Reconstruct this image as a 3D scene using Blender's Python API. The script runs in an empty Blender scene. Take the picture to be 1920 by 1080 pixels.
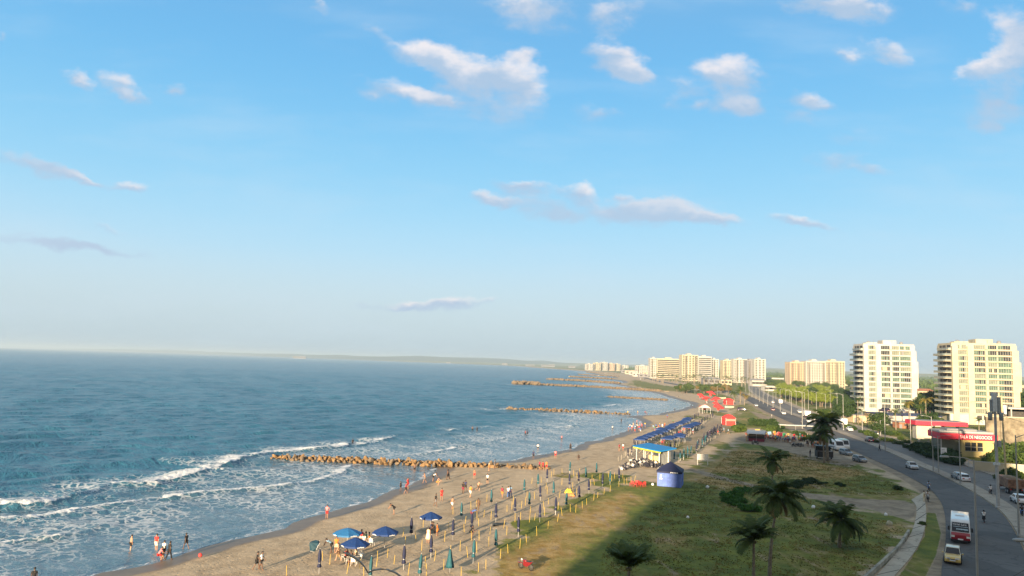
import bpy, bmesh, math, random
import numpy as np
from mathutils import Vector, Matrix
random.seed(7); np.random.seed(7)
scene = bpy.context.scene
col = scene.collection
PI = math.pi
# ------------------------------------------------------------------ camera
F = 1386.0; H = 20.0
PITCH = math.atan(140/1386.); ROLL = math.atan(59.5/1920)
cam_data = bpy.data.cameras.new('camera')
cam_data.sensor_width = 36.0; cam_data.lens = 36.0*F/1920.0
cam_data.clip_start = 0.5; cam_data.clip_end = 60000
camera = bpy.data.objects.new('camera', cam_data); col.objects.link(camera)
camera.location = (0, 0, H)
camera.rotation_euler = (Matrix.Rotation(PI/2+PITCH, 4, 'X') @ Matrix.Rotation(ROLL, 4, 'Z')).to_euler()
scene.camera = camera
# ------------------------------------------------------------------ view, world, sun
scene.view_settings.view_transform = 'Standard'; scene.view_settings.look = 'None'
scene.view_settings.gamma = 1.0; scene.view_settings.exposure = 1.63
SUN_EL = math.radians(9.5); SUN_AZ = math.radians(202.5)      # azimuth clockwise from +Y
sun_data = bpy.data.lights.new('sun', 'SUN'); sun_data.energy = 5.0; sun_data.angle = math.radians(0.9)
sun_data.color = (1.0, 0.77, 0.50)
sun = bpy.data.objects.new('sun', sun_data); col.objects.link(sun)
SD = Vector((math.sin(SUN_AZ)*math.cos(SUN_EL), math.cos(SUN_AZ)*math.cos(SUN_EL), math.sin(SUN_EL)))
sun.rotation_euler = SD.to_track_quat('Z', 'Y').to_euler()
scene.cycles.max_bounces = 5; scene.cycles.diffuse_bounces = 2; scene.cycles.glossy_bounces = 2
scene.cycles.transparent_max_bounces = 8; scene.cycles.volume_bounces = 0
scene.cycles.caustics_reflective = False; scene.cycles.caustics_refractive = False
scene.cycles.use_denoising = True

def raydir(px, py):
    x = px-960.; y = 540.-py
    c, s = math.cos(ROLL), math.sin(ROLL)
    xr = c*x-s*y; yr = s*x+c*y
    return (xr, F*math.cos(PITCH)-yr*math.sin(PITCH), F*math.sin(PITCH)+yr*math.cos(PITCH))
def P(px, py, z=0.0):
    """where the sight line through a point of the photograph meets height z"""
    d = raydir(px, py); t = (z-H)/d[2]
    return (d[0]*t, d[1]*t)
def Z2(x, y): return P(480+x/4.155, 820+y/4.155)
def Z3(x, y): return P(820+x/4.155, 820+y/4.155)
def Z4(x, y): return P(1120+x/4.909, 700+y/4.909)
def Z6(x, y): return P(1540+x/4.5, 840+y/4.5)
def Z7(x, y): return P(1400+x/6.0, 700+y/6.0)

class NT:
    """small node-tree helper"""
    def __init__(s, nt): s.t = nt; nt.nodes.clear()
    def n(s, typ, ins=None, **kw):
        nd = s.t.nodes.new(typ)
        for k, v in kw.items(): setattr(nd, k, v)
        for k, v in (ins or {}).items():
            sk = nd.inputs[k]
            if isinstance(v, bpy.types.NodeSocket): s.t.links.new(v, sk)
            else: sk.default_value = v
        return nd
    def math(s, op, a, b=0.0, c=0.0, clamp=False):
        return s.n('ShaderNodeMath', {0: a, 1: b, 2: c}, operation=op, use_clamp=clamp).outputs[0]
    def mix(s, f, a, b, blend='MIX'):
        nd = s.n('ShaderNodeMix', {0: f, 6: a, 7: b}, data_type='RGBA', blend_type=blend)
        return nd.outputs[2]
    def noise(s, vec, scale, detail=4, rough=0.55, dist=0.0):
        nd = s.n('ShaderNodeTexNoise', {'Scale': scale, 'Detail': detail, 'Roughness': rough, 'Distortion': dist})
        if vec is not None: s.t.links.new(vec, nd.inputs['Vector'])
        return nd.outputs[0]
    def smooth(s, v, a, b, lo=0.0, hi=1.0):
        return s.n('ShaderNodeMapRange', {0: v, 1: a, 2: b, 3: lo, 4: hi}, interpolation_type='SMOOTHSTEP').outputs[0]
    def vscale(s, vec, sc, loc=(0, 0, 0), rot=(0, 0, 0)):
        return s.n('ShaderNodeMapping', {0: vec, 1: loc, 2: rot, 3: sc}).outputs[0]
def C4(c): return (c[0], c[1], c[2], 1.0)

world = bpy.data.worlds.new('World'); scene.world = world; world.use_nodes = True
def build_world():
    w = NT(world.node_tree)
    sky = w.n('ShaderNodeTexSky', sky_type='NISHITA', sun_disc=False, sun_elevation=SUN_EL, sun_rotation=SUN_AZ,
              altitude=0, air_density=1.0, dust_density=1.2, ozone_density=1.5)
    tc = w.n('ShaderNodeTexCoord').outputs['Generated']
    sep = w.n('ShaderNodeSeparateXYZ', {0: tc})
    zz = sep.outputs[2]
    # clear-sky colour by elevation (deep blue aloft, milky low, unseen zenith paled for fill)
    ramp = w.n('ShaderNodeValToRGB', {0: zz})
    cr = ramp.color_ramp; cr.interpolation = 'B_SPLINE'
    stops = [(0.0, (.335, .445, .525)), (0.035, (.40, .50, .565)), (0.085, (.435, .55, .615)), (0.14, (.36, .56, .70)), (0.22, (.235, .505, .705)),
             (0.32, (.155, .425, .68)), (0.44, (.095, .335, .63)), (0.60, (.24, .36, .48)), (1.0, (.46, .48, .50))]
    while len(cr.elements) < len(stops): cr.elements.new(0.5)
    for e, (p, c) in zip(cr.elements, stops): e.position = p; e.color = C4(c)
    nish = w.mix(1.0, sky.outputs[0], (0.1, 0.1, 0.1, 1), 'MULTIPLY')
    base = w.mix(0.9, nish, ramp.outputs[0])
    # clouds: each one a handful of soft puffs at its own bearing and height
    uy = w.math('MAXIMUM', sep.outputs[1], 0.05)
    u = w.math('DIVIDE', sep.outputs[0], uy); v = w.math('DIVIDE', zz, uy)
    uv = w.n('ShaderNodeCombineXYZ', {0: u, 1: v, 2: 0.0}).outputs[0]
    wob = w.n('ShaderNodeTexNoise', {'Vector': w.vscale(uv, (1, 1.5, 1)), 'Scale': 20.0, 'Detail': 7.0, 'Roughness': 0.6}).outputs[1]
    woff = w.n('ShaderNodeVectorMath', {0: wob, 1: (0.5, 0.5, 0.5)}, operation='SUBTRACT').outputs[0]
    uvd = w.n('ShaderNodeVectorMath', {0: woff, 1: (0.065, 0.040, 0.0), 2: uv}, operation='MULTIPLY_ADD').outputs[0]
    acc = None; accv = None; accg = None
    for ci, (px, py, rx, ry, rot, wt, grey) in enumerate(CLOUDS):
        if ci and ci % 4 == 0:      # chains the groups so the renderer works through them one after another
            uvd = w.n('ShaderNodeVectorMath', {0: accv, 1: (1e-9, 1e-9, 0), 2: uvd}, operation='MULTIPLY_ADD').outputs[0]
        d = raydir(px, py); cu, cv = d[0]/d[1], d[2]/d[1]
        sx, sy = 1386.0/rx/1.36, 1386.0/ry/1.42
        m = w.n('ShaderNodeMapping', {0: uvd, 1: (cu, cv, 0), 2: (0, 0, math.radians(rot)), 3: (1/sx, 1/sy, 1)}, vector_type='TEXTURE').outputs[0]
        g = w.n('ShaderNodeTexGradient', {0: m}, gradient_type='SPHERICAL').outputs[1]
        gw = w.math('MULTIPLY', g, wt)
        acc = gw if acc is None else w.math('ADD', acc, gw)
        k = w.n('ShaderNodeVectorMath', {0: m, 1: (0, 1, 0)}, operation='MULTIPLY').outputs[0]
        k = w.n('ShaderNodeVectorMath', {0: k, 1: (0, 0, grey)}, operation='ADD').outputs[0]
        kk = w.n('ShaderNodeVectorMath', {0: k, 3: gw}, operation='SCALE').outputs[0]
        accv = kk if accv is None else w.n('ShaderNodeVectorMath', {0: accv, 1: kk}, operation='ADD').outputs[0]
    n1 = w.noise(w.vscale(uv, (1, 2.0, 1)), 11.0, 8, 0.62, 0.3)
    n2 = w.noise(w.vscale(uv, (1, 1.6, 1)), 42.0, 6, 0.6)
    x = w.math('MULTIPLY_ADD', w.math('SUBTRACT', n1, 0.5), 1.35, acc)
    x = w.math('MULTIPLY_ADD', w.math('SUBTRACT', n2, 0.5), 0.85, x)
    alpha = w.smooth(x, 0.04, 1.15)
    alpha = w.math('MULTIPLY', alpha, w.smooth(acc, 0.0, 0.40))
    front = w.math('GREATER_THAN', sep.outputs[1], 0.1)
    alpha = w.math('MULTIPLY', w.math('MULTIPLY', alpha, front), 0.86)
    sv = w.n('ShaderNodeSeparateXYZ', {0: accv})
    den = w.math('MAXIMUM', acc, 0.02)
    vert = w.math('DIVIDE', sv.outputs[1], den)
    gr = w.math('DIVIDE', sv.outputs[2], den)
    lit = w.smooth(w.math('MULTIPLY_ADD', w.math('SUBTRACT', n1, 0.5), 1.8, vert), -0.25, 0.55)
    lit = w.math('MULTIPLY', lit, w.math('SUBTRACT', 1.0, gr), clamp=True)
    ccol = w.mix(lit, (.33, .42, .54, 1), (.70, .645, .635, 1))
    out = w.mix(alpha, base, ccol)
    # thin veils of high cloud
    n3 = w.noise(w.vscale(uv, (1, 4.0, 1), rot=(0, 0, 0.1)), 3.0, 6, 0.55)
    veil = w.math('MULTIPLY', w.smooth(n3, 0.46, 0.75), 0.22)
    out = w.mix(veil, out, (.45, .55, .64, 1))
    # unseen sky behind the camera, dusty gold round the sun, raised for fill light
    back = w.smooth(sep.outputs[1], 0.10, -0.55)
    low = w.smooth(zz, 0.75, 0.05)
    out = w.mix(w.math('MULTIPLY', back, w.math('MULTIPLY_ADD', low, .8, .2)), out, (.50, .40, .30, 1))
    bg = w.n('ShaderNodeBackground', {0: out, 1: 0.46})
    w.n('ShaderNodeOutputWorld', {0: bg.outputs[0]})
# px, py, half-width, half-height, tilt(deg), weight, greyness
CLOUDS = [
 (790,105,60,26,-14,1.2,0),(860,130,75,34,-18,1.5,.05),(930,140,40,30,-10,.9,.2),(975,152,55,40,-25,1.5,0),(985,104,34,17,-5,.9,.1),
 (705,62,42,14,-18,.8,.1),(745,170,85,22,-10,1.0,.1),(820,188,50,20,-10,.8,.2),(690,183,50,12,-14,.6,.1),(915,195,105,36,-12,.8,.8),
 (1160,112,62,34,-20,1.5,0),(1192,138,42,26,-18,.8,.5),(1140,38,44,30,-20,1.0,.2),(1170,10,40,25,0,.6,.5),(1120,215,65,20,0,.75,.4),
 (1370,135,68,32,-5,1.5,0),(1285,160,34,18,-10,.7,.3),(1395,195,34,16,-8,.8,.2),(1375,185,70,36,0,.75,.9),(1265,188,24,22,0,.6,.4),(1310,195,24,14,0,.5,.4),
 (985,10,85,22,-3,1.2,.1),(1000,42,80,26,0,.75,.8),(1540,8,85,24,0,1.1,.3),(1615,15,65,30,0,1.2,.1),(1800,10,45,16,-5,.7,.3),
 (1595,102,32,15,-15,.8,.1),(1665,98,52,22,-20,1.1,.1),(1520,188,52,16,-12,1.1,.1),(1500,215,45,26,0,.6,.8),
 (1905,60,45,60,40,1.2,.3),(1840,125,62,22,25,1.1,.1),(1900,115,60,50,20,.9,.6),(1870,195,70,50,0,.9,1),(1850,235,36,14,0,.6,.9),
 (975,350,62,15,-6,1.3,0),(925,374,45,13,-6,1.2,0),(1085,362,36,20,-10,1.3,0),(1030,387,130,20,-6,.75,.8),(1170,368,18,9,0,.9,.2),
 (1200,398,90,24,-4,1.35,.55),(1275,398,90,19,-4,1.3,.5),(1350,410,60,12,-4,.6,.5),(1035,410,60,15,0,.8,1),
 (1500,417,50,11,-6,1.2,.1),(1555,430,50,9,-6,.5,.6),(1640,316,45,10,-4,.7,.5),(1560,298,90,20,0,.65,.6),(1600,255,60,22,0,.4,.6),
 (55,305,80,22,-12,.85,.7),(110,320,50,12,-14,.7,.8),(155,337,40,10,-22,.9,.3),(195,350,40,9,-10,.6,.8),(245,350,34,12,-12,1.1,.2),
 (228,155,45,24,-20,1.1,.25),(255,185,36,14,-20,.7,.4),(150,150,34,13,-22,1.0,.2),(322,168,32,15,-6,1.1,.2),(603,8,20,12,-30,.9,.2),(5,75,16,12,0,.8,.3),
 (835,567,90,11,4,1.4,.1),(765,568,22,9,0,.8,.2),(750,577,110,7,0,.5,.9),(205,428,38,8,-14,.6,.4),(80,455,130,11,-4,.85,1),(190,468,120,9,-6,.75,1),(1090,448,40,8,0,.4,.8)]
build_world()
world.cycles.sampling_method = 'MANUAL'; world.cycles.sample_map_resolution = 512

# ------------------------------------------------------------------ materials
MATS = {}
def mat(name, base, rough=0.7, metal=0.0, var=0.12, scale=3.0, bump=0.0, bscale=None, spec=0.5, coat=0.0, coords='Object', base2=None, emit=None, alpha=None):
    if name in MATS: return MATS[name]
    m = bpy.data.materials.new(name); m.use_nodes = True; MATS[name] = m
    w = NT(m.node_tree)
    tc = w.n('ShaderNodeTexCoord').outputs[coords]
    nz = w.noise(tc, scale, 5, 0.6)
    c2 = base2 if base2 else tuple(x*(1-var*2) for x in base)
    c1 = base if base2 else tuple(min(1, x*(1+var)) for x in base)
    f = w.smooth(nz, 0.3, 0.7)
    cc = w.mix(f, C4(c2), C4(c1))
    ro = w.n('ShaderNodeMapRange', {0: nz, 3: rough*0.85, 4: min(1, rough*1.15)}).outputs[0]
    b = w.n('ShaderNodeBsdfPrincipled', {'Base Color': cc, 'Roughness': ro, 'Metallic': metal, 'Specular IOR Level': spec, 'Coat Weight': coat, 'Coat Roughness': 0.08})
    if bump:
        bn = w.noise(tc, bscale or scale*4, 4, 0.6)
        w.t.links.new(w.n('ShaderNodeBump', {'Height': bn, 'Strength': min(1, bump), 'Distance': 0.1}).outputs[0], b.inputs['Normal'])
    if emit: b.inputs['Emission Color'].default_value = C4(base); b.inputs['Emission Strength'].default_value = emit
    w.n('ShaderNodeOutputMaterial', {0: b.outputs[0]})
    return m

# ------------------------------------------------------------------ mesh helpers
def tag(o, label=None, cat=None, group=None, kind=None):
    if label: o['label'] = label
    if cat: o['category'] = cat
    if group: o['group'] = group
    if kind: o['kind'] = kind
    return o
def empty(name, loc, rz=0.0, label=None, cat=None, group=None, sc=1.0):
    o = bpy.data.objects.new(name, None); o.empty_display_size = 0.3
    o.location = (loc[0], loc[1], loc[2] if len(loc) > 2 else 0.0); o.rotation_euler = (0, 0, rz); o.scale = (sc, sc, sc)
    col.objects.link(o); return tag(o, label, cat, group)
class MB:
    def __init__(s): s.v = []; s.f = []; s.mi = []; s.cur = 0
    def add(s, vs, fs):
        b = len(s.v); s.v.extend([tuple(map(float, p)) for p in vs]); s.f.extend([tuple(b+i for i in f) for f in fs]); s.mi.extend([s.cur]*len(fs)); return s
    def box(s, x0, y0, z0, x1, y1, z1, taper=0.0, tx=None):
        """taper: top face shrinks by this many metres per side"""
        a = taper; b = taper if tx is None else tx
        vs = [(x0, y0, z0), (x1, y0, z0), (x1, y1, z0), (x0, y1, z0), (x0+b, y0+a, z1), (x1-b, y0+a, z1), (x1-b, y1-a, z1), (x0+b, y1-a, z1)]
        return s.add(vs, [(0, 3, 2, 1), (4, 5, 6, 7), (0, 1, 5, 4), (1, 2, 6, 5), (2, 3, 7, 6), (3, 0, 4, 7)])
    def tube(s, pts, rads, n=8, cap=True):
        pts = [Vector(p) for p in pts]
        if not hasattr(rads, '__len__'): rads = [rads]*len(pts)
        vs = []; fs = []; up = None
        for i, p in enumerate(pts):
            t = (pts[min(i+1, len(pts)-1)]-pts[max(i-1, 0)]).normalized()
            if up is None:
                up = Vector((1, 0, 0)) if abs(t.x) < 0.9 else Vector((0, 1, 0))
            a = t.cross(up).normalized(); b = t.cross(a).normalized(); up = -b if False else up
            for k in range(n):
                an = 2*PI*k/n; vs.append(p+(a*math.cos(an)+b*math.sin(an))*rads[i])
        for i in range(len(pts)-1):
            for k in range(n):
                k2 = (k+1) % n; fs.append((i*n+k, i*n+k2, (i+1)*n+k2, (i+1)*n+k))
        if cap: fs.append(tuple(range(n-1, -1, -1))); fs.append(tuple(range((len(pts)-1)*n, len(pts)*n)))
        return s.add(vs, fs)
    def lathe(s, prof, n=12, c=(0, 0, 0), wob=0.0, sx=1.0, sy=1.0, cap=True):
        vs = []; fs = []
        for (r, z) in prof:
            for k in range(n):
                an = 2*PI*k/n; rr = r*(1+wob*math.cos(an*n/2)); vs.append((c[0]+rr*sx*math.cos(an), c[1]+rr*sy*math.sin(an), c[2]+z))
        m = len(prof)
        for i in range(m-1):
            for k in range(n):
                k2 = (k+1) % n; fs.append((i*n+k, i*n+k2, (i+1)*n+k2, (i+1)*n+k))
        if cap: fs.append(tuple(range(n-1, -1, -1))); fs.append(tuple(range((m-1)*n, m*n)))
        return s.add(vs, fs)
    def prism(s, poly, a, b, axis='z'):
        """extrude a 2-D polygon between a and b along an axis"""
        n = len(poly)
        def mk(p, h): return {'z': (p[0], p[1], h), 'y': (p[0], h, p[1]), 'x': (h, p[0], p[1])}[axis]
        vs = [mk(p, a) for p in poly]+[mk(p, b) for p in poly]
        fs = [tuple(range(n)), tuple(range(2*n-1, n-1, -1))]+[(i, i+n, (i+1) % n+n, (i+1) % n) for i in range(n)]
        return s.add(vs, fs)
    def sph(s, c, r, n=8, m=6, sx=1, sy=1, sz=1):
        prof = [(max(1e-4, r*math.sin(PI*i/m)), -r*math.cos(PI*i/m)*sz) for i in range(m+1)]
        return s.lathe(prof, n, c, sx=sx, sy=sy)
    def quad(s, a, b, c, d): return s.add([a, b, c, d], [(0, 1, 2, 3)])
    def mesh(s, name, mats, smooth=False):
        me = bpy.data.meshes.new(name); me.from_pydata(s.v, [], s.f)
        if not isinstance(mats, (list, tuple)): mats = [mats]
        for m in mats: me.materials.append(m)
        if len(mats) > 1: me.polygons.foreach_set('material_index', s.mi)
        bm = bmesh.new(); bm.from_mesh(me); bmesh.ops.recalc_face_normals(bm, faces=bm.faces); bm.to_mesh(me); bm.free()
        if smooth: me.polygons.foreach_set('use_smooth', [True]*len(me.polygons))
        me.update(); return me
    def build(s, name, mats, parent=None, smooth=False, loc=None, label=None):
        o = bpy.data.objects.new(name, s.mesh(name, mats, smooth)); col.objects.link(o); o.parent = parent
        if loc is not None: o.location = loc
        if label: o['label'] = label
        return o
def bevel(o, w=0.05, seg=2):
    me = o.data; bm = bmesh.new(); bm.from_mesh(me)
    bmesh.ops.bevel(bm, geom=[e for e in bm.edges if e.is_manifold and e.calc_face_angle(0) > 0.5], offset=w, segments=seg, affect='EDGES', profile=0.6, clamp_overlap=True)
    bm.to_mesh(me); bm.free(); return o
def kids(o): return KIDS.get(o.name, [c for c in o.children])
KIDS = {}
def copy_tree(o, loc=None, rz=None, sc=None, label=None, group=None, parent=None):
    ch = KIDS.get(o.name)
    if ch is None:
        ch = list(o.children); KIDS[o.name] = ch
    c = o.copy(); col.objects.link(c); c.parent = parent
    if loc is not None: c.location = (loc[0], loc[1], loc[2] if len(loc) > 2 else 0.0)
    if rz is not None: c.rotation_euler = (c.rotation_euler[0], c.rotation_euler[1], rz)
    if sc is not None: c.scale = (sc, sc, sc) if not hasattr(sc, '__len__') else sc
    if label: c['label'] = label
    if group: c['group'] = group
    for k in ch: copy_tree(k, parent=c)
    return c
class Proto:
    """a thing built once, then placed; the first placing moves the original itself"""
    def __init__(s, o): s.o = o; s.used = False; stash(o)
    def place(s, loc, rz=0.0, sc=1.0, label=None, group=None):
        if not s.used:
            s.used = True; o = s.o
            o.location = (loc[0], loc[1], loc[2] if len(loc) > 2 else 0.0); o.rotation_euler = (0, 0, rz)
            o.scale = (sc, sc, sc) if not hasattr(sc, '__len__') else sc
            if label: o['label'] = label
            if group: o['group'] = group
            return o
        return copy_tree(s.o, loc, rz, sc, label, group)
def stash(o):
    ch = list(o.children); KIDS[o.name] = ch
    for c in ch: stash(c)
def seg_dist(X, Y, pts):
    """distance of every point to a polyline, and the param along it"""
    best = np.full(X.shape, 1e12); tt = np.zeros(X.shape)
    L = 0.0
    for (ax, ay), (bx, by) in zip(pts[:-1], pts[1:]):
        dx, dy = bx-ax, by-ay; l2 = dx*dx+dy*dy+1e-9
        t = np.clip(((X-ax)*dx+(Y-ay)*dy)/l2, 0, 1)
        d = (X-ax-t*dx)**2+(Y-ay-t*dy)**2
        m = d < best; best = np.where(m, d, best); tt = np.where(m, L+t*math.sqrt(l2), tt); L += math.sqrt(l2)
    return np.sqrt(best), tt
def inside(X, Y, poly):
    r = np.zeros(X.shape, bool); n = len(poly)
    for i in range(n):
        (x1, y1), (x2, y2) = poly[i], poly[(i+1) % n]
        if y1 == y2: continue
        c = ((y1 > Y) != (y2 > Y)) & (X < (x2-x1)*(Y-y1)/(y2-y1)+x1)
        r ^= c
    return r
def smoothline(pts, step=4.0, it=2):
    """Catmull-Rom through world points"""
    p = [np.array(q, float) for q in pts]; out = []
    for i in range(len(p)-1):
        p0 = p[i-1] if i else 2*p[0]-p[1]; p1, p2 = p[i], p[i+1]; p3 = p[i+2] if i+2 < len(p) else 2*p[-1]-p[-2]
        n = max(1, int(np.linalg.norm(p2-p1)/(step*(1+np.linalg.norm(p1)/400))))
        for k in range(n):
            t = k/n
            out.append(0.5*((2*p1)+(-p0+p2)*t+(2*p0-5*p1+4*p2-p3)*t*t+(-p0+3*p1-3*p2+p3)*t**3))
    out.append(p[-1]); return [tuple(q) for q in out]
def poly_mask(X, Y, poly, soft):
    d, _ = seg_dist(X, Y, list(poly)+[poly[0]]); s = np.where(inside(X, Y, poly), d, -d)
    return np.clip(0.5+s/(2*soft), 0, 1)
def fbm(X, Y, wl, seed, octs=3):
    r = np.random.RandomState(seed); out = np.zeros(np.shape(X)); a = 1.0; tot = 0
    for o in range(octs):
        for k in range(4):
            an = r.rand()*2*PI; ph = r.rand()*2*PI; q = 2*PI/(wl*(0.8+0.5*r.rand()))
            out += a*np.sin(q*(X*math.cos(an)+Y*math.sin(an))+ph+1.3*np.sin(q*0.6*(Y*math.cos(an)-X*math.sin(an))+ph*2))/2
        tot += a; a *= 0.5; wl *= 0.47
    return out/tot
def grid_mesh(name, X, Y, Z, mats, attrs=None, kind='structure', smooth=True):
    nr, nc = X.shape; me = bpy.data.meshes.new(name)
    co = np.stack([X, Y, Z], -1).reshape(-1, 3).astype(np.float32)
    idx = np.arange(nr*nc).reshape(nr, nc)
    q = np.stack([idx[:-1, :-1], idx[:-1, 1:], idx[1:, 1:], idx[1:, :-1]], -1).reshape(-1, 4)
    me.vertices.add(len(co)); me.vertices.foreach_set('co', co.ravel())
    me.loops.add(q.size); me.loops.foreach_set('vertex_index', q.ravel().astype(np.int32))
    me.polygons.add(len(q)); me.polygons.foreach_set('loop_start', np.arange(0, q.size, 4, dtype=np.int32))
    me.update(calc_edges=True)
    me.polygons.foreach_set('use_smooth', [smooth]*len(q))
    for k, a in (attrs or {}).items():
        at = me.attributes.new(k, 'FLOAT_COLOR', 'POINT')
        full = np.ones((nr*nc, 4), np.float32)
        for i, ch in enumerate(a): full[:, i] = ch.reshape(-1)
        at.data.foreach_set('color', full.ravel())
    for m in mats: me.materials.append(m)
    o = bpy.data.objects.new(name, me); col.objects.link(o); o['kind'] = kind
    return o
# ------------------------------------------------------------------ shoreline, land, sea
SEA_Z = -0.30
near_shore = [(-260, -90), (-160, -10), (-95, 30), (-58, 52)]
sp = [(153,1080),(189,1067),(242,1059),(306,1047),(356,1030),(403,1015),(480,999),(530,986),(543,976),(588,963),(636,951),(685,938),(721,923),(757,910),(790,896),(817,879),
      (830,868),(900,864),(967,861),(1010,850),(1049,844),(1075,838),(1090,830),(1118,824),(1146,816),(1171,808),(1190,800),(1204,794),(1201,787),(1181,779),
      (1195,777.5),(1230,776),(1252,771),(1279,766),(1296,759),(1291,754),(1267,748),(1245,741.5),(1232,737),(1200,730),(1172,724),(1150,719),(1168,717),(1160,713),(1140,710),
      (1150,708),(1140,705),(1120,702),(1105,699),(1098,696.5),(1062,693.5),(1000,689),(950,685.5),(800,679.6),(640,673.6)]
SHORE = near_shore+[P(*q) for q in sp]+[(-5200, 13500), (-9000, 15500)]
SHORE = smoothline(SHORE, 5.0)
LANDPOLY = SHORE+[(-9000, 60000), (60000, 60000), (60000, -3000), (-260, -3000)]
# carriageways (world metres)
NL = smoothline([(8,-30),(15,5),(28,45),(36,62),(44.5,77.5),(54.8,94.3),(65,112),(71.5,125),(76.5,138),(82.5,161),(91,200),(103.5,257),(113.5,306),(121.5,343),(132,390),P(1400,750),P(1386,741),P(1350,733),P(1300,727),P(1262,721),P(1228,714.5),P(1205,708)], 3)
NR = smoothline([(17,-33),(24,2),(37,41),(44.5,58),(53,75.5),(62,91),(70.5,106),(75.8,117),(81,130.5),(86.5,148),(92,170),(99.6,199),(111.8,254),(122.5,303.5),(130.5,341),(141,387),(172,506),(232,720),(330,1030),(480,1500)], 3)
def offset(line, d):
    out = []
    for i, p in enumerate(line):
        a = line[max(i-1, 0)]; b = line[min(i+1, len(line)-1)]
        tx, ty = b[0]-a[0], b[1]-a[1]; l = math.hypot(tx, ty)+1e-9
        out.append((p[0]+ty/l*d, p[1]-tx/l*d))
    return out
ML = offset(NR, 2.9); FR = offset(ML, 8.2)
NRo = offset(NR, 0.0)
# near road right edge: joins the median while both run together, then follows the left branch
NEAR_R = smoothline([NR[i] for i in range(0, len(NR), 3) if NR[i][1] < 395]+[P(1409,744),P(1392,737),P(1352,730.5),P(1302,724.5),P(1264,719),P(1231,713),P(1208,707)], 3)
PATH_L = [P(*q) for q in [(1600,1125),(1644,1080),(1673,1047),(1704,1009),(1716,978),(1718,950),(1709,938)]]
PATH_R = [P(*q) for q in [(1640,1125),(1678,1080),(1709,1044),(1729,1009),(1736,978),(1736,951),(1731,925)]]
def px_poly(*pts): return [P(*p) for p in pts]

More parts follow.
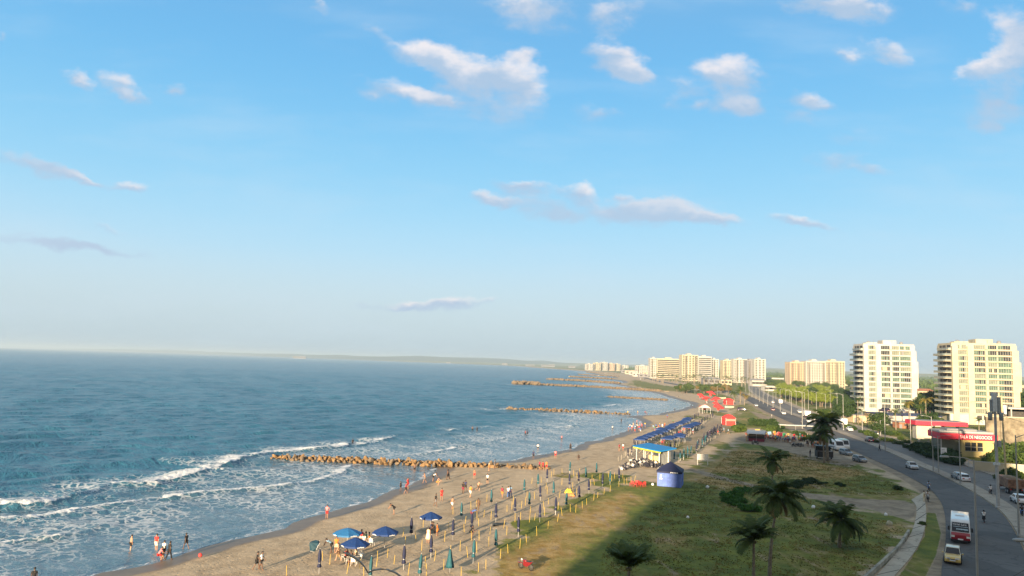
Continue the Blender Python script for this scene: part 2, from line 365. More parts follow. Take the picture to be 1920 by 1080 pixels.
def land_grid():
    ys = [-420, -250, -150]; y = -100.0
    while y < 30: ys.append(y); y += 6
    while y < 700: ys.append(y); y += max(0.42, y*0.0068)
    while y < 26000: ys.append(y); y += y*0.022
    ys = np.array(ys)
    a = np.linspace(-0.62, 0.80, 640); st = a[1]-a[0]
    left = []; v = a[0]; s_ = st
    while v > -9: s_ *= 1.12; v -= s_; left.append(v)
    right = []; v = a[-1]; s_ = st
    while v < 9: s_ *= 1.12; v += s_; right.append(v)
    t = np.concatenate([left[::-1], a, right])
    sc = np.maximum(ys, 60)
    X = sc[:, None]*t[None, :]; X = np.clip(X, -25000-np.abs(X)*.01, 25000+np.abs(X)*.01); Y = np.repeat(ys[:, None], len(t), 1)
    d, _ = seg_dist(X, Y, SHORE)
    sd = np.where(inside(X, Y, LANDPOLY), d, -d)
    dist = np.sqrt(X*X+Y*Y)
    edge = sd+fbm(X, Y, 16, 3, 3)*np.clip(dist/220, .25, 1.2)
    Z = np.clip(SEA_Z+0.034*edge, -2.4, 0.0)
    flat = np.clip((edge-9)/10, 0, 1)
    Z += -0.05*flat*(0.5+0.5*fbm(X, Y, 5, 11, 3))*(dist < 450)
    # low rise of the ground far inland so the horizon is not knife flat
    Z += np.where((Y > 5200) & (sd > 150), np.clip((sd-150)/2500, 0, 1)*(26+20*fbm(X, Y, 3800, 5, 3)), 0)
    # grass zone
    g = np.zeros_like(X)
    soft = np.clip(dist*0.035, 1.5, 60)
    near = px_poly((905,1100),(935,1035),(975,995),(1035,955),(1110,925),(1205,902),(1228,905),(1295,880),(1370,838),(1395,828),(1470,832),(1540,852),(1600,868),(1660,893),(1705,915),(1724,930),(1716,946),(1640,945),(1540,930),(1530,938),(1620,955),(1706,975),(1700,1005),(1630,1075),(1560,1150),(1100,1250))
    g = np.maximum(g, poly_mask(X, Y, near, soft))
    g = np.maximum(g, poly_mask(X, Y, px_poly((1350,792),(1385,774),(1372,762),(1400,757),(1450,786),(1500,806),(1540,826),(1480,812),(1420,802),(1385,806),(1340,818),(1310,838),(1280,862),(1262,862),(1300,830),(1335,805)), soft*.7))
    g = np.maximum(g, poly_mask(X, Y, px_poly((1190,712),(1240,722),(1290,729),(1340,737),(1375,745),(1380,752),(1330,742),(1280,735),(1230,731),(1180,722)), soft*.5))
    # verge strip between pavement and road
    g = np.maximum(g, .95*poly_mask(X, Y, px_poly((1690,1085),(1712,1048),(1737,1003),(1741,960),(1752,962),(1757,1000),(1745,1040),(1715,1090)), 0.8))
    # right-hand side of the highway: scrub everywhere
    rr = offset(FR, 5.0)
    rp = [q for q in rr if q[1] > -20 and q[1] < 1400]
    g = np.maximum(g, poly_mask(X, Y, rp+[(4000, 1500), (4000, -20)], 3.0))
    g = np.maximum(g, np.clip((sd-80)/120, 0, 1)*(Y > 900))
    g = np.maximum(g, np.clip((sd-60)/60, 0, 1)*(Y > 450)*(X > 130))
    # green tufts that push into the sand among posts and parasols
    for (cx, cy, rx, ry, k) in [(990,985,34,10,.9),(1085,950,26,9,.9),(1130,893,60,7,.85),(1060,891,30,5,.6),(985,1018,22,8,.5),(1150,905,60,10,.7),(1270,835,26,12,.8),(1335,830,26,12,.9),(1300,805,16,6,.5),(1230,842,18,7,.4),(1310,783,24,5,.6),(1345,775,22,6,.7),(900,1070,30,9,.4)]:
        c0 = P(cx, cy); ex = P(cx+rx, cy); ey = P(cx, cy-ry)
        ax = abs(ex[0]-c0[0]); ay = max(1.0, abs(ey[1]-c0[1]))
        g = np.maximum(g, k*np.clip(1.6-1.1*np.sqrt(((X-c0[0])/ax)**2+((Y-c0[1])/ay)**2), 0, 1))
    gn = fbm(X, Y, 7, 21, 4)
    g = np.clip(g*1.25-0.12+(g > .02)*(g < .98)*gn*0.35, 0, 1)
    # pale bare tracks
    p = np.zeros_like(X)
    p = np.maximum(p, poly_mask(X, Y, px_poly((1500,923),(1540,927),(1607,935),(1690,938),(1716,945),(1718,968),(1700,974),(1640,957),(1560,943),(1500,930)), 0.7))
    d2, _ = seg_dist(X, Y, [P(*q) for q in [(1290,878),(1340,893),(1400,908),(1450,918),(1520,927)]]); p = np.maximum(p, .75*np.clip(1.5-d2/1.6, 0, 1))
    d2, _ = seg_dist(X, Y, [P(*q) for q in [(1270,905),(1390,960),(1480,990),(1560,1010)]]); p = np.maximum(p, .25*np.clip(1.5-d2/2.0, 0, 1))
    d2, _ = seg_dist(X, Y, NL[:-8]); p = np.maximum(p, np.clip(2.0-d2/1.5, 0, 1)*(Y < 420))
    p = np.maximum(p, poly_mask(X, Y, px_poly((1378,822),(1405,812),(1480,824),(1560,845),(1612,868),(1590,876),(1520,862),(1450,838),(1400,832)), 2.0))
    p = np.maximum(p, .8*poly_mask(X, Y, px_poly((1400,768),(1450,782),(1500,803),(1560,838),(1530,838),(1480,806),(1430,790)), 2.0))
    p = np.maximum(p, .6*poly_mask(X, Y, px_poly((1290,800),(1340,780),(1385,800),(1372,832),(1325,842),(1265,862),(1240,852)), 5.0))
    d2, _ = seg_dist(X, Y, [q for q in FR if q[1] < 1300]); p = np.maximum(p, np.clip(1.8-d2/2.4, 0, 1))
    vg = poly_mask(X, Y, px_poly((1676,1100),(1712,1048),(1737,1005),(1740,962),(1752,962),(1762,1000),(1752,1040),(1722,1100)), 0.5); g = np.maximum(g, np.clip(vg*1.6, 0, 1)); p = p*(1-np.clip(vg*1.6, 0, 1))
    # dry/orange grass
    dry = np.zeros_like(X)
    dry = np.maximum(dry, poly_mask(X, Y, px_poly((880,1100),(980,1000),(1100,945),(1200,905),(1200,940),(1150,975),(1080,1040),(1030,1100)), 5))
    dry = np.maximum(dry, .8*poly_mask(X, Y, px_poly((1290,880),(1380,835),(1500,850),(1560,868),(1640,892),(1560,905),(1440,895),(1380,893)), 4))
    dry = np.maximum(dry, .45*poly_mask(X, Y, px_poly((1340,800),(1385,765),(1430,775),(1540,830),(1440,800)), 8))
    dry = np.maximum(dry, .75*poly_mask(X, Y, px_poly((1250,900),(1300,885),(1420,900),(1460,915),(1400,920),(1330,912)), 3))
    dry = np.maximum(dry, .55*poly_mask(X, Y, px_poly((1180,1000),(1290,985),(1360,1010),(1300,1060),(1180,1060)), 4))
    dry = np.maximum(dry, .7*poly_mask(X, Y, px_poly((1600,990),(1690,980),(1700,1000),(1660,1020)), 2))
    dry = np.maximum(dry, .30)
    wet = np.clip(1-(edge-0.3)/(3.0+dist*0.006), 0, 1)*(sd < 60)
    o = grid_mesh('ground', X, Y, Z, [ground_mat()], {'zone': (g, p, wet), 'zone2': (dry, np.clip(sd/60, 0, 1), np.clip(dist/900, 0, 1))})
    return o
def ground_mat():
    m = bpy.data.materials.new('ground'); m.use_nodes = True; w = NT(m.node_tree)
    co = w.n('ShaderNodeTexCoord').outputs['Object']
    z1 = w.n('ShaderNodeSeparateColor', {0: w.n('ShaderNodeAttribute', attribute_name='zone').outputs['Color']})
    z2 = w.n('ShaderNodeSeparateColor', {0: w.n('ShaderNodeAttribute', attribute_name='zone2').outputs['Color']})
    g, p, wet = z1.outputs[0], z1.outputs[1], z1.outputs[2]; dry = z2.outputs[0]
    nA = w.noise(co, 0.06, 6, 0.6, 0.5); nB = w.noise(co, 0.45, 6, 0.65, 0.4); nC = w.noise(co, 3.2, 5, 0.7); nD = w.noise(w.vscale(co, (1.0, 0.28, 1), rot=(0, 0, -0.42)), 0.5, 6, 0.6, 0.8)
    sand = w.mix(w.smooth(nB, .32, .68), (.33, .25, .16, 1), (.47, .365, .24, 1))
    sand = w.mix(w.math('MULTIPLY', w.smooth(nD, .5, .72), .55), sand, (.25, .18, .105, 1))
    sand = w.mix(w.math('MULTIPLY', w.smooth(nC, .52, .75), .35), sand, (.19, .135, .08, 1))
    sand = w.mix(w.math('MULTIPLY', w.smooth(nA, .45, .7), .4), sand, (.54, .42, .28, 1))
    wetc = w.mix(w.smooth(nB, .3, .7), (.135, .10, .068, 1), (.185, .14, .092, 1))
    wf = w.smooth(w.math('MULTIPLY_ADD', w.math('SUBTRACT', nA, .5), .5, wet), .08, .42)
    sand = w.mix(wf, sand, wetc)
    dirt = w.mix(w.smooth(nB, .35, .65), (.19, .145, .095, 1), (.31, .245, .165, 1))
    green = w.mix(w.smooth(nB, .35, .65), (.068, .095, .007, 1), (.145, .158, .013, 1))
    green = w.mix(w.math('MULTIPLY', w.smooth(nC, .5, .7), .6), green, (.17, .155, .03, 1))
    dryc = w.mix(w.smooth(nB, .38, .62), (.27, .165, .035, 1), (.38, .26, .10, 1))
    dryc = w.mix(w.math('MULTIPLY', w.smooth(nC, .5, .72), .5), dryc, (.11, .08, .035, 1))
    df = w.smooth(w.math('ADD', w.math('MULTIPLY_ADD', w.math('SUBTRACT', nA, .5), 2.2, dry), w.math('MULTIPLY', w.math('SUBTRACT', nD, .5), 1.2)), .22, .95)
    grass = w.mix(df, green, dryc)
    bare = w.smooth(w.math('ADD', w.math('MULTIPLY', nD, .6), w.math('MULTIPLY', nA, .5)), .60, .70)
    grass = w.mix(w.math('MULTIPLY', bare, .75), grass, dirt)
    gf = w.smooth(w.math('ADD', g, w.math('MULTIPLY', w.math('SUBTRACT', w.math('MULTIPLY_ADD', nC, .5, w.math('MULTIPLY', nB, .5)), .5), 1.3)), .35, .62)
    c = w.mix(gf, sand, grass)
    pf = w.smooth(w.math('MULTIPLY_ADD', w.math('SUBTRACT', nB, .5), 1.0, p), .35, .65)
    c = w.mix(pf, c, dirt)
    foot = w.n('ShaderNodeTexVoronoi', {'Vector': co, 'Scale': 1.5, 'Randomness': 1.0}).outputs[0]
    h = w.math('ADD', w.math('MULTIPLY', nC, .5), w.math('MULTIPLY', w.smooth(foot, .0, .35), .35))
    h = w.math('ADD', h, w.math('MULTIPLY', nB, .9))
    st = w.math('SUBTRACT', 1.0, w.math('MULTIPLY', wf, .93))
    bp = w.n('ShaderNodeBump', {'Height': h, 'Strength': w.math('MULTIPLY', st, .55), 'Distance': .22}).outputs[0]
    ro = w.math('SUBTRACT', .95, w.math('MULTIPLY', wf, .50))
    b = w.n('ShaderNodeBsdfPrincipled', {'Base Color': c, 'Roughness': ro, 'Normal': bp, 'Specular IOR Level': .35})
    w.n('ShaderNodeOutputMaterial', {0: b.outputs[0]})
    return m
land_grid()

# breaking lines (photograph points), each: points, foam width seaward (m), ridge height (m), strength
BREAK = [
 ([(-60,958),(0,949),(55,947),(90,943),(120,936)], 5.0, .5, 1.0),
 ([(120,936),(160,925),(205,911)], 1.8, .35, .35),
 ([(198,911),(220,909),(264,909),(300,903),(333,898),(370,891),(397,884)], 4.2, .6, 1.0),
 ([(360,872),(395,876),(440,866),(470,857)], 5.5, .5, .85),
 ([(470,856),(510,849),(560,844),(600,841),(640,838),(658,832)], 4.5, .55, 1.0),
 ([(664,833),(680,832),(694,829)], 3.5, .5, .95),
 ([(710,827),(725,824),(737,820)], 3.5, .5, .95),
 ([(-60,973),(0,971),(40,971),(85,966),(139,956),(222,945),(286,935)], 1.9, .28, .95),
 ([(286,935),(361,927),(420,921),(480,917),(540,910),(600,898),(640,884),(662,871)], 2.1, .30, .85),
 ([(300,930),(361,921),(440,914),(520,903),(590,893),(640,876)], 1.5, .16, .5),
 ([(-40,1022),(0,1016),(64,1008),(110,1003),(150,996)], 1.5, .30, .9),
 ([(150,996),(190,984),(236,972),(306,952),(361,938)], .8, .22, .22),
 ([(760,852),(800,849),(840,842),(860,837)], 2.0, .25, .75), ([(860,837),(918,827),(975,816),(1020,808)], 1.5, .22, .5),
 ([(966,803),(1010,802),(1054,800),(1090,796)], 2.4, .25, .55), ([(838,808),(850,806),(862,805)], 3.0, .3, .8), ([(912,802),(922,800),(932,799)], 3.0, .3, .8), ([(735,817),(790,810),(838,806)], 1.0, .3, .1), ([(865,804),(912,801)], 1.0, .3, .1),
 ([(1050,778),(1066,780),(1082,777),(1078,774)], 3.5, .2, .5), ([(1080,793),(1096,790),(1115,788)], 2.5, .25, .5), ([(935,768),(950,768),(985,769)], 6, .3, .9), ([(985,766),(1040,767),(1110,769)], 2.5, .1, .4),
 ([(1136,745),(1150,744),(1176,743)], 6, .3, .7), ([(1138,762),(1150,760),(1165,757)], 4, .3, .8), ([(1160,770),(1200,766),(1232,764)], 4, .2, .5), ([(955,722),(975,722)], 8, .3, .7),
 ([(508,866),(560,868),(640,872)], .8, .1, .5), ([(1130,795),(1160,790),(1185,783)], 2.5, .15, .45)]
def sea_grid():
    ys = []; y = 40.0
    while y < 1000: ys.append(y); y += max(0.30, y*0.0042)
    while y < 24000: ys.append(y); y += y*0.03
    ys = np.array(ys)
    a = np.linspace(-0.80, 0.30, 560); ex = []; v = -0.80; s_ = 0.002
    while v > -2.6: s_ *= 1.2; v -= s_; ex.append(v)
    t = np.concatenate([ex[::-1], a])
    X = ys[:, None]*t[None, :]; Y = np.repeat(ys[:, None], len(t), 1)
    # behind-left the coast runs back past the building: give the sheet a tail there
    d, _ = seg_dist(X, Y, SHORE); sd = np.where(inside(X, Y, LANDPOLY), -d, d)
    dist = np.sqrt(X*X+Y*Y)
    res = np.maximum(ys*0.0045, .3)[:, None]
    Z = np.zeros_like(X); r = np.random.RandomState(4)
    depth = np.clip(sd/45, 0.12, 1)
    for k in range(46):
        wl = 2.0*1.055**k*(0.9+.2*r.rand())
        an = math.radians(-60+r.randn()*30)            # heading of travel, towards the beach
        kx, ky = math.cos(an)*2*PI/wl, math.sin(an)*2*PI/wl
        amp = 0.0085*wl**0.72
        fade = np.clip((wl/(3.2*res)-0.6), 0, 1)
        ph = r.rand()*2*PI
        s = np.sin(kx*X+ky*Y+ph+0.8*np.sin(0.31*kx*Y-0.27*ky*X+ph*3))
        Z += amp*fade*depth**.8*(s+0.25*s*s)
    foam = np.zeros_like(X)
    lace = np.clip(1-np.abs(sd-20)/36, 0, 1)*0.25
    for pts, wd, hgt, st in BREAK:
        line = smoothline([P(*q) for q in pts], 3.0)
        lx = [q[0] for q in line]; ly = [q[1] for q in line]
        m = (X > min(lx)-30) & (X < max(lx)+30) & (Y > min(ly)-30) & (Y < max(ly)+30)
        if not m.any(): continue
        dd, tt = seg_dist(X[m], Y[m], line)
        d1 = sd[m]; ref_i = np.argmin
        # seaward side has larger distance to the shore than the line itself: use a local normal test
        lp = np.array(line); ii = np.clip((tt/ (tt.max()+1e-6)*(len(lp)-1)).astype(int), 0, len(lp)-2)
        tx = lp[ii+1, 0]-lp[ii, 0]; ty = lp[ii+1, 1]-lp[ii, 1]
        side = (X[m]-lp[ii, 0])*ty-(Y[m]-lp[ii, 1])*tx     # >0 : shoreward (line runs left to right, away)
        q = np.where(side > 0, dd*1.0/(.45), dd/wd)
        L = tt.max(); ends = np.clip(np.minimum(tt, L-tt)/3.0+0.25, 0, 1)
        f = np.clip(1.15-q, 0, 1)**.8*st*ends*(0.75+0.45*fbm(tt*1.0, dd*.5, 6, 9, 3))
        foam[m] = np.maximum(foam[m], f)
        h = hgt*ends*np.exp(-(np.where(side > 0, dd/.7, dd/(wd*.75)))**2)
        Z[m] += h
        Z[m] += .10*f*fbm(X[m], Y[m], 1.3, 17, 2)
        tail = np.clip(1-dd/(wd*3.2), 0, 1)*(side < 0)*.32*st
        lace[m] = np.maximum(lace[m], tail)
    wl_ = np.clip(1-np.abs(sd-0.5+fbm(X, Y, 7, 31, 3)*.8)/(.55+dist*.0035), 0, 1)
    foam = np.maximum(foam, wl_*.50)
    shallow = np.clip(1-(sd-2)/52, 0, 1)*(Y < 900)
    Z = SEA_Z+Z*np.clip(sd/4+.1, 0, 1)
    return grid_mesh('sea', X, Y, Z, [sea_mat()], {'zone': (foam, np.clip(lace, 0, 1), shallow)})
def sea_mat():
    m = bpy.data.materials.new('sea'); m.use_nodes = True; w = NT(m.node_tree)
    co = w.n('ShaderNodeTexCoord').outputs['Object']
    z = w.n('ShaderNodeSeparateColor', {0: w.n('ShaderNodeAttribute', attribute_name='zone').outputs['Color']})
    foam, lace, sh = z.outputs[0], z.outputs[1], z.outputs[2]
    st = w.vscale(co, (1, 1.0, 1), rot=(0, 0, 0.85))
    st = w.vscale(st, (.42, 1.0, 1))
    n0 = w.noise(st, .035, 5, .6, .4); n1 = w.noise(st, .22, 5, .62, .6); n2 = w.noise(st, 1.1, 5, .6, .5); n3 = w.noise(co, 4.5, 3, .6)
    deep = w.mix(w.smooth(n0, .3, .7), (.015, .078, .132, 1), (.026, .115, .178, 1))
    c = w.mix(w.smooth(sh, .15, 1.0), deep, (.060, .115, .150, 1))
    h = w.math('ADD', w.math('MULTIPLY', n1, 1.7), w.math('MULTIPLY', n2, .50))
    h = w.math('ADD', h, w.math('MULTIPLY', n3, .07))
    stg = w.math('MULTIPLY_ADD', w.smooth(sh, .3, 1.0), -.62, 1.0)
    bp = w.n('ShaderNodeBump', {'Height': h, 'Strength': stg, 'Distance': .95}).outputs[0]
    water = w.n('ShaderNodeBsdfPrincipled', {'Base Color': c, 'Roughness': w.math('MULTIPLY_ADD', w.smooth(sh, 0, .8), -.12, .26), 'IOR': 1.333, 'Normal': bp, 'Specular IOR Level': w.math('MULTIPLY_ADD', w.smooth(sh, 0, .8), .16, .32)})
    # foam: dense caps and thin lace
    v1 = w.n('ShaderNodeTexVoronoi', {'Vector': w.n('ShaderNodeVectorMath', {0: w.n('ShaderNodeTexNoise', {'Vector': co, 'Scale': .9, 'Detail': 3.}).outputs[1], 1: (2.2, 2.2, 0), 2: w.vscale(co, (1, 1, 1))}, operation='MULTIPLY_ADD').outputs[0], 'Scale': .75, 'Randomness': 1.}, feature='DISTANCE_TO_EDGE').outputs[0]
    nf = w.noise(co, .9, 6, .7, .6); nl = w.noise(st, .16, 4, .6)
    lc = w.math('MULTIPLY', w.smooth(w.math('MULTIPLY_ADD', v1, -2.6, w.math('MULTIPLY_ADD', lace, 1.2, w.math('MULTIPLY', nl, 1.1))), .46, .86), .62)
    lc = w.math('MULTIPLY', lc, w.smooth(lace, .02, .2))
    cap = w.smooth(w.math('MULTIPLY_ADD', w.math('SUBTRACT', nf, .5), 1.5, foam), .30, .62)
    ff = w.math('MAXIMUM', lc, cap)
    # scattered distant whitecaps
    nw = w.noise(w.vscale(co, (.3, 1, 1), rot=(0, 0, .1)), .35, 3, .5)
    wc = w.math('MULTIPLY', w.smooth(nw, .795, .83), .5)
    ff = w.math('MAXIMUM', ff, w.math('MULTIPLY', wc, w.math('SUBTRACT', 1.0, sh)))
    fb = w.n('ShaderNodeBump', {'Height': nf, 'Strength': .8, 'Distance': .5}).outputs[0]
    fo = w.n('ShaderNodeBsdfPrincipled', {'Base Color': (.66, .68, .70, 1), 'Roughness': .8, 'Normal': fb, 'Specular IOR Level': .2})
    mx = w.n('ShaderNodeMixShader', {0: ff, 1: water.outputs[0], 2: fo.outputs[0]})
    w.n('ShaderNodeOutputMaterial', {0: mx.outputs[0]})
    return m
sea_grid()

# ------------------------------------------------------------------ roads
def ribbon(name, A, B, z, m, thick=0.0, n=None, kind='structure', parent=None):
    """sheet between two lines; thick>0 makes a raised slab with sides"""
    def rs(L, n):
        L = np.array(L); s = np.concatenate([[0], np.cumsum(np.linalg.norm(np.diff(L, axis=0), axis=1))])
        u = np.linspace(0, 1, n)**1.25*s[-1]; return np.stack([np.interp(u, s, L[:, 0]), np.interp(u, s, L[:, 1])], 1)
    n = n or max(len(A), len(B))*2
    a, b = rs(A, n), rs(B, n); mb = MB()
    if thick <= 0:
        vs = [(p[0], p[1], z) for p in a]+[(p[0], p[1], z) for p in b]
        mb.add(vs, [(i, i+1, n+i+1, n+i) for i in range(n-1)])
    else:
        vs = [(p[0], p[1], z) for p in a]+[(p[0], p[1], z+thick) for p in a]+[(p[0], p[1], z+thick) for p in b]+[(p[0], p[1], z) for p in b]
        fs = []
        for i in range(n-1):
            for k in range(3): fs.append((k*n+i, k*n+i+1, (k+1)*n+i+1, (k+1)*n+i))
        fs += [(0, n, 2*n, 3*n), (n-1, 2*n-1, 3*n-1, 4*n-1)]
        mb.add(vs, fs)
    o = mb.build(name, m, parent); 
    if kind: o['kind'] = kind
    return o
def road_mat(name, a, b):
    m = bpy.data.materials.new(name); m.use_nodes = True; w = NT(m.node_tree)
    co = w.n('ShaderNodeTexCoord').outputs['Object']
    n1 = w.noise(co, .12, 6, .65, .4); n2 = w.noise(w.vscale(co, (1, .12, 1), rot=(0, 0, .38)), .9, 5, .6, .3); n3 = w.noise(co, 22, 3, .6)
    c = w.mix(w.smooth(n1, .3, .7), C4(a), C4(b))
    c = w.mix(w.math('MULTIPLY', w.smooth(n2, .5, .75), .5), c, C4(tuple(x*.72 for x in a)))
    c = w.mix(w.math('MULTIPLY', w.smooth(n3, .45, .7), .25), c, C4(tuple(x*1.5 for x in b)))
    pt = w.n('ShaderNodeTexVoronoi', {'Vector': w.vscale(co, (.16, .05, 1), rot=(0, 0, .4)), 'Scale': 1.0}).outputs['Color']
    c = w.mix(.22, c, pt, 'MULTIPLY') if False else w.mix(w.math('MULTIPLY', w.smooth(w.n('ShaderNodeSeparateColor', {0: pt}).outputs[0], .70, .74), .45), c, C4(tuple(x*.6 for x in a)))
    ck = w.n('ShaderNodeTexVoronoi', {'Vector': w.n('ShaderNodeVectorMath', {0: w.n('ShaderNodeTexNoise', {'Vector': co, 'Scale': .7, 'Detail': 4.}).outputs[1], 1: (3, 3, 0), 2: co}, operation='MULTIPLY_ADD').outputs[0], 'Scale': .22}, feature='DISTANCE_TO_EDGE').outputs[0]
    c = w.mix(w.smooth(ck, .035, .0, 0, .6), c, C4(tuple(x*.45 for x in a)))
    bp = w.n('ShaderNodeBump', {'Height': n3, 'Strength': .3, 'Distance': .02}).outputs[0]
    bs = w.n('ShaderNodeBsdfPrincipled', {'Base Color': c, 'Roughness': .82, 'Normal': bp, 'Specular IOR Level': .4})
    w.n('ShaderNodeOutputMaterial', {0: bs.outputs[0]}); return m
asphalt = road_mat('asphalt', (.070, .066, .062), (.105, .099, .092)); old_asphalt = road_mat('worn_asphalt', (.12, .11, .098), (.165, .15, .133))
concrete = road_mat('concrete', (.25, .21, .16), (.34, .29, .225))
ribbon('road', NL, NEAR_R, 0.03, asphalt)
ribbon('road', offset(ML, .0), FR, 0.034, old_asphalt)
ribbon('median', offset(NR, .15), offset(ML, -.15), -.02, concrete, thick=.17)
ribbon('kerb', offset(FR, .0), offset(FR, .35), -.02, concrete, thick=.19)
ribbon('pavement', offset(FR, .35), offset(FR, 2.6), -.02, concrete, thick=.16)
# near-left pavement of poured slabs, with joints, and its low retaining wall
def slabs():
    A = smoothline(PATH_L, 2); B = smoothline(PATH_R, 2)
    ribbon('pavement', A, B, -.05, road_mat('slab_concrete', (.33, .285, .215), (.44, .38, .29)), thick=.17, n=60)
    La = np.array(A); Lb = np.array(B); mb = MB()
    for k in range(1, 9):
        u = k/9.5; i = int(u*(len(La)-1)); j = int(u*(len(Lb)-1))
        a = np.array(La[i]); b = np.array(Lb[j]); t = np.array([-(b-a)[1], (b-a)[0]]); t = t/np.linalg.norm(t)*.06
        mb.quad((*(a-t), .124), (*(b-t), .124), (*(b+t), .124), (*(a+t), .124))
    o = mb.build('pavement_joints', mat('joint_dirt', (.06, .055, .045), .9)); o['kind'] = 'structure'
    Lw = smoothline([P(*q) for q in [(1596,1108),(1629,1080),(1668,1044),(1684,1028),(1702,1000)]], 1.5)
    wl = ribbon('low_wall', Lw, offset(Lw, .28), -.05, mat('old_render', (.30, .28, .22), .9, var=.25, scale=.8, bump=.4), thick=.55, kind=None)
    tag(wl, 'low weathered concrete retaining wall edging the grass beside the slab pavement', 'wall')
slabs()

def grass_tufts():
    """low tufts standing over the near green"""
    r = np.random.RandomState(12); poly = px_poly((1110,1085),(1140,1020),(1225,950),(1280,918),(1330,890),(1370,845),(1480,848),(1600,872),(1700,916),(1710,930),(1540,924),(1500,924),(1530,945),(1700,985),(1620,1085))
    xs = [p[0] for p in poly]; ys = [p[1] for p in poly]; N = 90000
    X = r.uniform(min(xs), max(xs), N); Y = r.uniform(min(ys), max(ys), N); dn = fbm(X, Y, 6, 55, 3)
    ok = inside(X, Y, poly) & (dn > r.uniform(-.8, .6, N)); X = X[ok]; Y = Y[ok]; n = len(X)
    V = []; Fc = []
    for k in range(3):
        a = r.uniform(0, 2*PI, n); h = r.uniform(.02, .10, n); w_ = r.uniform(.04, .11, n); ox = r.normal(0, .06, n); oy = r.normal(0, .06, n)
        p0 = np.stack([X+ox-np.cos(a)*w_, Y+oy-np.sin(a)*w_, np.full(n, -.05)], 1); p1 = np.stack([X+ox+np.cos(a)*w_, Y+oy+np.sin(a)*w_, np.full(n, -.05)], 1); p2 = np.stack([X+ox+r.normal(0, .06, n), Y+oy+r.normal(0, .06, n), h], 1)
        V.append(np.stack([p0, p1, p2], 1).reshape(-1, 3))
    V = np.concatenate(V).astype(np.float32); m = len(V)//3; me = bpy.data.meshes.new('grass'); me.vertices.add(len(V)); me.vertices.foreach_set('co', V.ravel())
    me.loops.add(m*3); me.loops.foreach_set('vertex_index', np.arange(m*3, dtype=np.int32)); me.polygons.add(m); me.polygons.foreach_set('loop_start', np.arange(0, m*3, 3, dtype=np.int32)); me.update(calc_edges=True)
    mt = bpy.data.materials.new('grass_blades'); mt.use_nodes = True; w = NT(mt.node_tree); co = w.n('ShaderNodeTexCoord').outputs['Object']
    c = w.mix(w.smooth(w.noise(co, .12, 5, .6), .38, .62), (.085, .10, .014, 1), (.25, .175, .05, 1)); c = w.mix(w.smooth(w.noise(co, 2.0, 3, .6), .4, .7), c, (.13, .135, .025, 1))
    w.n('ShaderNodeOutputMaterial', {0: w.n('ShaderNodeBsdfPrincipled', {'Base Color': c, 'Roughness': .8}).outputs[0]}); me.materials.append(mt)
    o = bpy.data.objects.new('grass', me); col.objects.link(o); tag(o, 'short tufty grass of the shaded green', 'grass', kind='stuff')
grass_tufts()
# ------------------------------------------------------------------ people
def rotx(v, a): c, s = math.cos(a), math.sin(a); return (v[0], v[1]*c-v[2]*s, v[1]*s+v[2]*c)
def limb(p, l1, l2, a1, a2, out=0.0):
    """two-bone limb hanging from p; a1 swings forward(+)/back, a2 is the absolute angle of the lower bone"""
    m = (p[0]+out*l1, p[1]+math.sin(a1)*l1, p[2]-math.cos(a1)*l1*math.sqrt(max(.05, 1-out*out)))
    e = (m[0]+out*.6*l2, m[1]+math.sin(a2)*l2, m[2]-math.cos(a2)*l2)
    return m, e
R_ = math.radians
POSES = {
 'stand': dict(hip=.93, lean=2, legs=((3, -2), (-4, -6)), arms=((4, 14, .12), (-3, 8, .12))),
 'walk': dict(hip=.91, lean=5, legs=((24, 14), (-16, -34)), arms=((-22, -6, .1), (24, 44, .1))),
 'stride': dict(hip=.92, lean=4, legs=((-14, -28), (19, 10)), arms=((20, 34, .08), (-20, -4, .14))),
 'run': dict(hip=.90, lean=14, legs=((42, -8), (-26, -78)), arms=((-44, 36, .12), (34, 112, .12))),
 'akimbo': dict(hip=.93, lean=0, legs=((2, 0), (-2, -3)), arms=((-14, 8, .62), (8, 60, .5)), wide=1),
 'bend': dict(hip=.86, lean=52, legs=((12, -8), (4, -12)), arms=((62, 40, .1), (50, 26, .12))),
 'crouch': dict(hip=.30, lean=26, legs=((96, -34), (80, -30)), arms=((50, 70, .1), (40, 62, .1))),
 'seat': dict(hip=.50, lean=4, legs=((84, 4), (80, -4)), arms=((22, 62, .12), (18, 54, .16))),
 'ride': dict(hip=.80, lean=16, legs=((70, -16), (70, -16)), arms=((52, 64, .22), (52, 64, .22)), wide=1),
 'arms_up': dict(hip=.93, lean=0, legs=((6, 0), (-8, -10)), arms=((120, 150, .35), (60, 96, .3)))}
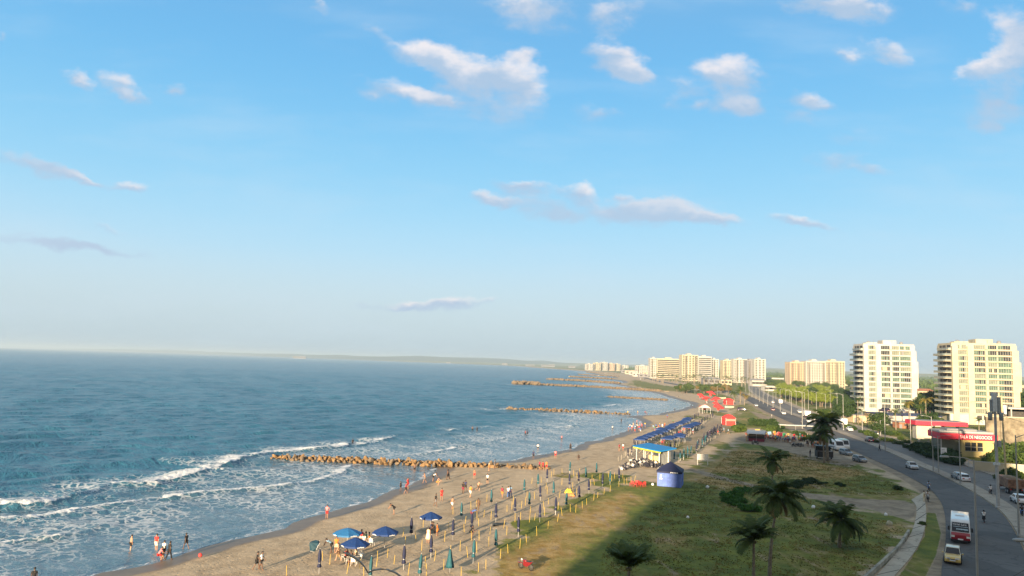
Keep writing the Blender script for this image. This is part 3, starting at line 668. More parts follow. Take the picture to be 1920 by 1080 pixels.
def skeleton(pose):
    q = POSES[pose]; hz = q['hip']; ln = R_(q['lean']); J = {}
    def up(h, y=0.0, x=0.0):      # point above the hip along the leaned spine
        return (x, math.sin(ln)*h+math.cos(ln)*y, hz+math.cos(ln)*h-math.sin(ln)*y)
    J['pelvis'] = (0, 0, hz); J['waist'] = up(.14); J['chest'] = up(.36); J['neck'] = up(.52); J['head'] = up(.60, .015); J['skull'] = up(.69, .03); J['crown'] = up(.765, .01)
    J['nose'] = up(.635, .115)
    for sd, (a1, a2), (b1, b2, out) in ((-1, q['legs'][0], q['arms'][0]), (1, q['legs'][1], q['arms'][1])):
        s = 'L' if sd < 0 else 'R'; w = 1.8 if q.get('wide') else 1.0
        h = (sd*.085, 0, hz-.03); k, a = limb(h, .43, .42, R_(a1), R_(a2)); k = (k[0]+sd*.01*w*2, k[1], k[2]); a = (a[0]+sd*.03*w, a[1], a[2])
        J['hip'+s] = h; J['knee'+s] = k; J['calf'+s] = tuple((k[i]*.62+a[i]*.38) for i in range(3)); J['ankle'+s] = a
        J['heel'+s] = (a[0], a[1]-.05, a[2]-.05); J['toe'+s] = (a[0]+sd*.02, a[1]+.15, a[2]-.055)
        S = up(.465, 0, sd*.165); e, wr = limb(S, .28, .25, R_(b1), R_(b2), 0)
        e = (e[0]+sd*out*.28, e[1], e[2]+.04*out); wr = (e[0]+(wr[0]-S[0])*1.0+sd*(out*.05-(.24 if q.get('wide') and out > .4 else 0)), wr[1], wr[2])
        J['sh'+s] = S; J['elb'+s] = e; J['wri'+s] = wr
        d = Vector(wr)-Vector(e); d = d.normalized()
        pm = Vector(wr)+d*.07; J['palm'+s] = tuple(pm)
        fx = Vector((0, 1, 0)) if abs(d.y) < .8 else Vector((0, 0, 1)); side = (fx-d*fx.dot(d)).normalized()
        inn = d.cross(side)*(-sd)
        for i, ln_ in enumerate((.060, .072, .066, .050)):
            b0 = pm+side*((i-1.5)*-.021)+d*.015; b1_ = b0+d*ln_*.55+inn*.008; b2_ = b1_+d*ln_*.4+inn*.024
            J['f%d%s0' % (i, s)] = tuple(b0); J['f%d%s1' % (i, s)] = tuple(b1_); J['f%d%s2' % (i, s)] = tuple(b2_)
        t0 = Vector(wr)+d*.03+side*.028; t1 = t0+d*.03+side*.022+inn*.012
        J['th'+s+'0'] = tuple(t0); J['th'+s+'1'] = tuple(t1)
    # stand the lowest foot on the ground
    if pose not in ('ride',):
        zmin = min(J[k][2] for k in J if k[:3] in ('toe', 'hee'))-.035
        if pose != 'seat': J = {k: (v[0], v[1], v[2]-zmin) for k, v in J.items()}
    return J
def skin_mesh(J, chains, rad, name, material, sub=1, grow=0.0):
    keys = []; idx = {}; E = []
    for ch in chains:
        for k in ch:
            if k not in idx: idx[k] = len(keys); keys.append(k)
        E += [(idx[a], idx[b]) for a, b in zip(ch[:-1], ch[1:])]
    me = bpy.data.meshes.new(name); me.from_pydata([J[k] for k in keys], E, [])
    ob = bpy.data.objects.new(name, me); col.objects.link(ob)
    md = ob.modifiers.new('skin', 'SKIN'); md.use_smooth_shade = True
    if sub: sb = ob.modifiers.new('sub', 'SUBSURF'); sb.levels = sub; sb.render_levels = sub
    for i, k in enumerate(keys):
        r = rad[k] if k in rad else rad[k.rstrip('LR')] if k.rstrip('LR') in rad else .01
        if not hasattr(r, '__len__'): r = (r, r)
        me.skin_vertices[0].data[i].radius = (r[0]+grow, r[1]+grow)
    me.skin_vertices[0].data[0].use_root = True
    dg = bpy.context.evaluated_depsgraph_get(); ev = ob.evaluated_get(dg)
    out = bpy.data.meshes.new_from_object(ev); out.name = name; out.materials.clear(); out.materials.append(material)
    bpy.data.objects.remove(ob); bpy.data.meshes.remove(me)
    return out
RAD = dict(pelvis=(.135, .10), waist=(.115, .085), chest=(.15, .105), neck=(.052, .055), head=(.065, .075), skull=(.078, .092), crown=(.045, .055), nose=(.014, .014),
           hip=(.085, .085), knee=(.052, .052), calf=(.056, .056), ankle=(.034, .036), heel=(.034, .034), toe=(.036, .026),
           sh=(.055, .055), elb=(.038, .038), wri=(.026, .026), palm=(.036, .022))
for s in 'LR':
    for i in range(4):
        for k in '012': RAD['f%d%s%s' % (i, s, k)] = .0095
    RAD['th'+s+'0'] = .013; RAD['th'+s+'1'] = .010
def cloth_mat(name, c): return mat('cloth_'+name, c, .85, var=.12, scale=6)
CL = {'black': (.012, .012, .014), 'dark blue': (.02, .03, .09), 'white': (.72, .70, .66), 'red': (.55, .03, .03), 'pink': (.75, .22, .24), 'grey': (.18, .18, .19), 'blue': (.05, .13, .38),
      'green': (.03, .26, .12), 'yellow': (.70, .48, .06), 'orange': (.72, .22, .04), 'maroon': (.22, .02, .05), 'cream': (.68, .60, .42), 'brown': (.12, .07, .04), 'teal': (.03, .28, .30), 'light blue': (.25, .45, .65)}
SK = {'a': mat('skin_brown', (.30, .15, .085), .55, var=.05), 'b': mat('skin_dark', (.13, .065, .04), .55, var=.05), 'c': mat('skin_tan', (.42, .24, .15), .55, var=.05)}
HAIR = mat('hair_black', (.012, .009, .008), .6)
PMESH = {}
def person_meshes(pose):
    if pose in PMESH: return PMESH[pose]
    J = skeleton(pose); d = {}
    ch = [['pelvis', 'waist', 'chest', 'neck', 'head', 'skull', 'crown'], ['skull', 'nose']]
    for s in 'LR':
        ch += [['pelvis', 'hip'+s, 'knee'+s, 'calf'+s, 'ankle'+s, 'toe'+s], ['ankle'+s, 'heel'+s], ['chest', 'sh'+s, 'elb'+s, 'wri'+s, 'palm'+s], ['wri'+s, 'th'+s+'0', 'th'+s+'1']]
        ch += [['palm'+s]+['f%d%s%s' % (i, s, k) for k in '012'] for i in range(4)]
    d['body'] = skin_mesh(J, ch, RAD, 'person', SK['a'], 1)
    wh = cloth_mat('white', CL['white'])
    half = lambda a, b, t: tuple(J[a][i]*(1-t)+J[b][i]*t for i in range(3))
    J2 = dict(J)
    for s in 'LR':
        J2['slv'+s] = half('sh'+s, 'elb'+s, .6); J2['cuf'+s] = half('hip'+s, 'knee'+s, .80); J2['low'+s] = half('knee'+s, 'ankle'+s, .88)
    J2['hem'] = half('pelvis', 'waist', -.05)
    R2 = dict(RAD); R2['slv'] = (.060, .060); R2['cuf'] = (.080, .080); R2['low'] = (.058, .058); R2['hem'] = (.145, .112); R2['neck'] = (.05, .05)
    for s in 'LR': R2['slv'+s] = R2['slv']; R2['cuf'+s] = R2['cuf']; R2['low'+s] = R2['low']
    J2['col'] = half('chest', 'neck', .78); R2['col'] = (.075, .06)
    d['shirt'] = skin_mesh(J2, [['hem', 'waist', 'chest', 'col']]+[['chest', 'sh'+s, 'slv'+s] for s in 'LR'], R2, 'shirt', wh, 1, .022)
    d['shorts'] = skin_mesh(J2, [['pelvis', 'hip'+s, 'cuf'+s] for s in 'LR']+[['pelvis', 'hemw']] if False else [['pelvis', 'hip'+s, 'cuf'+s] for s in 'LR'], R2, 'shorts', wh, 1, .018)
    d['trousers'] = skin_mesh(J2, [['pelvis', 'hip'+s, 'knee'+s, 'low'+s] for s in 'LR'], R2, 'trousers', wh, 1, .020)
    # dress: skirt falling from the waist
    hz = J['pelvis']
    mb = MB(); mb.lathe([(.30, hz[2]-.52), (.25, hz[2]-.25), (.19, hz[2]), (.15, hz[2]+.16), (.18, hz[2]+.36), (.13, hz[2]+.47)], 12, (0, hz[1]+.02, 0), wob=.06, sy=.78)
    d['dress'] = mb.mesh('dress', wh, True)
    c = Vector(J['skull']); up = (Vector(J['crown'])-Vector(J['head'])).normalized()
    mb = MB(); mb.sph((c.x, c.y-.018, c.z+.035), .105, 10, 8, .95, 1.02, .92)
    mb.v = [v for v in mb.v]; d['hair'] = mb.mesh('hair', HAIR, True)
    # trim the cap to a hairline: drop faces low in front
    bm = bmesh.new(); bm.from_mesh(d['hair'])
    dl = [f for f in bm.faces if (f.calc_center_median()-c).dot(up) < .02 and f.calc_center_median().y > c.y-.02 or (f.calc_center_median()-c).dot(up) < -.05]
    bmesh.ops.delete(bm, geom=dl, context='FACES'); bm.to_mesh(d['hair']); bm.free()
    mb = MB(); mb.sph((c.x, c.y-.035, c.z-.06), .095, 10, 8, 1.0, .7, 1.9); d['long_hair'] = mb.mesh('long_hair', HAIR, True)
    # eyes and mouth in one small mesh
    mb = MB()
    f = Vector((0, 1, 0)); 
    mb.sph((c.x+.032, c.y+.088, c.z+.005), .012, 6, 4); d['eyeR'] = mb.mesh('eye', HAIR, True)
    mb = MB(); mb.sph((c.x-.032, c.y+.088, c.z+.005), .012, 6, 4); d['eyeL'] = mb.mesh('eye', HAIR, True)
    mb = MB(); mb.box(c.x-.025, c.y+.075, c.z-.058, c.x+.025, c.y+.092, c.z-.050)
    d['mouth'] = mb.mesh('mouth', mat('lips', (.25, .07, .05), .6), True)
    PMESH[pose] = d; return d
def child(name, me, par, m=None):
    o = bpy.data.objects.new(name, me); col.objects.link(o); o.parent = par
    if m is not None:
        o.material_slots[0].link = 'OBJECT'; o.material_slots[0].material = m
    return o
USED_LABELS = {}
def person(xy, pose, face_deg, top, bottom, skin, label, group=None, z=0.0, sc=1.0, hair='short', trunk=None, detail=True):
    """face_deg: heading of the face, 0 = away from the camera (+Y), 90 = to the right"""
    d = person_meshes(pose)
    if USED_LABELS.get(label) and not group: print('DUPLICATE LABEL', label)
    USED_LABELS[label] = 1
    o = bpy.data.objects.new('person', d['body']); col.objects.link(o)
    o.location = (xy[0], xy[1], z); o.rotation_euler = (0, 0, -R_(face_deg)); o.scale = (sc, sc, sc)
    o.material_slots[0].link = 'OBJECT'; o.material_slots[0].material = SK[skin]
    tag(o, label, 'person', group)
    if bottom == 'dress': child('dress', d['dress'], o, cloth_mat(top, CL[top]))
    else:
        if top and top != 'bare': child('shirt', d['shirt'], o, cloth_mat(top, CL[top]))
        if bottom:
            long_ = bottom.startswith('long '); b = bottom.replace('long ', '')
            child('trousers' if long_ else 'shorts', d['trousers' if long_ else 'shorts'], o, cloth_mat(b, CL[b]))
    child('hair', d['long_hair' if hair == 'long' else 'hair'], o)
    if detail: child('eye', d['eyeL'], o); child('eye', d['eyeR'], o); child('mouth', d['mouth'], o)
    return o
def ground_z(x, y):
    d, _ = seg_dist(np.array([x]), np.array([y]), SHORE); ins = inside(np.array([x]), np.array([y]), LANDPOLY)[0]
    sd = float(d[0])*(1 if ins else -1); return float(np.clip(SEA_Z+.034*sd, -2.4, 0)), sd

PEOPLE = [
 # near shore and shallows: (fn, x, y, pose, facing, top, bottom, skin, label)
 (Z2, 552, 622, 'akimbo', 200, 'pink', 'red', 'a', 'person in pink top and red shorts standing with back to the water edge'),
 (Z2, 1075, 600, 'bend', -120, 'black', 'black', 'a', 'person in black shirt stooping on the beach seaward of the parasols'),
 (Z2, 1127, 402, 'stand', -60, 'black', 'black', 'b', 'small person in black left of the pair in red'),
 (Z2, 1180, 392, 'stand', 120, 'red', 'red', 'a', 'person in bright red at the curved water edge, further of a pair'),
 (Z2, 1167, 428, 'walk', 60, 'maroon', 'black', 'a', 'person in maroon top and black shorts, nearer of a pair at the water edge'),
 (Z2, 1235, 262, 'stand', 10, 'bare', 'black', 'b', 'person wading near the tan boulder groyne'),
 (Z2, 1313, 345, 'walk', 250, 'bare', 'grey', 'a', 'shirtless person in grey shorts walking up the sand by the bay'),
 (Z2, 1380, 332, 'bend', 90, 'white', 'black', 'a', 'person in white top bending over on the sand below the boulder groyne'),
 (Z2, 1412, 364, 'crouch', 120, 'bare', 'orange', 'c', 'person crouching on the sand below the boulder groyne'),
 (Z2, 1493, 324, 'stride', 230, 'bare', 'black', 'b', 'slim person in black shorts leaning as they stride below the groyne'),
 (Z2, 1397, 538, 'stride', 100, 'black', 'grey', 'b', 'person in black top and grey shorts striding beside the one in red'),
 (Z2, 1445, 492, 'akimbo', 150, 'red', 'red', 'a', 'person in a loose red shirt on the open sand among walkers'),
 (Z2, 1528, 562, 'walk', 30, 'bare', 'white', 'a', 'shirtless person in white shorts in front of the teal folded parasol'),
 (Z2, 1612, 440, 'stand', 200, 'black', 'maroon', 'b', 'person in black top and maroon shorts, nearer of two together on open sand'),
 (Z2, 1632, 424, 'stride', 200, 'dark blue', 'black', 'b', 'person in dark blue, half hidden behind another on open sand'),
 (Z2, 2, 1034, 'walk', 80, 'black', 'black', 'b', 'person in black walking left of the one in white shirt on the near beach'),
 (Z2, 38, 1034, 'stride', 100, 'white', 'black', 'b', 'person in white shirt and black shorts walking on the near beach'),
 (Z1 := (lambda x, y: P(x/3.6, 780+y/3.6)), 883, 888, 'stand', 40, 'bare', 'black', 'c', 'shirtless person in black shorts wading alone in the shallows, leftmost of the bathers'),
 (Z1, 1055, 890, 'stand', 190, 'red', 'white', 'c', 'person in red top and white shorts in the shallows behind the wading group'),
 (Z1, 1070, 950, 'crouch', 60, 'pink', 'red', 'a', 'person crouching in pink and red in the shallow film of water'),
 (Z1, 1103, 940, 'stand', 20, 'white', 'black', 'c', 'person in white top and black shorts in the wading group, back to camera'),
 (Z1, 1140, 952, 'stride', 30, 'black', 'long black', 'b', 'person in black top and long black trousers at the right of the wading group'),
 (Z1, 1256, 878, 'walk', 300, 'black', 'black', 'b', 'person all in black walking through the shallows right of the wading group'),
 (Z1, 224, 1150, 'stand', 330, 'black', 'black', 'b', 'person in black cut off by the bottom edge at far left in the water'),
 # open sand towards the groyne
 (Z3, 85, 322, 'stride', 230, 'grey', 'black', 'b', 'person in grey top and black shorts leaning forward beyond the red shirt'),
 (Z3, 288, 325, 'stand', 160, 'bare', 'red', 'a', 'shirtless person in red shorts standing on sand behind the ball players'),
 (Z3, 318, 420, 'run', 60, 'bare', 'brown', 'c', 'shirtless person in brown shorts running among the walkers'),
 (Z3, 390, 366, 'stand', 190, 'white', 'black', 'c', 'person in white top and black shorts standing alone mid beach'),
 (Z3, 257, 468, 'walk', 30, 'orange', 'white', 'c', 'person in orange top and white shorts crossing the sand'),
 (Z3, 505, 472, 'walk', 200, 'maroon', 'orange', 'a', 'person in maroon top and orange shorts left of the couple in jeans'),
 (Z3, 552, 476, 'stand', 170, 'white', 'long blue', 'a', 'person in white top and long blue jeans, left one of a couple'),
 (Z3, 568, 470, 'stride', 10, 'light blue', 'long blue', 'a', 'person in pale blue top and long blue jeans, right one of a couple'),
 (Z3, 403, 262, 'stand', 100, 'cream', 'orange', 'c', 'person in cream top beside the sand end of the groyne'),
 (Z3, 446, 246, 'stand', 100, 'grey', 'grey', 'b', 'person in grey right beside the boulders of the groyne'),
 (Z3, 797, 254, 'stand', 210, 'maroon', 'black', 'a', 'left one of three people in red swimwear by the groyne end'),
 (Z3, 821, 256, 'walk', 170, 'red', 'maroon', 'a', 'middle one of three people in red swimwear by the groyne end'),
 (Z3, 849, 256, 'stand', 150, 'orange', 'red', 'c', 'right one of three people in red swimwear by the groyne end'),
 (Z3, 748, 162, 'stand', 190, 'dark blue', 'black', 'b', 'person in dark blue at the water edge beyond the groyne'),
 (Z3, 920, 162, 'akimbo', 180, 'pink', 'red', 'a', 'person in pink swimwear at the water edge beyond the groyne'),
 (Z3, 1037, 94, 'stand', 180, 'black', 'dress', 'b', 'person in a black dress at the water edge of the second bay'),
 (Z3, 1103, 178, 'crouch', 200, 'black', 'black', 'b', 'person in black squatting alone on the middle of the wide sand'),
 (Z3, 1417, 108, 'stand', 150, 'maroon', 'brown', 'a', 'person in maroon near the blue roofed kiosk, left of the one in white'),
 (Z3, 1447, 104, 'stand', 200, 'white', 'red', 'a', 'person in white top and red shorts left of the blue roofed kiosk'),
 (Z3, 268, 645, 'bend', 60, 'blue', 'maroon', 'b', 'person in blue bending behind a folded navy parasol'),
 (Z3, 320, 575, 'walk', 200, 'brown', 'long brown', 'b', 'slim person in brown walking between the yellow posts'),
 (Z3, 255, 772, 'crouch', 100, 'black', 'black', 'b', 'person in black squatting at the foot of a folded navy parasol'),
 # parasol customers
 (Z2, 1383, 748, 'seat', 250, 'black', 'black', 'b', 'person in black sitting under the furthest open navy parasol'),
 (Z2, 1362, 745, 'seat', 100, 'dark blue', 'dark blue', 'b', 'person in dark blue seated beside the one in black under the far navy parasol'),
 (Z2, 1340, 826, 'stand', 10, 'cream', 'dress', 'a', 'person in a long cream dress standing before the furthest open parasol'),
 (Z2, 1411, 770, 'stand', 280, 'orange', 'orange', 'a', 'small person in orange right of the furthest open parasol'),
 (Z2, 822, 812, 'seat', 200, 'red', 'white', 'a', 'person in red sitting behind the nearest navy parasol'),
 (Z2, 858, 828, 'seat', 250, 'green', 'white', 'a', 'person in green sitting between the two near navy parasols'),
 (Z2, 884, 838, 'seat', 260, 'orange', 'brown', 'c', 'person in orange seated at the right of the beach party'),
 (Z2, 838, 842, 'seat', 170, 'white', 'grey', 'c', 'person in white sitting in the middle of the beach party'),
 (Z2, 640, 962, 'stride', 250, 'bare', 'brown', 'c', 'shirtless person in brown shorts standing left of the nearest navy parasol'),
 (Z2, 585, 900, 'bend', 240, 'light blue', 'black', 'b', 'person in pale blue bending by the tilted teal parasol'),
 (Z2, 622, 905, 'stand', 160, 'orange', 'cream', 'a', 'person in orange and cream between the light blue and navy parasols'),
 (Z2, 738, 985, 'seat', 180, 'black', 'black', 'b', 'person in black sitting under the front of the nearest navy parasol'),
 (Z2, 782, 962, 'seat', 220, 'cream', 'white', 'c', 'person in cream and white sitting under the right edge of the nearest parasol'),
 (Z2, 700, 968, 'seat', 120, 'red', 'black', 'a', 'person in red sitting under the left edge of the nearest navy parasol'),
]
def add_people():
    for fn, x, y, pose, face, top, bot, sk, lab in PEOPLE:
        xy = fn(x, y); gz, sd = ground_z(*xy)
        z = gz if sd > -12 else -.9
        if sd < 0: z = max(gz, SEA_Z-.35 if sd > -25 else -1.2)
        hair = 'long' if bot == 'dress' or 'in cream top beside' in lab else 'short'
        small = 'small person' in lab
        person(xy, pose, face, top, bot, sk, lab, z=z, sc=(.82 if small else random.uniform(.97, 1.04)), hair=hair)
    # bathers
    Z5 = lambda x, y: P(480+x/3.31, 780+y/3.31)
    for fn, x, y, top, sk, lab in [(Z5,1343,84,'bare','b','left one of two bathers standing waist deep beyond the groyne'),(Z5,1372,88,'black','b','right one of two bathers standing waist deep beyond the groyne'),
        (Z5,1672,112,'red','a','bather in red in the shallow surf of the second bay'),(Z5,1684,110,'dark blue','b','bather in dark blue beside the one in red in the second bay'),
        (Z5,1897,142,'pink','a','bather in pink close to the shore of the second bay'),(Z5,1750,198,'white','c','bather in white alone in smooth water beyond the groyne'),
        (Z4,220,440,'black','b','bather in black seaward of the crowded water edge'),(Z4,140,508,'white','c','bather in white seaward of the crowded water edge'),
        (Z5,600,168,'black','b','bather in black riding the outer breaking wave'),(Z4,713,340,'black','b','person in black at the far bay shore'),(Z4,745,216,'grey','b','bather in grey in the furthest bay')]:
        xy = fn(x, y); person(xy, random.choice(['stand', 'akimbo']), random.randint(0, 359), top, 'black', sk, lab, z=SEA_Z-.45)
    # far crowd at the water edge of the second bay, and other far groups
    tops = ['white','red','black','pink','yellow','blue','maroon','light blue','grey','orange','green','cream']
    bots = ['black','red','blue','white','grey','maroon']
    def crowd(pts, place, group, fn=None):
        combos = [(t, b) for t in tops for b in bots if t != b]; random.shuffle(combos)
        for i, (x, y) in enumerate(pts):
            t, b = combos[i % len(combos)]; xy = fn(x, y) if fn else P(x, y); gz, sd = ground_z(*xy)
            person(xy, random.choice(['stand', 'walk', 'stride', 'akimbo']), random.randint(0, 359), t, b, random.choice('abac'), 'person in %s top and %s shorts, %s' % (t, b, place), group=group, z=max(gz, -.5), hair=random.choice(['short', 'short', 'long']), detail=False)
    crowd([(285,522),(300,505),(318,515),(335,498),(348,520),(360,490),(372,508),(385,525),(398,548),(392,470),(410,498),(345,540),(440,492),(364,462),(330,478)], 'crowd at the far water edge', 'people crowding the water edge', Z4)
    crowd([(515,520),(528,535),(540,512),(550,540),(562,522),(575,548),(535,550),(598,508),(620,498)], 'beside the blue canopies', 'people beside the canopies', Z4)
    crowd([(643,418),(878,314),(697,470),(575,498),(440,375),(372,370),(455,378),(280,372)], 'alone on the far sand', 'people on the far sand', Z4)
    crowd([(880,560),(1205,560),(1165,545),(1140,540),(1110,560),(1040,570)], 'beside the inland parasols', 'people by the inland parasols', Z4)
add_people()
# ------------------------------------------------------------------ parasols, posts, beach things
M_NAVY = mat('navy_canvas', (.008, .014, .055), .75, var=.15, scale=5, bump=.2); M_BLUE = mat('royal_blue_canvas', (.003, .032, .145), .7, var=.10, scale=4, bump=.15)
M_TEAL = mat('teal_canvas', (.010, .085, .115), .75, var=.15, scale=5, bump=.2); M_SKY = mat('light_blue_canvas', (.015, .13, .32), .7, var=.10, scale=4)
M_POLE = mat('galvanised_pole', (.40, .40, .40), .45, metal=.6, var=.05); M_WHITE = mat('white_print', (.75, .75, .75), .6, var=.02)
M_YEL = mat('yellow_paint', (.50, .34, .05), .6, var=.12, scale=7, bump=.1); M_WOODD = mat('dark_wood', (.08, .055, .035), .8)
def closed_parasol(m, cname):
    t = empty('beach_parasol', (0, 0, 0)); tag(t, 'folded parasol', 'parasol')
    MB().tube([(0, 0, -.3), (0, 0, 2.28)], .026, 7).build('pole', M_POLE, t)
    mb = MB(); n = 16
    prof = [(.03, 2.25), (.075, 2.12), (.115, 1.85), (.14, 1.55), (.135, 1.20), (.095, .98), (.105, .92), (.165, .74), (.17, .60), (.10, .56)]
    mb.lathe(prof, n, wob=.22); mb.build('canopy', m, t, True)
    MB().lathe([(.108, .95), (.115, .975), (.108, 1.0)], 12).build('strap', M_POLE, t)
    MB().lathe([(.02, 2.25), (.035, 2.29), (.02, 2.34), (.004, 2.36)], 8).build('finial', M_POLE, t, True)
    return Proto(t)
def loose_parasol(m):
    t = empty('beach_parasol', (0, 0, 0)); tag(t, 'loosely folded', 'parasol')
    MB().tube([(0, 0, -.3), (0, 0, 2.2)], .026, 7).build('pole', M_POLE, t)
    MB().lathe([(.03, 2.15), (.11, 2.0), (.14, 1.8), (.17, 1.5), (.24, 1.1), (.32, .7), (.34, .45), (.20, .42)], 16, wob=.28).build('canopy', m, t, True)
    MB().lathe([(.02, 2.15), (.035, 2.19), (.02, 2.24), (.004, 2.26)], 8).build('finial', M_POLE, t, True)
    return Proto(t)
def open_parasol(m, R=1.35, lab='', sides=8, apex=2.35, eave=1.72):
    t = empty('beach_parasol', (0, 0, 0)); tag(t, lab, 'parasol')
    MB().tube([(0, 0, -.3), (0, 0, apex+.02)], .028, 8).build('pole', M_POLE, t)
    mb = MB(); vs = [(0, 0, apex)]; fs = []
    rings = [(.33, .035), (.66, .02), (1.0, 0.0)]
    for (f, sag) in rings:
        for k in range(sides*2):
            an = PI*k/sides; mid = (k % 2); rr = R*f*(1 if not mid else math.cos(PI/sides)*(1-.02))
            vs.append((rr*math.cos(an), rr*math.sin(an), apex+(eave-apex)*f+sag-(0 if not mid else .02*f)))
    n = sides*2
    for k in range(n): fs.append((0, 1+k, 1+(k+1) % n))
    for r in range(2):
        for k in range(n): a = 1+r*n; b = 1+(r+1)*n; fs.append((a+k, b+k, b+(k+1) % n, a+(k+1) % n))
    mb.add(vs, fs); c = mb.build('canopy', m, t)
    sol = c.modifiers.new('thickness', 'SOLIDIFY'); sol.thickness = .012
    mb = MB(); base = len(vs)-n
    for k in range(n):
        a = vs[base+k]; b = vs[base+(k+1) % n]; mb.quad(a, b, (b[0], b[1], b[2]-.17), (a[0], a[1], a[2]-.17))
    v = mb.build('valance', m, c); s2 = v.modifiers.new('thickness', 'SOLIDIFY'); s2.thickness = .008
    for k in range(sides):      # white printed mark on the valance panels
        if k % 2: continue
        an = 2*PI*(k+.5)/sides; cx, cy = math.cos(an), math.sin(an); rr = R*math.cos(PI/sides)+.012; z = eave-.11
        mb = MB()
        def q(u0, u1, z0, z1): mb.quad((cx*rr-cy*u0, cy*rr+cx*u0, z0), (cx*rr-cy*u1, cy*rr+cx*u1, z0), (cx*rr-cy*u1, cy*rr+cx*u1, z1), (cx*rr-cy*u0, cy*rr+cx*u0, z1))
        for i in range(9):
            if i != 4: q(-.36+i*.08, -.30+i*.08, z-.045, z+.035)
        q(-.05, .05, z-.01, z+.075)
        o = mb.build('emblem', M_WHITE, c); o.modifiers.new('thickness', 'SOLIDIFY').thickness = .004
    for k in range(sides):
        an = 2*PI*k/sides; MB().tube([(0, 0, apex-.05), (R*.97*math.cos(an), R*.97*math.sin(an), eave-.03)], .009, 4).build('rib', M_POLE, t)
    return Proto(t)
pN = closed_parasol(M_NAVY, 'navy'); pT = closed_parasol(M_TEAL, 'teal'); pL = loose_parasol(M_TEAL)
GCL = 'folded parasols among the yellow posts'
def lean(o, a=.03):
    o.rotation_euler = (random.gauss(0, a), random.gauss(0, a), random.random()*6.28)
CLOSED = [(Z3,278,980,'t'),(Z3,457,885,'t'),(Z3,120,800,'n'),(Z3,268,738,'n'),(Z3,186,645,'t'),(Z3,456,660,'n'),(Z3,605,605,'n'),(Z3,420,535,'t'),(Z3,675,440,'t'),(Z3,785,388,'t'),(Z3,855,345,'n'),(Z3,716,552,'t'),
 (Z3,803,492,'n'),(Z3,906,462,'t'),(Z3,797,658,'n'),(Z3,630,775,'n'),(Z3,920,604,'n'),(Z3,1003,555,'t'),(Z3,1107,498,'n'),(Z3,1030,394,'n'),(Z3,1100,364,'n'),(Z3,1031,285,'t'),(Z3,1160,335,'t'),(Z3,1181,440,'n'),(Z3,1240,296,'t'),
 (Z3,1284,388,'n'),(Z3,1345,368,'t'),(Z3,1418,344,'n'),(Z2,490,1062,'n'),(Z2,1148,1032,'n'),(Z2,1208,785,'n'),(Z2,1362,940,'n'),(Z2,1270,1110,'t'),(Z2,886,1120,'t')]
for fn, x, y, c in CLOSED:
    pr = pN if c == 'n' else pT
    o = pr.place(fn(x, y), sc=random.uniform(.96, 1.04), group=GCL, label='folded %s beach parasol tied round its pole among the yellow posts in the sand' % ('navy blue' if c == 'n' else 'teal')); lean(o)
o = pL.place(Z3(97, 1052), label='loosely folded teal parasol with a flaring hem, nearest of the teal ones', group=GCL); lean(o)
# open ones
pO = open_parasol(M_BLUE, 1.42, 'open blue parasol'); pS = open_parasol(M_SKY, 1.5, 'open light blue parasol with a low wide canopy shading the beach party', eave=1.85)
pO.place(Z2(768, 968), .2, label='open royal blue parasol, nearest of the open ones, over a seated beach party', group='open parasols')
pO.place(Z2(1001, 868), .35, label='open royal blue parasol standing empty right of the beach party', group='open parasols')
pO.place(Z2(1358, 730), .1, label='open royal blue parasol furthest along the sand, shading people in dark clothes', sc=.95, group='open parasols')
pS.place(Z2(706, 885), .3, group='open parasols')
o = open_parasol(mat('dark_teal_canvas', (.008, .045, .07), .75), .62, 'dark teal parasol tipped over beside the beach party').place(Z2(545, 905), .4, group='open parasols'); o.rotation_euler = (.35, -.9, .3)
# folded canvas lying down, yellow cloth, red heap
def lying(fn, x, y, m, lab, ln=1.7):
    c = fn(x, y); t = empty('beach_parasol', (c[0], c[1], .16), .4, lab, 'parasol')
    MB().tube([(-ln*.7, 0, 0), (ln*.75, 0, 0)], .025, 6).build('pole', M_POLE, t)
    MB().tube([(-ln*.55, 0, 0), (-ln*.35, 0, .02), (0, 0, .03), (ln*.3, 0, .01), (ln*.5, 0, 0)], [.16, .22, .17, .12, .03], 10).build('canopy', m, t, True)
lying(Z3, 485, 688, mat('black_canvas', (.012, .02, .03), .7), 'dark parasol lying flat on the sand between the yellow posts')
def cloth(fn, x, y, m, w, d, h, lab, name, cat):
    c = fn(x, y); n = 14; g = np.linspace(-1, 1, n); U, V = np.meshgrid(g, g)
    Zc = h*(1-np.clip(np.abs(U)**2.5, 0, 1))*(1-np.clip(np.abs(V)**2.5, 0, 1))*(1+.35*fbm(U*3, V*3, 2.0, 3, 2))+.02
    vs = np.stack([U*w/2*(1+.1*np.sin(V*5)), V*d/2*(1+.1*np.sin(U*4)), Zc], -1).reshape(-1, 3)
    mb = MB(); mb.add([tuple(v) for v in vs], [(i*n+j, i*n+j+1, (i+1)*n+j+1, (i+1)*n+j) for i in range(n-1) for j in range(n-1)])
    o = mb.build(name, m, None, True, loc=(c[0], c[1], 0)); o.modifiers.new('thickness', 'SOLIDIFY').thickness = .02; return tag(o, lab, cat)
cloth(Z3, 1022, 432, mat('yellow_cloth', (.72, .50, .05), .8, bump=.3), 1.2, 1.0, .6, 'bright yellow sheet draped over beach gear among the folded parasols', 'draped_sheet', 'sheet')
cloth(Z3, 1046, 455, mat('orange_cloth', (.62, .22, .08), .8, bump=.3), 1.0, .8, .35, 'small orange bundle lying beside the bright yellow sheet', 'cloth_bundle', 'bundle')
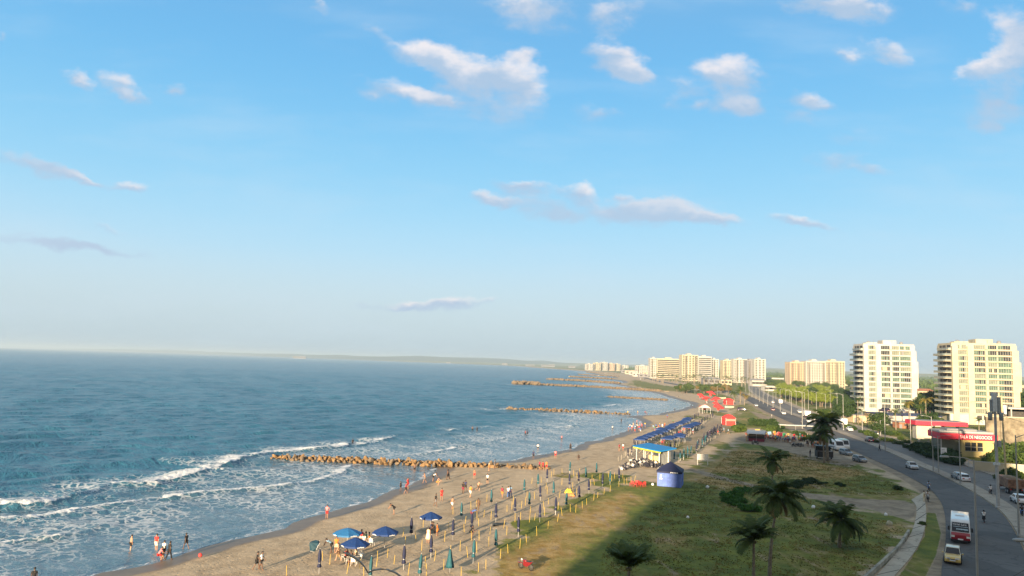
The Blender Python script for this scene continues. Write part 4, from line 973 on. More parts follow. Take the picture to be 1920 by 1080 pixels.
# stack of red plastic chairs at the grass edge
def chair(m):
    t = empty('plastic_chair', (0, 0, 0)); tag(t, 'x', 'chair')
    MB().box(-.23, -.22, .40, .23, .22, .44).build('seat', m, t)
    mb = MB(); mb.add([(-.23, .20, .44), (.23, .20, .44), (.20, .30, .86), (-.20, .30, .86), (-.23, .23, .44), (.23, .23, .44), (.20, .33, .86), (-.20, .33, .86)], [(0, 1, 2, 3), (4, 7, 6, 5), (0, 4, 5, 1), (3, 2, 6, 7), (0, 3, 7, 4), (1, 5, 6, 2)]); mb.build('backrest', m, t)
    for sx in (-1, 1):
        for sy in (-1, 1): MB().tube([(sx*.20, sy*.19, .40), (sx*.24, sy*.24, 0)], [.022, .016], 5).build('leg', m, t)
        MB().tube([(sx*.24, .2, .62), (sx*.26, -.2, .62), (sx*.25, -.22, .42)], .018, 5).build('armrest', m, t)
    return Proto(t)
M_RED = mat('red_plastic', (.50, .035, .03), .5); cRed = chair(M_RED)
base = Z3(1565, 385)
for i, (dx, dy) in enumerate([(-1.1, .2), (-.5, -.2), (.1, .1), (.7, -.1), (1.1, .4), (-.2, .9), (.5, 1.0)]):
    cRed.place((base[0]+dx, base[1]+dy), random.random()*6, label='red plastic chair in the cluster on the grass edge left of the blue tent', group='red plastic chairs')
cW = chair(mat('white_plastic', (.62, .60, .56), .5)); cB = chair(mat('dark_plastic', (.03, .03, .045), .5))
for (x, y) in [(720,985),(760,1000),(795,985),(690,962),(815,940),(865,842),(900,846)]:
    c = Z2(x, y); cW.place(c, random.random()*6, label='white plastic chair of the beach party round the nearest parasols', group='white plastic chairs')
# yellow posts
def make_post():
    t = empty('wooden_post', (0, 0, 0)); tag(t, 'thin yellow wooden post stuck upright in the sand beside the folded parasols', 'post', 'yellow posts in the sand')
    MB().tube([(0, 0, -.3), (.01, 0, .5), (0, .01, 1.02)], [.027, .025, .022], 7).build('shaft', M_YEL, t)
    MB().lathe([(.030, 1.015), (.030, 1.03), (.012, 1.05)], 7).build('cap', M_YEL, t); return Proto(t)
pp = make_post()
POSTS3 = [(50,1030),(105,915),(177,885),(238,935),(308,900),(320,1050),(378,1025),(490,945),(642,865),(695,835),(775,765),(862,710),(935,655),(1078,585),(1130,555),(1163,525),(1218,490),(1248,470),(1298,445),(1345,425),(1415,385),(1455,365),(1478,365),(1508,350),(1535,345),(1380,320),(1357,340),(1335,310),(540,760),(517,705),(410,755),(325,800),(400,850),(265,800),(90,730),(57,810),(218,670),(210,735),(322,690),(362,620),(418,640),(310,640),(605,660),(648,640),(717,660),(757,645),(792,685),(835,610),(830,560),(722,600),(655,550),(697,470),(590,520),(580,560),(543,580),(685,530),(757,480),(855,440),(845,400),(930,500),(865,520),(950,470),(1057,470),(940,560),(972,610),(385,500),(262,560),(305,540),(122,600),(972,280),(1055,400),(1085,450),(970,370),(888,310),(810,350),(770,400),(735,360),(1110,290),(1062,300),(1205,330),(1225,370),(1090,320),(1195,375),(1445,320),(1037,580),(908,290),(1265,330),(185,1090),(550,900)]
POSTS2 = [(237,1078),(575,990),(708,1060),(805,1020),(840,1075),(945,950),(938,1005),(1024,935),(1075,985),(1145,770),(1160,840),(1185,1075),(1247,805),(1290,880),(1318,1010),(1327,1075),(1302,700),(1390,960),(520,960),(640,930)]
for fn, L in ((Z3, POSTS3), (Z2, POSTS2)):
    for x, y in L:
        o = pp.place(fn(x, y)); o.rotation_euler = (random.gauss(0, .07), random.gauss(0, .07), random.random()*6); o.scale = (1, 1, random.uniform(.8, 1.08))
# far rows: blue shade canopies and folded parasols
def shade():
    t = empty('shade_canopy', (0, 0, 0)); tag(t, 'low blue shade canopy on four poles in the far rows behind the blue roofed kiosk', 'canopy', 'blue shade canopies in rows')
    mb = MB(); mb.add([(-1.5, -1.5, 2.0), (1.5, -1.5, 2.0), (1.5, 1.5, 2.0), (-1.5, 1.5, 2.0), (0, 0, 2.45)], [(0, 1, 4), (1, 2, 4), (2, 3, 4), (3, 0, 4)]); c = mb.build('canopy', M_BLUE, t); c.modifiers.new('thickness', 'SOLIDIFY').thickness = .02
    mb = MB()
    for a, b in (((-1.5, -1.5), (1.5, -1.5)), ((1.5, -1.5), (1.5, 1.5)), ((1.5, 1.5), (-1.5, 1.5)), ((-1.5, 1.5), (-1.5, -1.5))): mb.quad((*a, 2.0), (*b, 2.0), (*b, 1.72), (*a, 1.72))
    v = mb.build('valance', M_BLUE, t); v.modifiers.new('thickness', 'SOLIDIFY').thickness = .015
    for sx in (-1, 1):
        for sy in (-1, 1): MB().tube([(sx*1.42, sy*1.42, 0), (sx*1.42, sy*1.42, 2.0)], .03, 5).build('leg', M_POLE, t)
    return Proto(t)
sh = shade(); dark = closed_parasol(mat('dark_canvas', (.015, .018, .045), .75), 'dark')
def row(a, b, n):
    A = Z4(*a); B = Z4(*b); return [(A[0]+(B[0]-A[0])*k/(n-1), A[1]+(B[1]-A[1])*k/(n-1)) for k in range(n)]
ang = lambda a, b: math.atan2(Z4(*b)[1]-Z4(*a)[1], Z4(*b)[0]-Z4(*a)[0])
for a, b, n in [((400,672),(845,466),17), ((652,672),(758,628),4), ((822,548),(912,510),6), ((560,610),(640,570),3)]:
    for q in row(a, b, n): sh.place((q[0]+random.gauss(0, .25), q[1]+random.gauss(0, .4)), ang(a, b)+random.gauss(0, .06), sc=(1, 1, random.uniform(.92, 1.02)))
gF = 'folded dark parasols in the far rows'
for a, b, n in [((846,452),(925,408),8), ((762,620),(830,578),5), ((922,500),(1066,398),11), ((912,742),(1012,610),9), ((1010,618),(1125,520),11), ((742,820),(858,752),7), ((1040,590),(1130,540),6), ((935,705),(1000,640),4), ((660,730),(700,705),3)]:
    for q in row(a, b, n):
        pr = pT if a in ((742,820), (935,705)) else dark
        o = pr.place((q[0]+random.gauss(0, .3), q[1]+random.gauss(0, .5)), group=gF, label='folded %s parasol in the far rows inland of the blue canopies' % ('teal' if pr is pT else 'dark')); lean(o)
for (x, y) in [(282,782),(315,752),(368,700),(352,712),(340,690)]:
    o = dark.place(Z4(x, y), group='folded dark parasols left of the kiosk', label='folded dark parasol standing on the seaward side of the blue roofed kiosk'); lean(o)
thin = mat('grey_post', (.34, .31, .26), .8)
def tp():
    t = empty('wooden_post', (0, 0, 0)); tag(t, 'thin grey post in the ranks around the kiosk and far parasols', 'post', 'grey posts of the far rows')
    MB().tube([(0, 0, -.2), (0, 0, 1.1)], [.04, .035], 6).build('shaft', thin, t); return Proto(t)
tpp = tp()
for k in range(120):
    side = k % 4
    if side == 0: x = 190+random.random()*190; y = 790-(x-190)*.52+random.random()*24
    elif side == 1: u = random.random(); x = 690+u*370; y = 705-u*310+random.random()*14
    elif side == 2: u = random.random(); x = 745+u*380; y = 815-u*250+random.random()*12
    else: u = random.random(); x = 560+u*330; y = 655-u*205+random.random()*12
    tpp.place(Z4(x, y), sc=(1, 1, random.uniform(.7, 1.1)))
for k in range(26):
    u = random.random(); x = 560+u*330; y = 662-u*190+random.random()*16
    (cB if k % 2 else cRed).place(Z4(x, y), random.random()*6, label='%s plastic chair under the far blue canopies' % ('dark' if k % 2 else 'red'), group='chairs under the far canopies')
# heap of stacked dark chairs below the kiosk
for k in range(84):
    u = (k+.5)/84; x = 222+u*372; y = 884-24*math.sin(u*PI)-u*4+random.gauss(0, 9)
    c = Z4(x, y); o = (cB if k % 3 else cW).place(c, random.random()*6, label='%s plastic chair thrown on the long heap below the blue roofed kiosk' % ('dark' if k % 3 else 'white'), group='heaped plastic chairs')
    o.location.z = random.choice([0, .4, .8, 1.1])*math.sin(u*PI); o.rotation_euler = (random.gauss(0, .8), random.gauss(0, .8), random.random()*6)

def kiosk():
    A = Z4(392, 800); B = Z4(603, 848); v = Vector((B[0]-A[0], B[1]-A[1])); rz = math.atan2(v.y, v.x); L = v.length
    t = empty('beach_kiosk', (A[0], A[1], 0), rz, 'open beach kiosk with bright blue flat roof, yellow trim and cream counter wall', 'kiosk')
    D = 3.4; roof = mat('bright_blue_roof', (.005, .16, .42), .5, var=.08); cream = mat('cream_panel', (.62, .50, .27), .8); trim = mat('lime_trim', (.50, .52, .04), .6)
    mb = MB(); zf, zb = 2.85, 3.35
    mb.add([(-.9, -1.3, zf), (L+.9, -1.3, zf), (L+.9, D*.8, zb), (-.9, D*.8, zb), (-.9, -1.3, zf+.22), (L+.9, -1.3, zf+.22), (L+.9, D*.8, zb+.22), (-.9, D*.8, zb+.22)],
           [(0, 3, 2, 1), (4, 5, 6, 7), (0, 1, 5, 4), (1, 2, 6, 5), (2, 3, 7, 6), (3, 0, 4, 7)]); r = mb.build('roof', roof, t)
    MB().box(-.85, -1.25, zf-.30, L+.85, -1.15, zf-.02).build('trim', trim, r)
    MB().box(L*.3, .5, 0, L*.80, .65, 1.5).build('counter_wall', cream, t)
    MB().box(L*.84, .2, 0, L-.2, D*.6, 2.7).build('store_room', mat('shade_panel', (.16, .17, .17), .8), t)
    for x in (0, L*.33, L*.66, L):
        for y in (-.9, D*.4): MB().tube([(x, y, 0), (x, y, 2.84+(.30 if y > 0 else 0))], .13 if x == L else .08, 8).build('post', mat('white_post', (.62, .60, .55), .6), t)
    for k in range(4): MB().tube([(L*.1+k*L*.17, -.9, 1.6), (L*.1+k*L*.17, .5, 2.8)], .05, 5).build('strut', mat('pale_timber', (.42, .33, .19), .8), t)
kiosk()
def tent():
    A = P(1232, 911); B = P(1277, 913.5); v = Vector((B[0]-A[0], B[1]-A[1])); rz = math.atan2(v.y, v.x)-.16; L = v.length
    t = empty('market_tent', (A[0], A[1], 0), rz, 'blue gazebo tent with closed walls and peaked roof on the grass below the kiosk', 'tent')
    D = L; z0 = 2.25; w = mat('tent_wall_blue', (.10, .17, .50), .7, var=.12, scale=1.5, bump=.5, bscale=2.5)
    r = MB().add([(-.15, -.15, z0+.3), (L+.15, -.15, z0+.3), (L+.15, D+.15, z0+.3), (-.15, D+.15, z0+.3), (L/2, D/2, z0+1.75)], [(0, 1, 4), (1, 2, 4), (2, 3, 4), (3, 0, 4)]).build('roof', M_NAVY, t)
    r.modifiers.new('thickness', 'SOLIDIFY').thickness = .03
    mb = MB()
    for a, b in (((-.1, -.1), (L+.1, -.1)), ((L+.1, -.1), (L+.1, D+.1)), ((L+.1, D+.1), (-.1, D+.1)), ((-.1, D+.1), (-.1, -.1))): mb.quad((*a, z0+.3), (*b, z0+.3), (*b, z0-.02), (*a, z0-.02))
    mb.build('valance', M_NAVY, r).modifiers.new('thickness', 'SOLIDIFY').thickness = .02
    for (x0, y0, x1, y1) in ((0, 0, L, 0), (L, 0, L, D), (L, D, 0, D), (0, D, 0, 0)):
        mb = MB(); n = 28
        for k in range(n):
            def pt(u): 
                off = .022*math.sin(u*42)+.015*math.sin(u*17+1); dx, dy = x1-x0, y1-y0; l = math.hypot(dx, dy); return (x0+dx*u-dy/l*off, y0+dy*u+dx/l*off)
            a, b = pt(k/n), pt((k+1)/n); mb.quad((*a, 0), (*b, 0), (*b, z0+.1), (*a, z0+.1))
        mb.build('wall_panel', w, t).modifiers.new('thickness', 'SOLIDIFY').thickness = .01
    for sx in (0, L):
        for sy in (0, D): MB().tube([(sx, sy, 0), (sx, sy, z0+.3)], .035, 6).build('leg', M_POLE, t)
    e = MB(); e.box(L*.13, -.14, 1.25, L*.19, -.10, 1.95); e.box(L*.10, -.14, 1.2, L*.22, -.10, 1.32); e.build('emblem', M_WHITE, t)
    e = MB()
    for k in range(5): e.box(L*.56+k*.26, -.16, z0+.05, L*.56+k*.26+.18, -.13, z0+.22)
    e.build('printed_mark', M_WHITE, r)
tent()
def board():
    A = P(1308, 871.5); B = P(1327, 872.5); L = math.dist(A, B); rz = math.atan2(B[1]-A[1], B[0]-A[0])
    t = empty('notice_board', (A[0], A[1], 0), rz, 'blank white notice board on two white legs at the grass edge beyond the blue tent', 'sign')
    wm = mat('white_board', (.70, .68, .62), .6)
    MB().box(-.1, -.06, 1.05, L+.1, .06, 2.25).build('panel', wm, t)
    for x in (0, L): MB().tube([(x, .08, 0), (x, .08, 2.2)], .07, 6).build('leg', wm, t)
board()
# red parasols and stalls at the far end of the rows
Z9 = lambda x, y: P(1280+x/9, 720+y/9)
M_RT = mat('red_canvas', (.62, .045, .04), .7, var=.1); 
def red_umb():
    t = empty('red_parasol', (0, 0, 0)); tag(t, 'x', 'parasol')
    MB().tube([(0, 0, 0), (0, 0, 3.1)], .05, 6).build('pole', M_POLE, t)
    mb = MB(); mb.lathe([(2.1, 2.2), (2.12, 2.05), (2.14, 2.2), (1.1, 2.75), (.05, 3.2)], 8, cap=False); mb.build('canopy', M_RT, t)
    MB().lathe([(.5, 1.1), (.55, 2.3)], 8).build('side_cloth', M_RT, t)
    return Proto(t)
ru = red_umb()
for i, (x, y, s, tl, lab) in enumerate([(285,262,1.3,.3,'red parasol tipped sideways, furthest left of the red cluster'),(455,245,1.7,.2,'large red parasol at the back of the red cluster'),(410,325,1.3,-.2,'red parasol in the middle of the red cluster'),
    (575,355,1.5,-.15,'red parasol right of the white canopy in the red cluster'),(590,485,1.25,.2,'red parasol nearest the grass in the red cluster'),(365,485,1.2,.1,'red parasol in front of the small white canopy'),(548,400,1.0,.3,'small red parasol squeezed between two larger red ones')]):
    o = ru.place(Z9(x, y), random.random(), sc=s, label=lab, group='red parasols at the end of the beach'); o.rotation_euler = (tl, tl*.6, random.random())
def canopy_tent(xy, W, h, m, lab, walls=None, stripe=None, cat='tent'):
    t = empty('gazebo_tent', (xy[0], xy[1], 0), .15, lab, cat)
    a = W/2; mb = MB(); mb.add([(-a, -a, h*.66), (a, -a, h*.66), (a, a, h*.66), (-a, a, h*.66), (-a*.45, -a*.45, h*.9), (a*.45, -a*.45, h*.9), (a*.45, a*.45, h*.9), (-a*.45, a*.45, h*.9), (0, 0, h)],
        [(0, 1, 5, 4), (1, 2, 6, 5), (2, 3, 7, 6), (3, 0, 4, 7), (4, 5, 8), (5, 6, 8), (6, 7, 8), (7, 4, 8)]); r = mb.build('roof', m, t); r.modifiers.new('thickness', 'SOLIDIFY').thickness = .03
    for sx in (-1, 1):
        for sy in (-1, 1): MB().tube([(sx*a*.96, sy*a*.96, 0), (sx*a*.96, sy*a*.96, h*.66)], .05, 6).build('leg', M_POLE, t)
    if walls:
        for sgn in (-1, 1):
            MB().box(-a*.95, sgn*a*.95-.02, .0, a*.95, sgn*a*.95+.02, h*.66).build('wall_panel', walls, t); MB().box(sgn*a*.95-.02, -a*.9, .0, sgn*a*.95+.02, a*.9, h*.66).build('wall_panel', walls, t)
    if stripe: MB().box(-a*.97, -a*.99, h*.38, a*.97, -a*.96, h*.56).build('stripe', stripe, t)
canopy_tent(Z9(372, 500), 3.9, 4.0, mat('white_canvas', (.66, .60, .52), .7), 'small white peaked canopy among the red parasols')
canopy_tent(Z9(772, 345), 4.6, 3.7, M_RT, 'red gazebo tent standing behind a pale beached boat', walls=M_RT)
canopy_tent(P(1366, 796.5), 3.9, 3.9, M_RT, 'red tent with a pale stripe on the grass, nearest of all the red ones', walls=M_RT, stripe=mat('coral_stripe', (.75, .25, .20), .7))
def boat(xy, rz, L, lab):
    t = empty('rowing_boat', (xy[0], xy[1], 0), rz, lab, 'boat'); n = 10; mb = MB(); vs = []; fs = []
    for i in range(n):
        u = i/(n-1)*2-1; w = (1-abs(u)**2.2)*.9+.04; z = .12+.25*u*u
        vs += [(u*L/2, -w, .75+z), (u*L/2, -w*.55, .1+z*.5), (u*L/2, w*.55, .1+z*.5), (u*L/2, w, .75+z)]
    for i in range(n-1):
        for k in range(3): fs.append((i*4+k, (i+1)*4+k, (i+1)*4+k+1, i*4+k+1))
    mb.add(vs, fs); mb.build('hull', mat('pale_boat_paint', (.58, .52, .40), .6), t).modifiers.new('thickness', 'SOLIDIFY').thickness = .06
    for x in (-L*.2, L*.15): MB().box(x-.15, -.75, .6, x+.15, .75, .66).build('bench', mat('boat_timber', (.3, .2, .1), .8), t)
boat(Z9(790, 408), -.1, 4.5, 'pale wooden boat lying on the grass in front of the red gazebo')
boat(Z9(640, 250), -.15, 7, 'long pale boat behind the red parasols beside the coast road')
# small things: bag and stones on the grass and sand
def stone(xy, r, m, lab, name='stone', cat='stone'):
    mb = MB(); mb.sph((0, 0, r*.4), r, 8, 6); rr = np.random.RandomState(int(abs(xy[0])*10) % 999); mb.v = [tuple(c*(1+.25*(rr.rand()-.5)) for c in v) for v in mb.v]
    o = mb.build(name, m, None, True, loc=(xy[0], xy[1], 0)); tag(o, lab, cat)
Z5g = lambda x, y: P(1180+x/4.908, 860+y/4.908)
stone(Z5g(720, 268), .30, M_WHITE, 'white litter bag on the grass in the open right of the blue tent', 'litter_bag', 'bag'); stone(Z5g(215, 243), .24, M_WHITE, 'white litter bag close to the left foot of the blue tent', 'litter_bag', 'bag')
stone(Z5g(538, 545), .20, M_WHITE, 'small white litter at the near end of a dark hollow in the grass', 'litter_bag', 'bag'); stone(Z5g(1693, 452), .28, M_WHITE, 'white litter on the grass just below the bare track', 'litter_bag', 'bag')
stone(Z6(575, 650), .42, mat('pale_stump', (.42, .38, .26), .9), 'pale stump standing in the grass beside the slab pavement', 'tree_stump', 'stump'); stone(Z6(545, 568), .25, M_WHITE, 'white litter on the bare ground by the track junction', 'litter_bag', 'bag')
stone((lambda p: p)(Z1(1352, 945)), .2, M_RT, 'small red ball on the wet sand by the wading group', 'beach_ball', 'ball')
# ------------------------------------------------------------------ buildings
W_WHITE = mat('white_render', (.40, .39, .355), .8, var=.07, scale=.25); W_CREAM = mat('cream_render', (.42, .375, .265), .8, var=.07, scale=.25); W_PEACH = mat('peach_render', (.44, .335, .23), .8, var=.06, scale=.15)
W_GREY = mat('grey_render', (.19, .19, .20), .8, var=.06, scale=.15); GL_DARK = mat('dark_glass', (.03, .035, .04), .18, var=.3, scale=.4); GL_GREEN = mat('green_glass', (.075, .125, .10), .15, var=.2, scale=.4); GL_PALE = mat('pale_glass', (.16, .18, .145), .2, var=.15, scale=.3)
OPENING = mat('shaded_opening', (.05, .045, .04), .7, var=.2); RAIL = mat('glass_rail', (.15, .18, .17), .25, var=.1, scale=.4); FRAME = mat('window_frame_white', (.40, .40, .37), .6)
def win_mesh(w, h, kind, rs, d=.06):
    """glass sheet with frame bars; kinds differ in how many lights are open or dark"""
    key = ('win', round(w, 2), round(h, 2), kind)
    if key in MATS: return MATS[key]
    n = max(1, int(round(w/1.1))); mb = MB(); st = w/n
    for i in range(n):
        r = rs.rand(); mb.cur = 0 if kind == 'dark' else (1 if kind == 'green' else 2)
        if kind == 'mix': mb.cur = 0 if r < .5 else (1 if r < .8 else 2)
        mb.box(i*st+.05, -.02, .05, (i+1)*st-.05, .03, h-.05)
    mb.cur = 3
    for i in range(n+1): mb.box(i*st-.05, -d, 0, i*st+.05, .03, h)
    mb.box(.05, -d, 0, w-.05, .03, .05); mb.box(.05, -d, h-.05, w-.05, .03, h)
    m = mb.mesh('window', [GL_DARK, GL_GREEN, GL_PALE, FRAME]); MATS[key] = m; return m
def tower(xy, z0, rz, lab, warm, seed):
    rs = np.random.RandomState(seed); t = empty('apartment_tower', (xy[0], xy[1], z0), rz, lab, 'tower', 'pair of white apartment towers')
    fh = 3.08; nf = 12; Wd = 30.6; D = 19; Ht = fh*nf; wm = W_CREAM if warm else W_WHITE
    MB().box(0, 0, -6, Wd, D, Ht-.4).build('wall', wm, t)
    # full height projecting panels
    for (a, b) in ((0, 2.8), (7.2, 10.2), (27.8, 30.9)): MB().box(a, -1.1, -6, b, .02, Ht-(fh if a > 20 else 1.2)).build('facade_panel', wm, t)
    for f in range(nf):
        z = f*fh; top = f == nf-1
        # slab band with parapet running across the right-hand bays
        MB().box(10.2, -1.25, z-.30, 27.8, .01, z+.30 if not top else z+.1).build('floor_band', wm, t)
        MB().box(2.8, -.75, z-.26, 7.2, .01, z+.30).build('balcony_slab', wm, t)
        for (a, b) in ((2.9, 6.9), (10.5, 15.5), (16.9, 21.1), (21.7, 27.5)):
            h = 2.1; kind = ['dark', 'mix', 'mix', 'mix', 'green', 'pale'][rs.randint(6)]
            if a < 5: kind = 'pale' if rs.rand() < .7 else 'mix'
            if warm is False and a > 20 and f > 2: kind = ['pale', 'green', 'mix'][rs.randint(3)]
            o = child('window', win_mesh(b-a, h, kind+str(rs.randint(3)) if kind == 'mix' else kind, rs), t) if kind != 'mix' else child('window', win_mesh(b-a, h, 'mix', rs), t)
            o.location = (a, -.32, z+.55)
            if rs.rand() < .14: MB().box(a+.2+rs.rand()*(b-a-1.8), -.44, z+.6, a+1.5+rs.rand()*(b-a-1.8), -.39, z+2.6).build('blind', [W_PEACH, W_CREAM, W_GREY][rs.randint(3)], t)
        MB().box(15.6, -.9, z+.42, 16.8, .01, z+fh-.30).build('pier', wm, t)
        # sea-side wing: deep open balconies
        y1 = D-3; bal = MB(); x0 = -3.6 if f < nf-1 else -1.8
        bal.prism([(x0, 1.5), (x0+.6, .4), (0, .2), (0, y1), (x0+1.2, y1), (x0, y1-1.5)], z-.25, z); b_ = bal.build('balcony', wm, t)
        r = MB(); r.prism([(x0, 1.5), (x0+.6, .4), (-.02, .2), (-.02, .3), (x0+.65, .5), (x0+.1, 1.55), (x0+.1, y1-1.5), (x0+1.25, y1-.1), (x0+1.2, y1), (x0, y1-1.5)], z, z+.95); r.build('railing', RAIL, b_)
        for (ya, yb) in ((1.0, 5.6), (7.0, 11.5), (12.3, 15.5)):
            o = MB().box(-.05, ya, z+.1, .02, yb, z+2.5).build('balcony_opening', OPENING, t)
    # set-back lift houses, parapet, tanks, aerials
    MB().box(.3, .3, Ht-.4, Wd-.3, D-.3, Ht+.6).build('parapet', wm, t)
    MB().box(Wd*.42, 3, Ht+.6, Wd*.68, 12, Ht+2.9).build('lift_house', wm, t); MB().box(Wd*.1, 4, Ht+.6, Wd*.32, 10, Ht+1.5).build('plant_room', wm, t)
    MB().box(Wd-2.8, -.2, 4*fh, Wd+1.6, 6, Ht-3*fh).build('corner_bay', wm, t)
    for x in (5, 24.5): MB().lathe([(.9, 0), (1.0, .3), (1.0, 1.3), (.3, 1.7)], 10, (x, 5, Ht+.6)).build('water_tank', W_GREY, t)
    for x in (3, 7, 11.5, 18, 21): MB().tube([(x, 2, Ht+.6), (x, 2, Ht+2.2+rs.rand())], .06, 5).build('aerial', W_GREY, t)
    MB().box(-1.5, -.6, -6, 29, 1.2, -.3).build('plinth', W_WHITE, t)
    for x in (11, 14, 17.5, 20.5, 24): MB().box(x, -.66, -2.9, x+2.2, -.55, -.7).build('ground_opening', OPENING, t)
    return t
TA = P(1612, 781); 
ta = tower((179.6, 377), 2.6, R_(-8), 'white twelve storey tower, left of the pair by the highway, with aerials on its roof', False, 5)
tb = tower((189.4, 318), 4.4, R_(-11), 'cream twelve storey tower, right of the pair, above the long retaining wall', True, 11)
ta.scale = (.81, .85, .87); tb.scale = (.83, .85, .80)

def slab_block(xy, rz, Wd, D, Ht, wm, lab, cols, nf, kind='grid', seed=1, z0=0.0, extra=None, group='far apartment blocks'):
    rs = np.random.RandomState(seed); t = empty('apartment_block', (xy[0], xy[1], z0), rz, lab, 'apartments', group)
    MB().box(0, 0, 0, Wd, D, Ht).build('wall', wm, t); fh = (Ht-1.5)/nf
    if kind == 'grid':          # one strip of windows per column, one part each
        cw = Wd/cols
        for c in range(cols):
            k = rs.randint(3)
            for f in range(0, nf, 1):
                if cols*nf > 90 and (f+c) % 2: continue
                o = MB().box(0, -.08, 0, cw*(.55 if cols*nf <= 90 else .62), .02, fh*.58)
                key = ('bw', round(cw, 1), round(fh, 1), cols*nf > 90)
                if key not in MATS: MATS[key] = o.mesh('window', GL_DARK if k else OPENING)
                w_ = child('window', MATS[key], t); w_.location = (c*cw+cw*.2, 0, f*fh+fh*.32+.8)
        for f in range(nf): MB().box(-.2, -.5, f*fh+.5, Wd+.2, 0, f*fh+.72).build('floor_band', wm, t)
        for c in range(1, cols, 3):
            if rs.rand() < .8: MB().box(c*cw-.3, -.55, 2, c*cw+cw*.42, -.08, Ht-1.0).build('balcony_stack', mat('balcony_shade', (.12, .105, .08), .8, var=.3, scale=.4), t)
        for c in range(0, cols+1, 3): MB().box(c*cw-.4, -.9, 0, c*cw+.4, .02, Ht+.3).build('pilaster', wm, t)
    elif kind == 'bands':
        for f in range(nf):
            MB().box(.8, -.06, f*fh+1.2, Wd-.8, .02, f*fh+fh-.3).build('window_band', GL_DARK if f % 2 else OPENING, t)
            MB().box(0, -1.3, f*fh+.1, Wd, 0, f*fh+1.15).build('balcony', wm, t)
    for s in (0,):
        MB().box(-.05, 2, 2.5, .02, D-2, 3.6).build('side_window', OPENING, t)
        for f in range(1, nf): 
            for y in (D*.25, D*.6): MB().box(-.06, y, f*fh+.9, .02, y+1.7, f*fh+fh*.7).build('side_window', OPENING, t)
    MB().box(Wd*.35, D*.2, Ht, Wd*.6, D*.7, Ht+2.6).build('roof_house', wm, t)
    MB().box(-.15, -.15, Ht-.02, Wd+.15, D+.15, Ht+.5).build('parapet', wm, t)
    return t
def blk(px0, px1, pyb, pyt, D, **kw):
    """block between two image columns with its foot at Y=D; height from its top row"""
    a = raydir(px0, pyb); b = raydir(px1, pyb+ (px1-px0)*.031)
    X0 = a[0]/a[1]*D; X1 = b[0]/b[1]*D; top = raydir((px0+px1)/2, pyt); h = H+top[2]/top[1]*D
    return X0, X1, h
def B_(px0, px1, pyt, Y, m, lab, cols, nf, depth=18, rz=0.0, **kw):
    X0, X1, h = blk(px0, px1, 700, pyt, Y); return slab_block((X0, Y), rz, X1-X0, depth, h, m, lab, cols, nf, **kw)
B_(1482, 1512, 680, 905, W_PEACH, 'peach and cream block at the left of the long one beyond the bright trees', 8, 10, seed=3)
B_(1512, 1548, 678, 898, W_WHITE, 'middle section of the long cream block beyond the bright trees', 8, 10, seed=4)
B_(1548, 1584, 678, 905, W_CREAM, 'right section of the long cream block, with dark balconies down its edge', 7, 10, seed=5)
B_(1415, 1435, 674, 1120, W_WHITE, 'slim white tower at the right of the grey striped group', 3, 14, seed=6)
B_(1401, 1416, 676, 1135, W_GREY, 'grey and white tower with blue windows beside the slim white tower', 4, 14, seed=7)
B_(1376, 1402, 674, 1150, W_WHITE, 'white tower with a dark grey centre stripe and dark roof', 5, 14, seed=8)
B_(1356, 1375, 676, 1165, W_CREAM, 'cream tower at the left of the grey striped group', 5, 14, seed=9)
B_(1279, 1309, 666, 1180, W_CREAM, 'tall bright cream block nearest the sea, with a plain end wall', 5, 14, seed=10, depth=22)
B_(1309, 1334, 669, 1175, W_WHITE, 'banded block with dark balconies joined to the tall bright cream one', 1, 12, kind='bands', seed=11)
B_(1334, 1347, 674, 1182, W_WHITE, 'narrow white end tower right of the banded balconies', 3, 12, seed=12)
B_(1232, 1278, 673, 1320, W_CREAM, 'broad cream hotel block left of the tall bright cream one', 12, 10, kind='bands', seed=13)
B_(1219, 1233, 672, 1325, W_WHITE, 'white corner tower at the sea end of the broad cream hotel', 4, 11, seed=14)
B_(1192, 1219, 686, 1900, W_WHITE, 'low white block between the far group and the broad hotel', 7, 6, seed=15)
for i, (a, b, tp_, m, w) in enumerate([(1097, 1112, 680, W_WHITE, 'white'), (1112, 1126, 678, W_CREAM, 'cream'), (1126, 1139, 677, W_WHITE, 'tall white'), (1139, 1152, 679, W_PEACH, 'peach'), (1152, 1163, 680, W_CREAM, 'pale cream'), (1163, 1178, 683, W_WHITE, 'low white')]):
    B_(a, b, tp_+2.5, 2900+i*20, m, ['leftmost white block of the farthest group on the headland', 'cream block second from the sea in the farthest group', 'tallest white block in the middle of the farthest group', 'peach block in the farthest group on the headland', 'pale cream block right of the peach one, farthest group', 'low white block at the right end of the farthest group'][i], 4, 8, seed=20+i, group='farthest hotels')
